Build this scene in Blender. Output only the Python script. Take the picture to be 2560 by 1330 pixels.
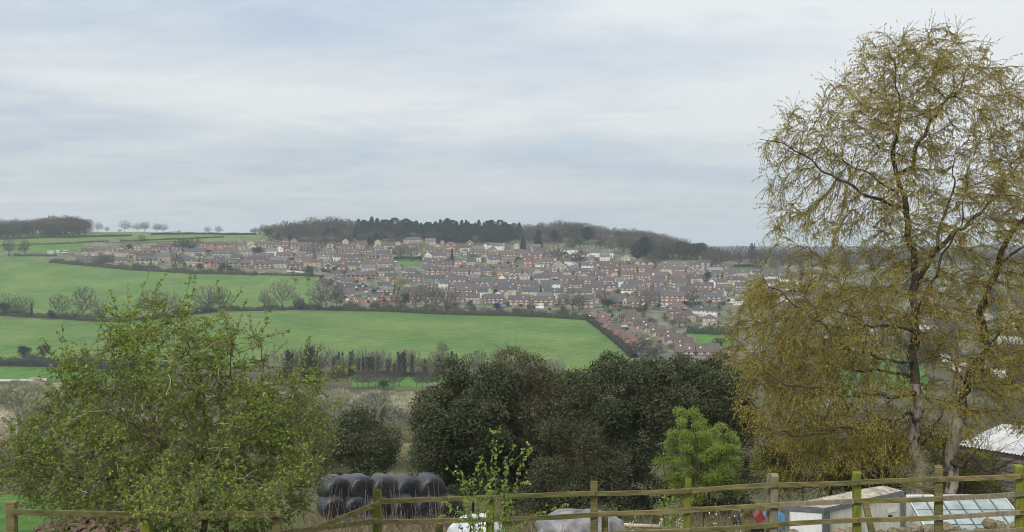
import bpy, math, random
import numpy as np
from mathutils import Vector, Matrix
from mathutils.kdtree import KDTree

R = math.radians
SC = bpy.context.scene
for o in list(bpy.data.objects):
    bpy.data.objects.remove(o)

# ------------------------------------------------------------------ camera
F = 2745.0            # focal length in pixels of the 2560 px wide photograph
HOR = 600.0           # eye level in the photograph
cam = bpy.data.cameras.new('camera')
cam_o = bpy.data.objects.new('camera', cam)
SC.collection.objects.link(cam_o)
cam_o.location = (0, 0, 0)
cam_o.rotation_euler = (R(90), 0, 0)
cam.sensor_width = 36.0
cam.lens = 36.0 * F / 2560
cam.shift_y = -(665 - HOR) / 2560
cam.clip_start = 0.1
cam.clip_end = 40000
SC.camera = cam_o

# ------------------------------------------------------------------ world, sun, exposure
SUN_EL, SUN_AZ = 42.0, -140.0      # azimuth from +Y towards +X, degrees: behind and to one side of the camera
world = bpy.data.worlds.new('World')
SC.world = world
world.use_nodes = True
wn, wl = world.node_tree.nodes, world.node_tree.links
wn.clear()


def wnode(t, **kw):
    n = wn.new(t)
    for k, v in kw.items():
        setattr(n, k, v)
    return n


def wmath(op, a, b=None, c=None, clamp=False):
    n = wn.new('ShaderNodeMath')
    n.operation = op
    n.use_clamp = clamp
    for i, v in enumerate((a, b, c)):
        if v is None:
            continue
        if isinstance(v, (int, float)):
            n.inputs[i].default_value = v
        else:
            wl.new(v, n.inputs[i])
    return n.outputs[0]


def build_world():
    out = wnode('ShaderNodeOutputWorld')
    sky = wnode('ShaderNodeTexSky', sky_type='NISHITA')
    sky.sun_disc = False
    sky.sun_elevation = R(SUN_EL)
    sky.sun_rotation = R(SUN_AZ)
    sky.air_density = 1.0
    sky.dust_density = 2.0
    sky.ozone_density = 1.0
    bg1 = wnode('ShaderNodeBackground')
    bg1.inputs['Strength'].default_value = 0.11
    wl.new(sky.outputs[0], bg1.inputs['Color'])
    tc = wnode('ShaderNodeTexCoord')
    sep = wnode('ShaderNodeSeparateXYZ')
    wl.new(tc.outputs['Generated'], sep.inputs[0])
    x, y, z = sep.outputs
    zc = wmath('MAXIMUM', z, 0.0)
    # a cloud sheet seen from below: direction projected on a plane
    den = wmath('ADD', zc, 0.11)
    px = wmath('DIVIDE', x, den)
    py = wmath('DIVIDE', y, den)
    comb = wnode('ShaderNodeCombineXYZ')
    wl.new(wmath('MULTIPLY', px, 0.75), comb.inputs[0])
    wl.new(py, comb.inputs[1])
    comb.inputs[2].default_value = 3.7
    n1 = wnode('ShaderNodeTexNoise')
    n1.inputs['Scale'].default_value = 1.0
    n1.inputs['Detail'].default_value = 7
    n1.inputs['Roughness'].default_value = 0.52
    n1.inputs['Distortion'].default_value = 0.35
    wl.new(comb.outputs[0], n1.inputs['Vector'])
    n2 = wnode('ShaderNodeTexNoise')
    n2.inputs['Scale'].default_value = 4.2
    n2.inputs['Detail'].default_value = 6
    n2.inputs['Roughness'].default_value = 0.6
    wl.new(comb.outputs[0], n2.inputs['Vector'])
    # broad layers of stratus: elevation shifted by the noise
    el = wmath('ADD', zc, wmath('MULTIPLY', wmath('SUBTRACT', n1.outputs['Fac'], 0.5), 0.09))
    el = wmath('ADD', el, wmath('MULTIPLY', x, 0.03))
    band = wnode('ShaderNodeValToRGB')
    wl.new(wmath('MULTIPLY', el, 4.0), band.inputs[0])
    cr = band.color_ramp
    cr.interpolation = 'B_SPLINE'
    stops = [(0.0, .62), (0.12, .58), (0.24, .46), (0.36, .42), (0.44, .72), (0.53, .92), (0.60, .56), (0.70, .36), (0.82, .42), (0.95, .62)]
    while len(cr.elements) < len(stops):
        cr.elements.new(0.5)
    for e, (p, v) in zip(cr.elements, stops):
        e.position = p
        e.color = (v, v, v, 1)
    # thinner, brighter veil towards the upper right of the view
    veil = wmath('MULTIPLY', wmath('ADD', wmath('MULTIPLY', x, 3.2), wmath('MULTIPLY', z, 4.6)), 1.0)
    veil = wmath('SUBTRACT', veil, 0.95, clamp=True)
    veil = wmath('MULTIPLY', veil, 0.75)
    m = wmath('ADD', band.outputs[0], veil)
    m = wmath('ADD', m, wmath('MULTIPLY', wmath('SUBTRACT', n1.outputs['Fac'], 0.5), 1.6))
    m = wmath('ADD', m, wmath('MULTIPLY', wmath('SUBTRACT', n2.outputs['Fac'], 0.5), 0.75), clamp=True)
    col = wnode('ShaderNodeValToRGB')
    wl.new(m, col.inputs[0])
    col.color_ramp.elements[0].position = 0.12
    col.color_ramp.elements[0].color = (0.515, 0.60, 0.735, 1)
    col.color_ramp.elements[1].position = 0.95
    col.color_ramp.elements[1].color = (0.85, 0.875, 0.885, 1)
    e = col.color_ramp.elements.new(0.5)
    e.color = (0.68, 0.74, 0.80, 1)
    bg2 = wnode('ShaderNodeBackground')
    # an overcast sky grows brighter from the horizon to the zenith
    # and below the horizon there is only dull ground
    lowr = wnode('ShaderNodeMapRange')
    wl.new(z, lowr.inputs[0])
    for k, v in ((1, -0.16), (2, -0.05), (3, 0.10), (4, 1.0)):
        lowr.inputs[k].default_value = v
    wl.new(wmath('MULTIPLY', wmath('MULTIPLY', wmath('ADD', wmath('MULTIPLY', zc, 0.8), 1.0), 0.555), lowr.outputs[0]), bg2.inputs['Strength'])
    wl.new(col.outputs[0], bg2.inputs['Color'])
    mix = wnode('ShaderNodeMixShader')
    cover = wmath('ADD', wmath('MULTIPLY', m, 0.15), 0.80, clamp=True)
    wl.new(cover, mix.inputs[0])
    wl.new(bg1.outputs[0], mix.inputs[1])
    wl.new(bg2.outputs[0], mix.inputs[2])
    wl.new(mix.outputs[0], out.inputs['Surface'])


build_world()
sun = bpy.data.lights.new('sun', 'SUN')
sun.energy = 1.5
sun.angle = R(14)
sun.color = (1.0, 0.95, 0.87)
sun_o = bpy.data.objects.new('sun', sun)
SC.collection.objects.link(sun_o)
sd = Vector((math.sin(R(SUN_AZ)) * math.cos(R(SUN_EL)), math.cos(R(SUN_AZ)) * math.cos(R(SUN_EL)), math.sin(R(SUN_EL))))
sun_o.rotation_euler = sd.to_track_quat('Z', 'Y').to_euler()
sun_o.location = (-60, -60, 80)
SC.view_settings.view_transform = 'Standard'
SC.view_settings.look = 'None'
SC.view_settings.gamma = 1.0
SC.view_settings.use_curve_mapping = False
SC.view_settings.exposure = 0.62
SC.render.engine = 'CYCLES'
SC.cycles.max_bounces = 6
SC.cycles.diffuse_bounces = 3
SC.cycles.glossy_bounces = 2
SC.cycles.transmission_bounces = 3
SC.cycles.volume_bounces = 1
SC.cycles.transparent_max_bounces = 8
SC.cycles.use_denoising = True
SC.cycles.denoiser = 'OPENIMAGEDENOISE'
SC.cycles.denoising_input_passes = 'RGB_ALBEDO_NORMAL'
SC.cycles.denoising_prefilter = 'ACCURATE'
SC.cycles.filter_width = 1.0
SC.cycles.sample_clamp_indirect = 4.0
SC.cycles.caustics_reflective = False
SC.cycles.caustics_refractive = False
HAZE = 0.00014

# ------------------------------------------------------------------ helpers
rng = np.random.default_rng(7)
rnd = random.Random(11)


def link(o, parent=None):
    SC.collection.objects.link(o)
    if parent is not None:
        o.parent = parent
    return o


def tag(o, label=None, cat=None, group=None, kind=None):
    if label:
        o['label'] = label
    if cat:
        o['category'] = cat
    if group:
        o['group'] = group
    if kind:
        o['kind'] = kind
    return o


def thing(name, label, cat, loc=(0, 0, 0), rz=0.0, group=None, scale=None):
    o = bpy.data.objects.new(name, None)
    o.empty_display_size = 0.3
    o.location = loc
    o.rotation_euler = (0, 0, rz)
    if scale is not None:
        o.scale = scale
    link(o)
    return tag(o, label, cat, group)


def obj(name, me, parent=None, loc=None, rot=None, scale=None, kind=None):
    o = bpy.data.objects.new(name, me)
    link(o, parent)
    if loc is not None:
        o.location = loc
    if rot is not None:
        o.rotation_euler = rot
    if scale is not None:
        o.scale = scale
    if kind:
        o['kind'] = kind
    return o


def mesh(name, V, F, mats, mi=None, smooth=False):
    """V (n,3); F a list of (m,k) index arrays; mi a list of material indices (an int or an array for each array in F)."""
    V = np.asarray(V, dtype=np.float32).reshape(-1, 3)
    F = [np.asarray(f, dtype=np.int32) for f in F if len(f)]
    me = bpy.data.meshes.new(name)
    me.vertices.add(len(V))
    me.vertices.foreach_set('co', V.ravel())
    loops = np.concatenate([f.ravel() for f in F])
    tot = np.concatenate([np.full(len(f), f.shape[1], np.int32) for f in F])
    start = np.concatenate([[0], np.cumsum(tot)[:-1]]).astype(np.int32)
    me.loops.add(len(loops))
    me.loops.foreach_set('vertex_index', loops)
    me.polygons.add(len(tot))
    me.polygons.foreach_set('loop_start', start)
    for m in (mats if isinstance(mats, (list, tuple)) else [mats]):
        me.materials.append(m)
    if mi is not None:
        idx = np.concatenate([np.full(len(f), a, np.int32) if np.isscalar(a) else np.asarray(a, np.int32) for f, a in zip(F, mi)])
        me.polygons.foreach_set('material_index', idx)
    me.polygons.foreach_set('use_smooth', np.full(len(tot), bool(smooth)))
    me.update(calc_edges=True)
    return me


class MB:
    """collects boxes, prisms and tubes into one mesh"""

    def __init__(self):
        self.v, self.f, self.m = [], [], []

    def add(self, V, faces, m=0):
        o = len(self.v)
        self.v += [tuple(p) for p in V]
        for f in faces:
            self.f.append([i + o for i in f])
            self.m.append(m)

    def box(self, x0, x1, y0, y1, z0, z1, m=0):
        V = [(x, y, z) for z in (z0, z1) for y in (y0, y1) for x in (x0, x1)]
        self.add(V, [(0, 2, 3, 1), (4, 5, 7, 6), (0, 1, 5, 4), (2, 6, 7, 3), (0, 4, 6, 2), (1, 3, 7, 5)], m)

    def bar(self, a, b, w, h, m=0, up=(0, 0, 1)):
        a, b = Vector(a), Vector(b)
        d = (b - a).normalized()
        s = d.cross(Vector(up))
        if s.length < 1e-4:
            s = Vector((1, 0, 0))
        s.normalize()
        u = s.cross(d)
        V = [p + s * (i * w / 2) + u * (j * h / 2) for p in (a, b) for j in (-1, 1) for i in (-1, 1)]
        self.add(V, [(0, 1, 3, 2), (4, 6, 7, 5), (0, 4, 5, 1), (2, 3, 7, 6), (0, 2, 6, 4), (1, 5, 7, 3)], m)

    def tube(self, pts, rad, k=8, m=0, cap=True):
        pts = [Vector(p) for p in pts]
        o = len(self.v)
        for i, p in enumerate(pts):
            d = (pts[min(i + 1, len(pts) - 1)] - pts[max(i - 1, 0)]).normalized()
            s = d.cross(Vector((0.13, 0.31, 0.94))).normalized()
            u = s.cross(d)
            r = rad[i] if isinstance(rad, (list, tuple)) else rad
            for j in range(k):
                a = 2 * math.pi * j / k
                self.v.append(tuple(p + s * (r * math.cos(a)) + u * (r * math.sin(a))))
        for i in range(len(pts) - 1):
            for j in range(k):
                self.f.append([o + i * k + j, o + i * k + (j + 1) % k, o + (i + 1) * k + (j + 1) % k, o + (i + 1) * k + j])
                self.m.append(m)
        if cap:
            self.f.append([o + j for j in range(k)][::-1])
            self.f.append([o + (len(pts) - 1) * k + j for j in range(k)])
            self.m += [m, m]

    def mesh(self, name, mats, smooth=False):
        me = bpy.data.meshes.new(name)
        me.from_pydata(self.v, [], self.f)
        for m in (mats if isinstance(mats, (list, tuple)) else [mats]):
            me.materials.append(m)
        me.polygons.foreach_set('material_index', self.m)
        me.polygons.foreach_set('use_smooth', [smooth] * len(self.f))
        me.update()
        return me


# ------------------------------------------------------------------ materials
MATS = {}


def mat(name, col, col2=None, scale=4.0, rough=0.85, var=0.0, bump=0.0, trans=0.0, spec=0.2, detail=4, stretch=None, metal=0.0, ramp=(0.35, 0.65)):
    """procedural surface: two colours mixed by noise, a little relief, optional light passing through (leaves), value change from object to object"""
    m = bpy.data.materials.new(name)
    m.use_nodes = True
    nt = m.node_tree
    n, l = nt.nodes, nt.links
    b = n['Principled BSDF']
    b.inputs['Roughness'].default_value = rough
    b.inputs['Specular IOR Level'].default_value = spec
    b.inputs['Metallic'].default_value = metal
    tc = n.new('ShaderNodeTexCoord')
    src = tc.outputs['Object']
    if stretch:
        mp = n.new('ShaderNodeMapping')
        mp.inputs['Scale'].default_value = stretch
        l.new(src, mp.inputs[0])
        src = mp.outputs[0]
    nz = n.new('ShaderNodeTexNoise')
    nz.inputs['Scale'].default_value = scale
    nz.inputs['Detail'].default_value = detail
    nz.inputs['Roughness'].default_value = 0.6
    l.new(src, nz.inputs['Vector'])
    rp = n.new('ShaderNodeValToRGB')
    l.new(nz.outputs['Fac'], rp.inputs[0])
    c2 = col2 if col2 else tuple(c * 0.75 for c in col)
    rp.color_ramp.elements[0].position = ramp[0]
    rp.color_ramp.elements[1].position = ramp[1]
    rp.color_ramp.elements[0].color = (*c2, 1)
    rp.color_ramp.elements[1].color = (*col, 1)
    c = rp.outputs[0]
    if var:
        oi = n.new('ShaderNodeObjectInfo')
        hs = n.new('ShaderNodeHueSaturation')
        mr = n.new('ShaderNodeMapRange')
        mr.inputs['To Min'].default_value = 1 - var
        mr.inputs['To Max'].default_value = 1 + var
        l.new(oi.outputs['Random'], mr.inputs[0])
        l.new(mr.outputs[0], hs.inputs['Value'])
        mr2 = n.new('ShaderNodeMapRange')
        mr2.inputs['To Min'].default_value = 0.5 + var * 0.08
        mr2.inputs['To Max'].default_value = 0.5 - var * 0.08
        l.new(oi.outputs['Random'], mr2.inputs[0])
        l.new(mr2.outputs[0], hs.inputs['Hue'])
        l.new(c, hs.inputs['Color'])
        c = hs.outputs[0]
    l.new(c, b.inputs['Base Color'])
    if bump:
        bp = n.new('ShaderNodeBump')
        bp.inputs['Strength'].default_value = 0.6
        bp.inputs['Distance'].default_value = bump
        l.new(nz.outputs['Fac'], bp.inputs['Height'])
        l.new(bp.outputs[0], b.inputs['Normal'])
    if trans:
        tr = n.new('ShaderNodeBsdfTranslucent')
        l.new(c, tr.inputs[0])
        mx = n.new('ShaderNodeMixShader')
        mx.inputs[0].default_value = trans
        l.new(b.outputs[0], mx.inputs[1])
        l.new(tr.outputs[0], mx.inputs[2])
        l.new(mx.outputs[0], n['Material Output'].inputs['Surface'])
    MATS[name] = m
    return m


def grass_mat(name, col, col2, s1=0.02, s2=0.35):
    m = mat(name, col, col2, scale=s1, rough=0.95, spec=0.05, detail=6)
    nt = m.node_tree
    n, l = nt.nodes, nt.links
    b = n['Principled BSDF']
    old = b.inputs['Base Color'].links[0].from_socket
    tc = n.new('ShaderNodeTexCoord')
    mp = n.new('ShaderNodeMapping')
    mp.inputs['Scale'].default_value = (0.35, 1.0, 1.0)
    l.new(tc.outputs['Object'], mp.inputs[0])
    nz = n.new('ShaderNodeTexNoise')
    nz.inputs['Scale'].default_value = s2
    nz.inputs['Detail'].default_value = 8
    nz.inputs['Roughness'].default_value = 0.7
    l.new(mp.outputs[0], nz.inputs['Vector'])
    rp = n.new('ShaderNodeValToRGB')
    rp.color_ramp.elements[0].position = 0.30
    rp.color_ramp.elements[0].color = (0.50, 0.58, 0.5, 1)
    rp.color_ramp.elements[1].position = 0.62
    rp.color_ramp.elements[1].color = (1.0, 1.0, 1.0, 1)
    l.new(nz.outputs['Fac'], rp.inputs[0])
    mx = n.new('ShaderNodeMix')
    mx.data_type = 'RGBA'
    mx.blend_type = 'MULTIPLY'
    mx.inputs[0].default_value = 1.0
    l.new(old, mx.inputs[6])
    l.new(rp.outputs[0], mx.inputs[7])
    wv = n.new('ShaderNodeTexWave')
    wv.inputs['Scale'].default_value = 0.055
    wv.inputs['Distortion'].default_value = 3.0
    wv.inputs['Detail'].default_value = 3
    wv.inputs['Detail Scale'].default_value = 0.4
    mp2 = n.new('ShaderNodeMapping')
    mp2.inputs['Rotation'].default_value = (0, 0, 0.5)
    l.new(tc.outputs['Object'], mp2.inputs[0])
    l.new(mp2.outputs[0], wv.inputs['Vector'])
    rp2 = n.new('ShaderNodeValToRGB')
    rp2.color_ramp.elements[0].position = 0.0
    rp2.color_ramp.elements[0].color = (0.80, 0.86, 0.80, 1)
    rp2.color_ramp.elements[1].position = 0.22
    rp2.color_ramp.elements[1].color = (1, 1, 1, 1)
    l.new(wv.outputs['Fac'], rp2.inputs[0])
    mx2 = n.new('ShaderNodeMix')
    mx2.data_type = 'RGBA'
    mx2.blend_type = 'MULTIPLY'
    mx2.inputs[0].default_value = 0.8
    l.new(mx.outputs[2], mx2.inputs[6])
    l.new(rp2.outputs[0], mx2.inputs[7])
    l.new(mx2.outputs[2], b.inputs['Base Color'])
    return m


M_FIELD = grass_mat('field_grass', (0.168, 0.236, 0.070), (0.095, 0.178, 0.050), 0.022)
M_FIELD2 = grass_mat('high_field_grass', (0.17, 0.225, 0.08), (0.125, 0.195, 0.066), 0.02)
M_MEADOW = grass_mat('meadow_grass', (0.11, 0.23, 0.05), (0.09, 0.17, 0.05), 0.05)
M_ROUGH = mat('rough_ground', (0.10, 0.105, 0.05), (0.07, 0.06, 0.04), scale=0.08, rough=0.95, spec=0.05, detail=8)
M_WOODFLOOR = mat('wood_floor', (0.10, 0.085, 0.055), (0.06, 0.065, 0.035), scale=0.08, rough=0.95, spec=0.05, detail=8)
M_GARDEN = mat('garden_ground', (0.085, 0.115, 0.05), (0.19, 0.17, 0.15), scale=0.11, rough=0.95, spec=0.05, detail=8, ramp=(0.42, 0.56))
M_YARD = mat('yard_ground', (0.08, 0.12, 0.035), (0.11, 0.08, 0.05), scale=0.5, rough=0.95, spec=0.05, detail=10, ramp=(0.40, 0.58))
M_FAR = mat('far_hill_cover', (0.07, 0.10, 0.055), (0.045, 0.065, 0.05), scale=0.002, rough=0.95, spec=0.05, detail=8)
M_ROAD = mat('asphalt', (0.10, 0.10, 0.105), (0.075, 0.075, 0.08), scale=0.3, rough=0.9, spec=0.2)

# ------------------------------------------------------------------ terrain
TY = np.array([0, 8, 20, 30, 40, 52, 70, 120, 200, 300, 380, 450, 520, 560, 620, 700, 780, 850, 950, 1050, 1150, 1250, 1300, 1400, 1500, 1700, 2500, 4000, 12000], float)
TZ = np.array([-1.7, -3.6, -6.3, -8.7, -11.1, -13.9, -17.4, -27, -39, -52, -60, -66, -70, -69.3, -64.6, -60, -55.4, -52.0, -43.2, -30.6, -16.8, -4.6, 0, 8, 11, 6, -40, -60, -90], float)
_gy = np.arange(0, 3000, 2.0)
_gz = np.interp(_gy, TY, TZ)


def _smooth(a, s):
    k = np.exp(-0.5 * (np.arange(-3 * s, 3 * s + 1) / s) ** 2)
    k /= k.sum()
    return np.convolve(np.pad(a, 3 * s, mode='edge'), k, 'valid')


_g1, _g2 = _smooth(_gz, 2), _smooth(_gz, 12)
_w = np.clip((_gy - 100) / 200, 0, 1)
_gz = _g1 * (1 - _w) + _g2 * _w


def sstep(a, b, x):
    t = np.clip((x - a) / (b - a), 0, 1)
    return t * t * (3 - 2 * t)


def ground(X, Y):
    X, Y = np.asarray(X, float), np.asarray(Y, float)
    z = np.where(Y < 2990, np.interp(Y, _gy, _gz), np.interp(Y, TY, TZ))
    az = X / np.maximum(Y, 40) * F + 1280           # bearing, in photo pixels
    z = z + 6.5 * (1 - sstep(560, 760, az)) * sstep(1180, 1300, Y) * (1 - sstep(1400, 1900, Y))
    cap = np.interp(az, [0, 600, 700, 1450, 1600, 1750, 1900, 2600], [9.5, 8.5, 12, 12, -4, -21, -26, -30])
    k = 3.0
    capd = cap - 0.012 * np.maximum(Y - 1300, 0)
    h = np.clip(0.5 + 0.5 * (capd - z) / k, 0, 1)
    zm = capd * (1 - h) + z * h - k * h * (1 - h)
    z = np.where(Y > 900, zm, z)
    amp = np.clip((Y - 90) / 400, 0, 1)
    z = z + amp * (0.9 * np.sin(X * 0.013 + Y * 0.006) + 0.6 * np.sin(X * 0.031 - Y * 0.017 + 1.3) + 0.25 * np.sin(X * 0.09 + Y * 0.05))
    nr = np.clip(1 - Y / 120, 0, 1)
    z = z + nr * (0.08 * np.sin(X * 0.9 + Y * 0.4) + 0.05 * np.sin(X * 2.1 - Y * 1.3))
    return z


_ys = np.concatenate([np.linspace(14, 120, 300), np.linspace(121, 1500, 1400)])


def depth_at(px, py, ymin=100.0):
    """distance at which the line of sight through photo pixel px, py meets the ground"""
    z = ground((px - 1280) / F * _ys, _ys)
    p = HOR - z / _ys * F
    ok = np.nonzero((p <= py) & (_ys >= ymin))[0]
    return float(_ys[ok[0]]) if len(ok) else 1400.0


def at(px, py, Y):
    return Vector(((px - 1280) / F * Y, Y, -(py - HOR) / F * Y))


def on_ground(px, Y):
    x = (px - 1280) / F * Y
    return Vector((x, Y, float(ground(x, Y))))


def in_poly(x, y, poly):
    c = np.zeros(np.shape(x), bool)
    n = len(poly)
    for i in range(n):
        (x1, y1), (x2, y2) = poly[i], poly[(i + 1) % n]
        if y1 == y2:
            continue
        c ^= ((y1 > y) != (y2 > y)) & (x < (x2 - x1) * (y - y1) / (y2 - y1) + x1)
    return c


def build_terrain():
    cols = np.concatenate([np.linspace(-2600, -300, 24)[:-1], np.arange(-300, 2880, 10.0), np.linspace(2880, 5200, 24)])
    rows = np.concatenate([np.linspace(1.0, 60, 60), np.linspace(61.5, 480, 90), np.arange(483, 1420, 3.2), np.geomspace(1425, 8200, 40)])
    A, Yg = np.meshgrid(cols, rows)
    X = (A - 1280) / F * np.maximum(Yg, 12)
    Z = ground(X, Yg)
    nr, nc = A.shape
    V = np.stack([X, Yg, Z], -1).reshape(-1, 3)
    i = np.arange(nr - 1)[:, None] * nc + np.arange(nc - 1)[None, :]
    Q = np.stack([i, i + 1, i + nc + 1, i + nc], -1).reshape(-1, 4)
    C = V[Q].mean(1)
    cx = C[:, 0] / C[:, 1] * F + 1280
    cy = HOR - C[:, 2] / C[:, 1] * F
    Yc = C[:, 1]
    reg = np.zeros(len(Q), int)                                     # 0 near slope
    reg[(Yc > 90)] = 1                                              # valley woodland floor
    reg[(Yc > 600)] = 2                                             # village ground
    reg[(Yc > 1235)] = 3                                            # hilltop
    reg[(Yc > 1700)] = 4                                            # country beyond
    hill = (Yc > 470) & (Yc < 1420)
    def setr(k, poly, lo=470, hi=1420):
        reg[in_poly(cx, cy, poly) & (Yc > lo) & (Yc < hi)] = k
    setr(5, [(-3000, 795), (60, 797), (300, 805), (600, 778), (880, 776), (1200, 784), (1480, 800), (1530, 850), (1575, 893), (1590, 938), (1100, 912), (700, 915), (240, 915), (-3000, 880)])
    setr(6, [(-3000, 640), (90, 642), (130, 655), (250, 668), (420, 678), (640, 686), (790, 690), (786, 768), (560, 770), (300, 797), (-3000, 785)])
    setr(7, [(-3000, 915), (260, 918), (420, 925), (420, 951), (-3000, 951)])
    setr(7, [(880, 932), (1180, 938), (1180, 968), (880, 968)])
    setr(8, [(-3000, 500), (640, 500), (720, 601), (640, 606), (480, 603), (300, 604), (225, 606), (100, 614), (-3000, 616)], 1000, 1420)
    setr(9, [(-3000, 616), (100, 614), (212, 607), (208, 622), (100, 630), (-3000, 636)], 900, 1420)
    setr(9, [(1720, 832), (1830, 836), (1830, 868), (1765, 870)])
    setr(9, [(985, 647), (1052, 649), (1052, 664), (1002, 664)])
    setr(9, [(1838, 662), (1900, 666), (1900, 680), (1836, 677)])
    setr(9, [(2110, 880), (2300, 880), (2330, 1000), (2100, 990)], 300, 1420)
    setr(9, [(-3000, 1225), (135, 1230), (190, 1420), (-3000, 1420)], 22, 100)
    setr(9, [(1500, 1300), (1675, 1300), (1690, 1420), (1480, 1420)], 22, 100)
    names = [('near_slope', M_YARD), ('valley_floor', M_ROUGH), ('village_ground', M_GARDEN), ('hilltop_ground', M_WOODFLOOR), ('far_country', M_FAR),
             ('lower_field', M_FIELD), ('upper_field', M_FIELD), ('valley_meadow', M_MEADOW), ('hilltop_field', M_FIELD2), ('paddock', M_MEADOW)]
    for k, (nm, m) in enumerate(names):
        q = Q[reg == k]
        if not len(q):
            continue
        u, inv = np.unique(q, return_inverse=True)
        o = obj(nm, mesh(nm, V[u], [inv.reshape(-1, 4)], m, smooth=True))
        tag(o, kind='structure')


build_terrain()


def build_far_hills():
    n = 220
    V, Q = [], []
    for ring, (Y, up) in enumerate([(5200, -30), (5600, 20), (6000, 42), (6600, 30), (7400, -60)]):
        az = np.linspace(-900, 3600, n)
        h = up + (-95 * sstep(900, 1700, az)) * (ring > 0) + (10 * np.sin(az * 0.006 + 1) + 6 * np.sin(az * 0.017) + 4 * np.sin(az * 0.041 + 2) + 2.5 * np.sin(az * 0.12)) * (ring > 0)
        V.append(np.stack([(az - 1280) / F * Y, np.full(n, float(Y)), h], -1))
    for r in range(4):
        i = r * n + np.arange(n - 1)
        Q.append(np.stack([i, i + 1, i + n + 1, i + n], -1))
    o = obj('hills', mesh('hills', np.concatenate(V), [np.concatenate(Q)], M_FAR, smooth=True))
    tag(o, kind='structure')


build_far_hills()


def ribbon_road(pts, width):
    P = [Vector(p) for p in pts]
    fine = []
    for a, b in zip(P[:-1], P[1:]):
        k = max(2, int((b - a).length / 3))
        fine += [a.lerp(b, t / k) for t in range(k)]
    fine.append(P[-1])
    V, Q = [], []
    for i, p in enumerate(fine):
        d = (fine[min(i + 1, len(fine) - 1)] - fine[max(i - 1, 0)])
        d.z = 0
        d.normalize()
        s = Vector((d.y, -d.x, 0))
        for k in range(5):
            q = p + s * (width * (k / 4 - 0.5))
            V.append((q.x, q.y, float(ground(q.x, q.y)) + 0.12))
        if i:
            for k in range(4):
                a = (i - 1) * 5 + k
                Q.append((a, a + 1, a + 6, a + 5))
    o = obj('road', mesh('road', V, [np.array(Q)], M_ROAD))
    tag(o, kind='structure')


def gp(px, py):
    return on_ground(px, depth_at(px, py))


ribbon_road([gp(905, 716), gp(925, 728), gp(940, 742)], 16)
ribbon_road([gp(1215, 694), gp(1232, 702), gp(1236, 724)], 7)
ribbon_road([gp(1535, 742), gp(1562, 739), gp(1596, 737)], 7)
ribbon_road([gp(262, 634), gp(300, 636), gp(340, 638)], 9)
ribbon_road([gp(820, 684), gp(900, 690), gp(1000, 690)], 6)
ribbon_road([gp(1240, 690), gp(1330, 697), gp(1420, 700)], 6)
ribbon_road([gp(1600, 870), gp(1630, 872), gp(1665, 882)], 6)

# ------------------------------------------------------------------ vegetation tools
def unit(a):
    return a / np.maximum(np.linalg.norm(a, axis=-1, keepdims=True), 1e-9)


def rand_dirs(g, n):
    return unit(g.normal(size=(n, 3)))


def frusta(P0, P1, r0, r1, k=3):
    """open tubes from P0 to P1, one for each row"""
    n = len(P0)
    d = unit(P1 - P0)
    ref = np.where(np.abs(d[:, 2:3]) > 0.9, np.array([[1., 0, 0]]), np.array([[0., 0, 1.]]))
    s = unit(np.cross(d, ref))
    u = np.cross(s, d)
    a = np.arange(k) * 2 * np.pi / k
    ring = s[:, None, :] * np.cos(a)[None, :, None] + u[:, None, :] * np.sin(a)[None, :, None]
    A = P0[:, None] + ring * np.reshape(r0, (-1, 1, 1))
    B = P1[:, None] + ring * np.reshape(r1, (-1, 1, 1))
    V = np.concatenate([A, B], 1).reshape(-1, 3)
    j = np.arange(k)
    q = np.stack([j, (j + 1) % k, (j + 1) % k + k, j + k], -1)
    Q = (np.arange(n) * 2 * k)[:, None, None] + q[None]
    return V, Q.reshape(-1, 4)


def ribbons(P0, P1, r0, r1):
    """flat strips from P0 to P1 for twigs thinner than a pixel"""
    n = len(P0)
    d = unit(P1 - P0)
    a = np.arange(n) * 2.399
    s = unit(np.cross(d, np.stack([np.cos(a), np.sin(a), np.full(n, .35)], -1)))
    r0, r1 = np.reshape(r0, (-1, 1)) * 1.1, np.reshape(r1, (-1, 1)) * 1.1
    V = np.stack([P0 - s * r0, P0 + s * r0, P1 + s * r1, P1 - s * r1], 1).reshape(-1, 3)
    return V, np.arange(n * 4).reshape(-1, 4)


def leaf_quads(P, D, N, L, W):
    """one kite-shaped leaf per row: stalk at P, along D, N roughly its normal"""
    D = unit(D)
    S = unit(np.cross(D, N))
    L = np.reshape(L, (-1, 1))
    W = np.reshape(W, (-1, 1))
    V = np.stack([P, P + D * L * 0.45 + S * W * 0.5, P + D * L, P + D * L * 0.45 - S * W * 0.5], 1).reshape(-1, 3)
    Q = np.arange(len(P) * 4).reshape(-1, 4)
    return V, Q


def slivers(P, D, L, W):
    """thin triangular twigs"""
    D = unit(D)
    S = unit(np.cross(D, np.array([[0.3, 0.2, 0.93]])))
    L = np.reshape(L, (-1, 1))
    W = np.reshape(W, (-1, 1))
    V = np.stack([P - S * W * 0.5, P + S * W * 0.5, P + D * L], 1).reshape(-1, 3)
    return V, np.arange(len(P) * 3).reshape(-1, 3)


def join(parts):
    """[(V, F), ...] -> V, [F, ...]"""
    Vs, Fs, o = [], [], 0
    for V, Fc in parts:
        Vs.append(V)
        Fs.append(Fc + o)
        o += len(V)
    return np.concatenate(Vs), Fs


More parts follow.
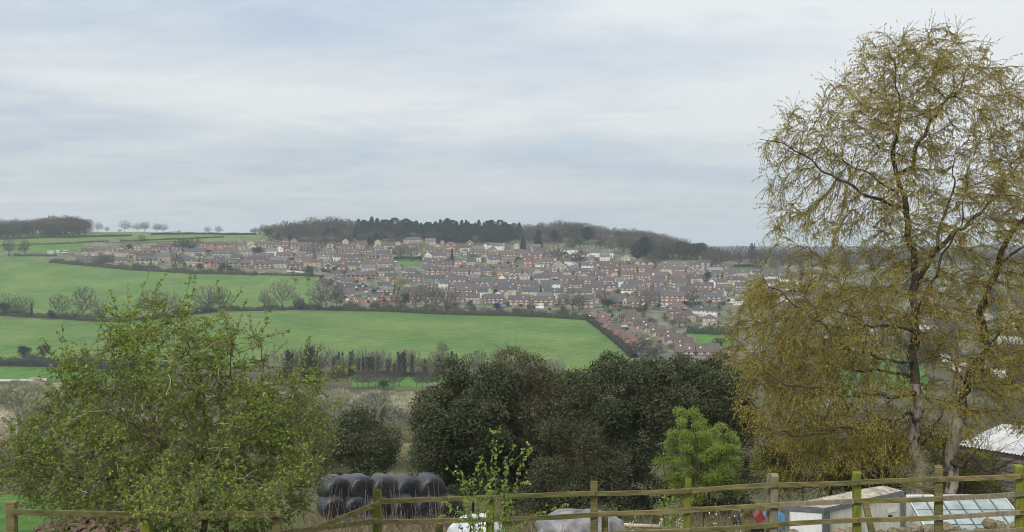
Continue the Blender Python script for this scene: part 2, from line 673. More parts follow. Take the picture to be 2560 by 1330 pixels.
def colonize(g, att, nodes, parents, step, infl, kill, iters, up=0.0, jit=0.12):
    """branches that grow towards a cloud of points"""
    N = [np.array(p, float) for p in nodes]
    par = list(parents)
    att = np.array(att, float)
    NA = np.array(N)
    bd = np.full(len(att), 1e9)
    bi = np.zeros(len(att), int)
    def upd(idx):
        if len(idx) < 60:
            d = np.linalg.norm(att[:, None, :] - NA[idx][None], axis=2)
            k = d.argmin(1)
            dd = d[np.arange(len(att)), k]
        else:
            kd = KDTree(len(idx))
            for j, q in enumerate(idx):
                kd.insert(NA[q], j)
            kd.balance()
            f = [kd.find(a) for a in att]
            k = np.array([x[1] for x in f], int)
            dd = np.array([x[2] for x in f])
        b = dd < bd
        bd[b] = dd[b]
        bi[b] = idx[k[b]]
    upd(np.arange(len(N)))
    kids = {}
    for _ in range(iters):
        act = bd < infl
        if not act.any():
            break
        ids = bi[act]
        u, inv = np.unique(ids, return_inverse=True)
        acc = np.zeros((len(u), 3))
        np.add.at(acc, inv.ravel(), unit(att[act] - NA[ids]))
        d = unit(acc) + g.normal(size=acc.shape) * jit
        d[:, 2] += up
        d = unit(d)
        new = NA[u] + d * step
        keep = [k for k, i in enumerate(u) if kids.get(int(i), 0) < 3]
        if not keep:
            break
        base = len(N)
        for k in keep:
            N.append(new[k])
            par.append(int(u[k]))
            kids[int(u[k])] = kids.get(int(u[k]), 0) + 1
        NA = np.array(N)
        upd(np.arange(base, len(N)))
        alive = bd > kill
        att, bd, bi = att[alive], bd[alive], bi[alive]
        if len(att) == 0:
            break
    return np.array(N), np.array(par, int)


def pipe_radii(par, tip, e=2.3, minr=None):
    r = np.zeros(len(par))
    acc = np.zeros(len(par))
    for i in range(len(par) - 1, -1, -1):
        r[i] = max(acc[i], tip ** e) ** (1 / e)
        if par[i] >= 0:
            acc[par[i]] += r[i] ** e
    return r


def smooth_nodes(N, par, it=2, fixed=0):
    N = N.copy()
    n = len(N)
    for _ in range(it):
        s = np.zeros_like(N)
        c = np.zeros(n)
        idx = np.nonzero(par >= 0)[0]
        np.add.at(s, idx, N[par[idx]])
        np.add.at(c, idx, 1)
        np.add.at(s, par[idx], N[idx])
        np.add.at(c, par[idx], 1)
        m = (c >= 2)
        m[:fixed] = False
        N[m] = 0.55 * N[m] + 0.45 * s[m] / c[m][:, None]
    return N


def skeleton_tubes(N, par, r, k=5, sel=None):
    """tubes along a skeleton; the thickest child carries on from its parent's ring"""
    n = len(N)
    idx = np.nonzero(par >= 0)[0]
    d = np.zeros_like(N)
    d[idx] = unit(N[idx] - N[par[idx]])
    main = np.full(n, -1)
    for i in idx:
        p = par[i]
        if main[p] < 0 or r[i] > r[main[p]]:
            main[p] = i
    nd = d.copy()
    m = main >= 0
    nd[m] = unit(d[m] + d[main[m]])
    ref = np.array([0.35, 0.45, 0.82])
    def rings(P, D, rad):
        s = unit(np.cross(D, ref))
        u = np.cross(s, D)
        a = np.arange(k) * 2 * np.pi / k
        return P[:, None] + (s[:, None] * np.cos(a)[None, :, None] + u[:, None] * np.sin(a)[None, :, None]) * rad[:, None, None]
    if sel is None:
        sel = np.ones(n, bool)
    s = idx[sel[idx]]
    p = par[s]
    ismain = main[p] == s
    r0 = np.where(ismain, r[p], np.minimum(r[s] * 1.25, r[p]))
    D0 = np.where(ismain[:, None], nd[p], d[s])
    A = rings(N[p], D0, r0)
    B = rings(N[s], nd[s], r[s])
    V = np.concatenate([A, B], 1).reshape(-1, 3)
    j = np.arange(k)
    q = np.stack([j, (j + 1) % k, (j + 1) % k + k, j + k], -1)
    Q = ((np.arange(len(s)) * 2 * k)[:, None, None] + q[None]).reshape(-1, 4)
    return V, Q


def in_ellipsoids(g, E, n, shell=0.0):
    """n points spread through ellipsoids ((cx,cy,cz),(rx,ry,rz)) by volume"""
    vol = np.array([e[1][0] * e[1][1] * e[1][2] for e in E])
    if len(E[0]) > 2:
        vol = vol * np.array([e[2] for e in E])
    k = g.choice(len(E), n, p=vol / vol.sum())
    u = rand_dirs(g, n)
    rr = (shell + (1 - shell) * g.random(n)) ** (1 / 3) if shell == 0 else (shell ** 3 + (1 - shell ** 3) * g.random(n)) ** (1 / 3)
    C = np.array([e[0] for e in E])[k]
    Rr = np.array([e[1] for e in E])[k]
    return C + u * Rr * rr[:, None]


def strands(g, S, D, length, nseg, grav, jit):
    """twigs as polylines: arrays (nseg+1, n, 3)"""
    P = [S]
    d = unit(D)
    L = np.reshape(length, (-1, 1)) / nseg
    for _ in range(nseg):
        d = unit(d + np.array([[0, 0, -grav]]) + g.normal(size=d.shape) * jit)
        P.append(P[-1] + d * L)
    return np.stack(P)


# bark, twig and leaf colours
M_BIRCHBARK = mat('birch_bark', (0.33, 0.285, 0.24), (0.045, 0.036, 0.03), scale=2.2, rough=0.9, bump=0.02, stretch=(2.6, 2.6, 1.0), ramp=(0.38, 0.50), detail=6)
M_BIRCHLIMB = mat('birch_limb_bark', (0.10, 0.085, 0.06), (0.045, 0.035, 0.028), scale=5, rough=0.9)
M_BIRCHTWIG = mat('birch_twig', (0.09, 0.06, 0.045), rough=0.9)
M_OLIVE = mat('olive_leaf', (0.48, 0.405, 0.09), (0.30, 0.258, 0.06), scale=0.9, rough=0.6, trans=0.5, spec=0.2)
M_CATKIN = mat('catkin', (0.52, 0.425, 0.115), (0.34, 0.275, 0.07), scale=0.9, rough=0.8, trans=0.25)
M_RUSSET = mat('young_birch_leaf', (0.34, 0.37, 0.09), (0.23, 0.25, 0.06), scale=2, rough=0.7, trans=0.35)
M_HAWBARK = mat('hawthorn_bark', (0.13, 0.12, 0.065), (0.06, 0.05, 0.03), scale=6, rough=0.95)
M_HAWTWIG = mat('hawthorn_twig', (0.22, 0.19, 0.115), (0.085, 0.072, 0.042), scale=1.2, rough=0.9)
M_DEADSHOOT = mat('bleached_shoot', (0.55, 0.50, 0.38), (0.36, 0.32, 0.22), scale=4, rough=0.9)
M_HAWLEAF = mat('hawthorn_leaf', (0.26, 0.335, 0.065), (0.14, 0.21, 0.042), scale=1.3, rough=0.55, trans=0.25, spec=0.25)
M_HAWLEAF2 = mat('hawthorn_bright_leaf', (0.36, 0.45, 0.08), (0.25, 0.33, 0.06), scale=2, rough=0.55, trans=0.25, spec=0.25)
M_HOLLY = mat('holly_leaf', (0.080, 0.094, 0.044), (0.038, 0.050, 0.025), scale=0.8, rough=0.6, spec=0.15)
M_HOLLY2 = mat('holly_pale_leaf', (0.13, 0.135, 0.068), (0.075, 0.082, 0.042), scale=1.2, rough=0.6, spec=0.15)
M_DEADTWIG = mat('dead_twig', (0.15, 0.11, 0.075), (0.08, 0.06, 0.045), scale=1.0, rough=0.95)
M_DARKBARK = mat('dark_bark', (0.075, 0.065, 0.05), (0.04, 0.034, 0.03), scale=3, rough=0.95)
M_LIME = mat('lime_leaf', (0.28, 0.335, 0.062), (0.155, 0.20, 0.04), scale=1.2, rough=0.55, trans=0.4, spec=0.25)
M_LIME2 = mat('fresh_leaf', (0.32, 0.44, 0.09), (0.2, 0.31, 0.06), scale=2, rough=0.5, trans=0.4, spec=0.25)
M_GREYTWIG = mat('grey_brown_twigs', (0.155, 0.13, 0.115), (0.10, 0.082, 0.07), scale=0.3, rough=0.95, var=0.22, spec=0.05)
M_MIDTWIG = mat('valley_twigs', (0.36, 0.355, 0.27), (0.22, 0.22, 0.16), scale=0.3, rough=0.95, var=0.42, spec=0.05)
M_SCRUBTWIG = mat('scrub_twigs', (0.12, 0.11, 0.07), (0.06, 0.055, 0.038), scale=0.2, rough=0.95, spec=0.05)
M_PALETWIG = mat('pale_willow_twigs', (0.54, 0.52, 0.36), (0.38, 0.365, 0.25), scale=0.3, rough=0.95, var=0.42, spec=0.05)
M_BUDTWIG = mat('budding_twigs', (0.24, 0.245, 0.12), (0.16, 0.16, 0.085), scale=0.3, rough=0.95, var=0.2, spec=0.05)
M_BARETRUNK = mat('grey_trunk', (0.11, 0.095, 0.08), (0.065, 0.055, 0.045), scale=1.0, rough=0.95, var=0.15)
M_YELLOWTREE = mat('yellow_green_buds', (0.33, 0.33, 0.11), (0.22, 0.23, 0.07), scale=0.4, rough=0.9, var=0.15)
M_CONIFER = mat('conifer_needles', (0.030, 0.052, 0.036), (0.016, 0.030, 0.022), scale=0.3, rough=0.8, var=0.25, spec=0.1)
M_EVERGREEN = mat('evergreen_leaf', (0.055, 0.08, 0.038), (0.03, 0.05, 0.025), scale=0.3, rough=0.75, var=0.25, spec=0.1)
M_IVY = mat('ivy_leaf', (0.036, 0.052, 0.030), (0.02, 0.032, 0.02), scale=0.5, rough=0.6, var=0.2, spec=0.2)
M_HEDGE = mat('hedge_leaf', (0.062, 0.068, 0.040), (0.036, 0.038, 0.026), scale=0.35, rough=0.9, var=0.2, spec=0.05, detail=6)
M_PINKBLOOM = mat('pink_blossom', (0.42, 0.33, 0.28), (0.3, 0.23, 0.19), scale=0.5, rough=0.9, var=0.1)


# ------------------------------------------------------------------ prototypes for the trees of the far bank (unit height 1, base at the origin)
def proto_bare(seed, fine=1.0, spread=0.42, base=0.22, twigmat=None, fat=1.0):
    g = np.random.default_rng(seed)
    E = [((0, 0, 0.62), (spread, spread, 0.38)), ((g.normal() * .08, g.normal() * .08, 0.45), (spread * 1.02, spread * 1.02, 0.2))]
    att = in_ellipsoids(g, E, int(420 * fine), 0)
    att = att[att[:, 2] > base * 0.9]
    n0 = [np.array([g.normal() * .004 * i, g.normal() * .004 * i, z]) for i, z in enumerate(np.linspace(0, base + 0.08, 6))]
    N, par = colonize(g, att, n0, [-1, 0, 1, 2, 3, 4], 0.042, 0.6, 0.06, 26, up=0.10)
    N = smooth_nodes(N, par, 2, 6)
    r = pipe_radii(par, 0.0011 * fat, 2.15)
    r = np.minimum(r, 0.022 * fat)
    r[:4] = np.maximum(r[:4], np.array([0.024, 0.02, 0.018, 0.017]) * fat)
    V1, Q1 = skeleton_tubes(N, par, r, 4)
    limbs = mesh('trunk', V1, [Q1], M_BARETRUNK, smooth=True)
    # fine twigs
    cand = np.nonzero((np.arange(len(N)) > 5) & (r < 0.006 * fat))[0]
    n = int(3600 * fine)
    i = g.choice(cand, n)
    d = unit(N[i] - N[par[i]])
    P = N[i] + (N[par[i]] - N[i]) * g.random((n, 1))
    D = unit(d + rand_dirs(g, n) * 0.9 + np.array([[0, 0, 0.25]]))
    V2, T2 = slivers(P, D, g.uniform(0.03, 0.085, n), g.uniform(0.0018, 0.0042, n) * fat)
    # side twigs on twigs
    P3 = P + D * g.uniform(0.015, 0.05, (n, 1))
    D3 = unit(D + rand_dirs(g, n) * 0.9)
    V3, T3 = slivers(P3, D3, g.uniform(0.02, 0.05, n), g.uniform(0.0015, 0.0032, n) * fat)
    V, Fs = join([(V2, T2), (V3, T3)])
    crown = mesh('crown', V, Fs, twigmat or M_GREYTWIG)
    return limbs, crown


def proto_conifer(seed, width=0.2, rag=0.25, dens=4200, base=0.08, pine=False):
    g = np.random.default_rng(seed)
    mb = MB()
    mb.tube([(0, 0, 0), (g.normal() * .006, 0, 0.5), (0, g.normal() * .006, 0.97)], [0.018, 0.012, 0.002], 6)
    trunk = mb.mesh('trunk', M_DARKBARK, True)
    h = base + (1 - base) * (g.random(dens) ** 1.25)
    nl = 16
    lay = np.floor(h * nl + g.random(dens) * 0.4) / nl
    lumps = 1 + rag * np.sin(lay * 57.0 + g.normal()) + rag * 0.7 * g.normal(size=dens)
    if pine:
        prof = np.clip(np.sin(np.clip((h - base) / (1 - base), 0, 1) * np.pi) ** 0.6, 0.05, 1)
        ang = g.choice(g.random(26) * 6.28, dens) + g.normal(size=dens) * 0.22
    else:
        prof = (1.02 - h) ** 0.8
        ang = g.random(dens) * 2 * np.pi
    rad = width * prof * np.clip(lumps, 0.25, 1.6) * (0.25 + 0.75 * g.random(dens) ** 0.5)
    P = np.stack([np.cos(ang) * rad, np.sin(ang) * rad, h], -1)
    out = np.stack([np.cos(ang), np.sin(ang), np.full(dens, -0.28 if not pine else 0.35)], -1)
    D = unit(out + rand_dirs(g, dens) * 0.5)
    V, Q = leaf_quads(P, D, rand_dirs(g, dens) * 0.6 + np.array([[0, 0, 1.]]), g.uniform(0.04, 0.09, dens), g.uniform(0.022, 0.045, dens))
    return trunk, mesh('crown', V, [Q], M_CONIFER)


def proto_round(seed, m, dens=2600, lobes=16, wid=0.5, leaf=0.05, low=0.12, trunk_r=0.022, thin=0.7, up=0.0, trunkmat=None):
    """leafy crown made of lobes, on a trunk with limbs into the lobes"""
    g = np.random.default_rng(seed)
    mb = MB()
    C, Rr = [], []
    for k in range(lobes):
        u = rand_dirs(g, 1)[0]
        q = g.random() ** 0.4
        c = np.array([u[0] * wid * 0.68 * q, u[1] * wid * 0.68 * q, 0.56 + u[2] * 0.32 * q])
        c[2] = max(c[2], low + 0.1)
        C.append(c)
        Rr.append(g.uniform(0.13, 0.22) * (0.7 + wid * 0.6))
    C, Rr = np.array(C), np.array(Rr)
    mb.tube([(0, 0, -0.02), (0.01, 0, 0.2), (0, 0.01, 0.42), (0, 0, 0.7)], [trunk_r * 1.3, trunk_r, trunk_r * .7, trunk_r * .3], 6)
    for c in C[:10]:
        mb.tube([(0, 0, max(0.16, c[2] * 0.45)), tuple(c * np.array([0.5, 0.5, 0.75])), tuple(c)], [trunk_r * .5, trunk_r * .35, trunk_r * .12], 4, cap=False)
    trunk = mb.mesh('trunk', trunkmat or M_BARETRUNK, True)
    k = g.choice(lobes, dens, p=Rr ** 2 / (Rr ** 2).sum())
    u = rand_dirs(g, dens)
    u[:, 2] = np.where(u[:, 2] < -0.4, -u[:, 2], u[:, 2])
    P = C[k] + u * (Rr[k] * g.uniform(0.72, 1.05, dens))[:, None]
    P[:, 2] = np.maximum(P[:, 2], low * (0.6 + 0.6 * g.random(dens)))
    D = unit(u + rand_dirs(g, dens) * 0.8 + np.array([[0, 0, up]]))
    V, Q = leaf_quads(P, D, rand_dirs(g, dens), g.uniform(0.6, 1.3, dens) * leaf, g.uniform(0.5, 1.0, dens) * leaf * thin)
    return trunk, mesh('crown', V, [Q], m)


def proto_ivy(seed):
    """a slim tree wholly overgrown by ivy, bare shoots on top"""
    g = np.random.default_rng(seed)
    n = 1300
    h = g.random(n) ** 0.9
    spires = [(g.normal() * 0.05, g.normal() * 0.05, g.uniform(0.75, 1.0), g.uniform(0.05, 0.085)) for _ in range(int(g.integers(2, 4)))]
    k = g.integers(0, len(spires), n)
    S = np.array(spires)[k]
    hh = h * S[:, 2]
    rad = S[:, 3] * (1.1 - h ** 3) * (0.8 + 0.35 * np.sin(hh * 23 + k)) * g.uniform(0.6, 1.1, n)
    a = g.random(n) * 6.283
    P = np.stack([S[:, 0] * hh * 1.3 + np.cos(a) * rad, S[:, 1] * hh * 1.3 + np.sin(a) * rad, hh], -1)
    D = unit(np.stack([np.cos(a), np.sin(a), g.normal(size=n) * 0.5 + 0.3], -1))
    V, Q = leaf_quads(P, D, rand_dirs(g, n), g.uniform(0.03, 0.06, n), g.uniform(0.02, 0.045, n))
    crown = mesh('ivy', V, [Q], M_IVY)
    mb = MB()
    for s in spires:
        mb.tube([(0, 0, 0), (s[0] * .7, s[1] * .7, s[2] * .5), (s[0] * 1.3, s[1] * 1.3, s[2] * 1.02)], [0.02, 0.014, 0.004], 5)
    P, D = [], []
    for s in spires:
        for _ in range(26):
            t = g.uniform(0.6, 1.03)
            P.append((s[0] * t * 1.3, s[1] * t * 1.3, s[2] * t))
            D.append((g.normal() * .5, g.normal() * .5, 1))
    V2, T2 = slivers(np.array(P), np.array(D), g.uniform(0.08, 0.2, len(P)), 0.006)
    o = len(mb.v)
    mb.v += [tuple(v) for v in V2]
    mb.f += [[int(i) + o for i in t] for t in T2]
    mb.m += [0] * len(T2)
    return mb.mesh('trunk', M_BARETRUNK), crown


FARLOW = [proto_bare(300 + i, 0.9, spread=[.42, .48][i], base=.2, fat=2.3) for i in range(2)]
CONLOW = [proto_conifer(310, width=.36, dens=4000)]
FARBARE = [proto_bare(100 + i, 1.3, spread=[.40, .46, .34, .50][i], base=[.2, .25, .3, .18][i], fat=1.9) for i in range(4)]
FARBUD = [proto_bare(120 + i, 1.2, spread=[.42, .36][i], base=.22, twigmat=M_BUDTWIG, fat=2.0) for i in range(2)]
OAK = [proto_bare(140 + i, 1.5, spread=[.52, .48, .42][i], base=[.14, .2, .16][i], fat=1.25) for i in range(3)]
MIDBARE = [proto_bare(160 + i, 2.3, spread=[.46, .40, .52][i], base=.12, fat=1.45, twigmat=M_MIDTWIG) for i in range(3)]
MIDPALE = [proto_bare(170 + i, 2.3, spread=[.50, .44][i], base=.10, twigmat=M_PALETWIG, fat=1.9) for i in range(2)]
MIDBUD = [proto_bare(180, 2.3, spread=.48, base=.1, twigmat=M_BUDTWIG, fat=1.5)]
M_OLIVETWIG = mat('olive_twigs', (0.33, 0.34, 0.19), (0.21, 0.22, 0.12), scale=0.3, rough=0.95, var=0.42, spec=0.05)
MIDLOBE = [proto_round(400 + i, m, 5200, 24, wid=w, leaf=.075, thin=.16, up=.5, low=.06, trunk_r=.014) for i, (m, w) in enumerate(((M_MIDTWIG, .55), (M_PALETWIG, .5), (M_OLIVETWIG, .55), (M_MIDTWIG, .6), (M_MIDTWIG, .45)))]
POPLAR = [proto_bare(190, 0.8, spread=.075, base=.1, fat=3.2)]
CONIF = [proto_conifer(200 + i, width=[.27, .32, .23][i]) for i in range(3)]
PINE = [proto_conifer(210 + i, width=.34, base=.3, pine=True, rag=.4) for i in range(2)]
EVERG = [proto_round(220 + i, M_EVERGREEN, 2200, 15, wid=[.5, .62][i], leaf=.06) for i in range(2)]
GARDENTREE = [proto_round(230, M_YELLOWTREE, 1700, 14, wid=.55, leaf=.04)]
PINKTREE = [proto_round(235, M_PINKBLOOM, 1300, 12, wid=.55, leaf=.04)]
IVY = [proto_ivy(240 + i) for i in range(5)]
tree_names = {'bare': 'bare_tree', 'conifer': 'conifer_tree', 'pine': 'pine_tree', 'everg': 'evergreen_tree'}


def plant(name, proto, x, y, h, label, cat, group=None, wide=1.0, sink=0.15, rz=None):
    z = float(ground(x, y)) - sink
    t = thing(name, label, cat, (x, y, z), rnd.uniform(0, 6.28) if rz is None else rz, group, (h * wide, h * wide, h))
    a = obj('trunk', proto[0], t)
    b = obj(proto[1].name.split('.')[0], proto[1], t)
    if len(proto[1].polygons) > 100:
        b['kind'] = 'stuff'
    return t


def plant_px(name, proto, px, py, hpx, label, cat, group=None, wide=1.0, Y=None, **kw):
    Y = Y or depth_at(px, py)
    return plant(name, proto, (px - 1280) / F * Y, Y, hpx * Y / F, label, cat, group, wide, **kw)


PROTO_COLS = {}


def proto_collection(pr):
    """a collection, outside the scene, that holds one tree for instancing"""
    k = pr[1].name
    if k not in PROTO_COLS:
        c = bpy.data.collections.new('far_tree_source')
        for me in pr:
            c.objects.link(bpy.data.objects.new('far_tree_' + me.name.split('.')[0], me))
        PROTO_COLS[k] = c
    return PROTO_COLS[k]


def tree_mass(name, items):
    """far trees that read as one mass: [(proto, x, y, h, wide)], one object whose points carry instances (geometry nodes)"""
    V = [(x, y, float(ground(x, y)) - .2) for pr, x, y, h, wd in items]
    me = bpy.data.meshes.new(name)
    me.from_pydata(V, [], [])
    sc = me.attributes.new('tree_scale', 'FLOAT_VECTOR', 'POINT')
    sc.data.foreach_set('vector', np.array([(h * wd, h * wd, h) for pr, x, y, h, wd in items], np.float32).ravel())
    rt = me.attributes.new('tree_turn', 'FLOAT_VECTOR', 'POINT')
    rt.data.foreach_set('vector', np.array([(0, 0, rnd.uniform(0, 6.283)) for _ in items], np.float32).ravel())
    kinds = []
    for it in items:
        if it[0][1].name not in kinds:
            kinds.append(it[0][1].name)
    ki = me.attributes.new('tree_kind', 'INT', 'POINT')
    ki.data.foreach_set('value', np.array([kinds.index(it[0][1].name) for it in items], np.int32))
    ng = bpy.data.node_groups.new(name, 'GeometryNodeTree')
    ng.interface.new_socket('Geometry', in_out='INPUT', socket_type='NodeSocketGeometry')
    ng.interface.new_socket('Geometry', in_out='OUTPUT', socket_type='NodeSocketGeometry')
    n, l = ng.nodes, ng.links
    gi, go = n.new('NodeGroupInput'), n.new('NodeGroupOutput')
    jn = n.new('GeometryNodeJoinGeometry')
    def attr(nm, t):
        a = n.new('GeometryNodeInputNamedAttribute')
        a.data_type = t
        a.inputs['Name'].default_value = nm
        return [o for o in a.outputs if o.enabled and o.name == 'Attribute'][0]
    sa, ra, ka = attr('tree_scale', 'FLOAT_VECTOR'), attr('tree_turn', 'FLOAT_VECTOR'), attr('tree_kind', 'INT')
    for q, kn in enumerate(kinds):
        pr = next(it[0] for it in items if it[0][1].name == kn)
        ci = n.new('GeometryNodeCollectionInfo')
        ci.inputs['Collection'].default_value = proto_collection(pr)
        cmp_ = n.new('FunctionNodeCompare')
        cmp_.data_type = 'INT'
        cmp_.operation = 'EQUAL'
        ins = [x for x in cmp_.inputs if x.enabled and x.type == 'INT']
        l.new(ka, ins[0])
        ins[1].default_value = q
        ip = n.new('GeometryNodeInstanceOnPoints')
        l.new(gi.outputs[0], ip.inputs['Points'])
        l.new(cmp_.outputs[0], ip.inputs['Selection'])
        l.new(ci.outputs[0], ip.inputs['Instance'])
        l.new(ra, ip.inputs['Rotation'])
        l.new(sa, ip.inputs['Scale'])
        l.new(ip.outputs[0], jn.inputs[0])
    l.new(jn.outputs[0], go.inputs[0])
    ob = obj(name, me)
    md = ob.modifiers.new('trees', 'NODES')
    md.node_group = ng
    return tag(ob, kind='stuff')


def hedge(pts, h, w, label, name='hedge', m=None, dens=1.0, leaf=0.5, group=None, rough=0.35):
    """a clipped or ragged hedge along photo-ground points [(px, py), ...] or world points"""
    g = np.random.default_rng(int(abs(pts[0][0]) * 7 + abs(pts[0][1]) * 13) % 100000)
    W = [gp(*p[:2]) if len(p) == 2 else Vector(p) for p in pts]
    P = []
    for a, b in zip(W[:-1], W[1:]):
        k = max(2, int((b - a).length / 2.0))
        P += [a.lerp(b, t / k) for t in range(k)]
    P.append(W[-1])
    P = np.array([(p.x, p.y) for p in P])
    L = np.concatenate([[0], np.cumsum(np.linalg.norm(np.diff(P, axis=0), axis=1))])
    tot = L[-1]
    hv = lambda s: h * (1 + rough * (0.5 * np.sin(s * 0.21 + g0) + 0.35 * np.sin(s * 0.57 + 2 * g0) + 0.3 * np.sin(s * 1.3)))
    g0 = g.uniform(0, 6)
    T = np.gradient(P, axis=0)
    T /= np.linalg.norm(T, axis=1, keepdims=True)
    S = np.stack([T[:, 1], -T[:, 0]], -1)
    # core
    V, Q = [], []
    prof = [(-0.4, -0.6), (-0.42, 0.55), (-0.22, 0.82), (0.22, 0.82), (0.42, 0.55), (0.4, -0.6)]
    z0 = ground(P[:, 0], P[:, 1])
    for i in range(len(P)):
        for a, b in prof:
            q = P[i] + S[i] * a * w
            V.append((q[0], q[1], z0[i] + (b * hv(L[i]) if b > 0 else b)))
        if i:
            for k in range(5):
                a = (i - 1) * 6 + k
                Q.append((a, a + 1, a + 7, a + 6))
    n = int(tot * 16 * dens)
    s = g.random(n) * tot
    bx, by = np.interp(s, L, P[:, 0]), np.interp(s, L, P[:, 1])
    sx, sy = np.interp(s, L, S[:, 0]), np.interp(s, L, S[:, 1])
    a = g.uniform(-0.5, 0.5, n) * w
    t = g.random(n)
    side = g.random(n) < 0.5
    a = np.where(side, np.sign(a) * w * g.uniform(0.36, 0.52, n), a)
    hh = np.where(side, t * 0.85, g.uniform(0.75, 1.0, n)) * hv(s)
    X, Y = bx + sx * a, by + sy * a
    PP = np.stack([X, Y, ground(X, Y) + hh], -1)
    D = unit(rand_dirs(g, n) * 0.9 + np.stack([sx * np.sign(a) * 0.5, sy * np.sign(a) * 0.5, np.full(n, 0.6)], -1))
    V2, Q2 = leaf_quads(PP, D, rand_dirs(g, n), g.uniform(0.5, 1.3, n) * leaf, g.uniform(0.3, 0.7, n) * leaf)
    Va, Fs = join([(np.array(V, float), np.array(Q)), (V2, Q2)])
    c = P.mean(0)
    org = np.array([c[0], c[1], float(ground(c[0], c[1]))])
    o = obj(name, mesh(name, Va - org, Fs, m or M_HEDGE), loc=org)
    return tag(o, label, 'hedge', group)

# ------------------------------------------------------------------ the village
WALLS = {
    'r': ('red brick', mat('red_brick', (0.275, 0.165, 0.132), (0.195, 0.115, 0.092), scale=0.6, var=0.12, rough=0.9)),
    'p': ('pink brick', mat('pink_brick', (0.42, 0.245, 0.185), (0.34, 0.19, 0.145), scale=0.6, var=0.1, rough=0.9)),
    'c': ('cream', mat('cream_render', (0.50, 0.43, 0.29), (0.42, 0.36, 0.24), scale=0.4, var=0.08, rough=0.9)),
    'w': ('white', mat('white_render', (0.78, 0.77, 0.73), (0.68, 0.67, 0.63), scale=0.3, var=0.05, rough=0.9)),
    'b': ('buff brick', mat('buff_brick', (0.40, 0.32, 0.24), (0.31, 0.24, 0.18), scale=0.6, var=0.12, rough=0.9)),
    'd': ('dark brick', mat('dark_brick', (0.14, 0.085, 0.075), (0.10, 0.06, 0.055), scale=0.6, var=0.1, rough=0.9)),
    'y': ('grey stone', mat('grey_stone', (0.26, 0.225, 0.185), (0.18, 0.155, 0.13), scale=1.2, var=0.1, rough=0.95)),
}
ROOFS = {
    'g': ('dark grey', mat('grey_tiles', (0.10, 0.094, 0.10), (0.07, 0.066, 0.07), scale=0.8, var=0.18, rough=0.85, stretch=(0.4, 0.4, 3))),
    'n': ('brown', mat('brown_tiles', (0.13, 0.10, 0.09), (0.09, 0.07, 0.064), scale=0.8, var=0.16, rough=0.85, stretch=(0.4, 0.4, 3))),
    't': ('red tiled', mat('red_tiles', (0.185, 0.108, 0.094), (0.135, 0.08, 0.07), scale=0.8, var=0.12, rough=0.85, stretch=(0.4, 0.4, 3))),
    'l': ('light grey', mat('pale_roofing', (0.27, 0.265, 0.26), (0.21, 0.205, 0.2), scale=0.5, var=0.1, rough=0.8)),
    's': ('slate', mat('green_slate', (0.13, 0.14, 0.135), (0.10, 0.108, 0.105), scale=0.8, var=0.12, rough=0.7)),
}
M_FRAME = mat('white_window_frame', (0.80, 0.80, 0.78), (0.72, 0.72, 0.70), scale=2, rough=0.5)
M_DKFRAME = mat('brown_window_frame', (0.07, 0.05, 0.04), (0.05, 0.035, 0.03), scale=2, rough=0.6)
M_PANE = mat('window_glass', (0.045, 0.05, 0.06), (0.025, 0.028, 0.035), scale=1, rough=0.08, spec=0.6)
M_PANE2 = mat('curtain_reflection_glass', (0.56, 0.57, 0.56), (0.42, 0.43, 0.44), scale=1, rough=0.2, spec=0.5)  # whitish base colour stands for net curtains and for painted-in reflections
M_DOORS = [mat('door_' + n, c, rough=0.5) for n, c in (('white', (0.75, 0.75, 0.74)), ('brown', (0.10, 0.05, 0.035)), ('blue', (0.06, 0.09, 0.16)))]
M_GARAGE = mat('garage_door', (0.76, 0.76, 0.75), (0.68, 0.68, 0.67), scale=1.0, rough=0.6)
M_LIGHT = mat('rooflight', (0.72, 0.76, 0.80), (0.62, 0.66, 0.70), scale=1, rough=0.15, spec=0.6)
M_BLUE = mat('blue_awning', (0.03, 0.09, 0.42), (0.025, 0.07, 0.33), scale=1, rough=0.6)
M_ORANGE = mat('orange_cloth', (0.65, 0.32, 0.06), (0.55, 0.26, 0.05), scale=1, rough=0.7)
M_TEAL = mat('pale_teal_roofing', (0.35, 0.60, 0.56), (0.30, 0.52, 0.48), scale=1, rough=0.5)
M_TIMBER = mat('fence_timber_far', (0.30, 0.24, 0.17), (0.20, 0.16, 0.115), scale=1, rough=0.95, var=0.2)
M_CHIMNEY = mat('chimney_brick', (0.20, 0.10, 0.08), (0.15, 0.08, 0.06), scale=2, rough=0.95)


def window_mesh(w, h, n, frame, panes):
    m = MB()
    f = 0.13
    m.box(-w / 2, w / 2, -0.06, 0.0, 0, f, 0)
    m.box(-w / 2, w / 2, -0.06, 0.0, h - f, h, 0)
    for i in range(n + 1):
        x = -w / 2 + f / 2 + i * (w - f) / n
        m.box(x - f / 2, x + f / 2, -0.062, -0.002, f, h - f, 0)
    for i in range(n):
        x0 = -w / 2 + f + i * (w - f) / n
        m.box(x0, x0 + (w - f) / n - f, -0.035, 0.0, f, h - f, panes[i % len(panes)])
    return m.mesh('window', [frame, M_PANE, M_PANE2])


WIN = {'w': [window_mesh(2.3, 1.4, 3, M_FRAME, p) for p in ([2, 1, 2], [1, 2, 2], [2, 2, 1], [2, 2, 2])],
       'n': [window_mesh(1.4, 1.3, 2, M_FRAME, p) for p in ([1, 2], [2, 2], [2, 1])],
       'k': [window_mesh(2.2, 1.35, 2, M_DKFRAME, [1, 1])],
       'p': [window_mesh(2.2, 2.1, 2, M_FRAME, p) for p in ([1, 2], [2, 1])]}


def simple_box(name, x, y, z, m):
    b = MB()
    b.box(-x / 2, x / 2, -y / 2, y / 2, 0, z)
    return b.mesh(name, m)


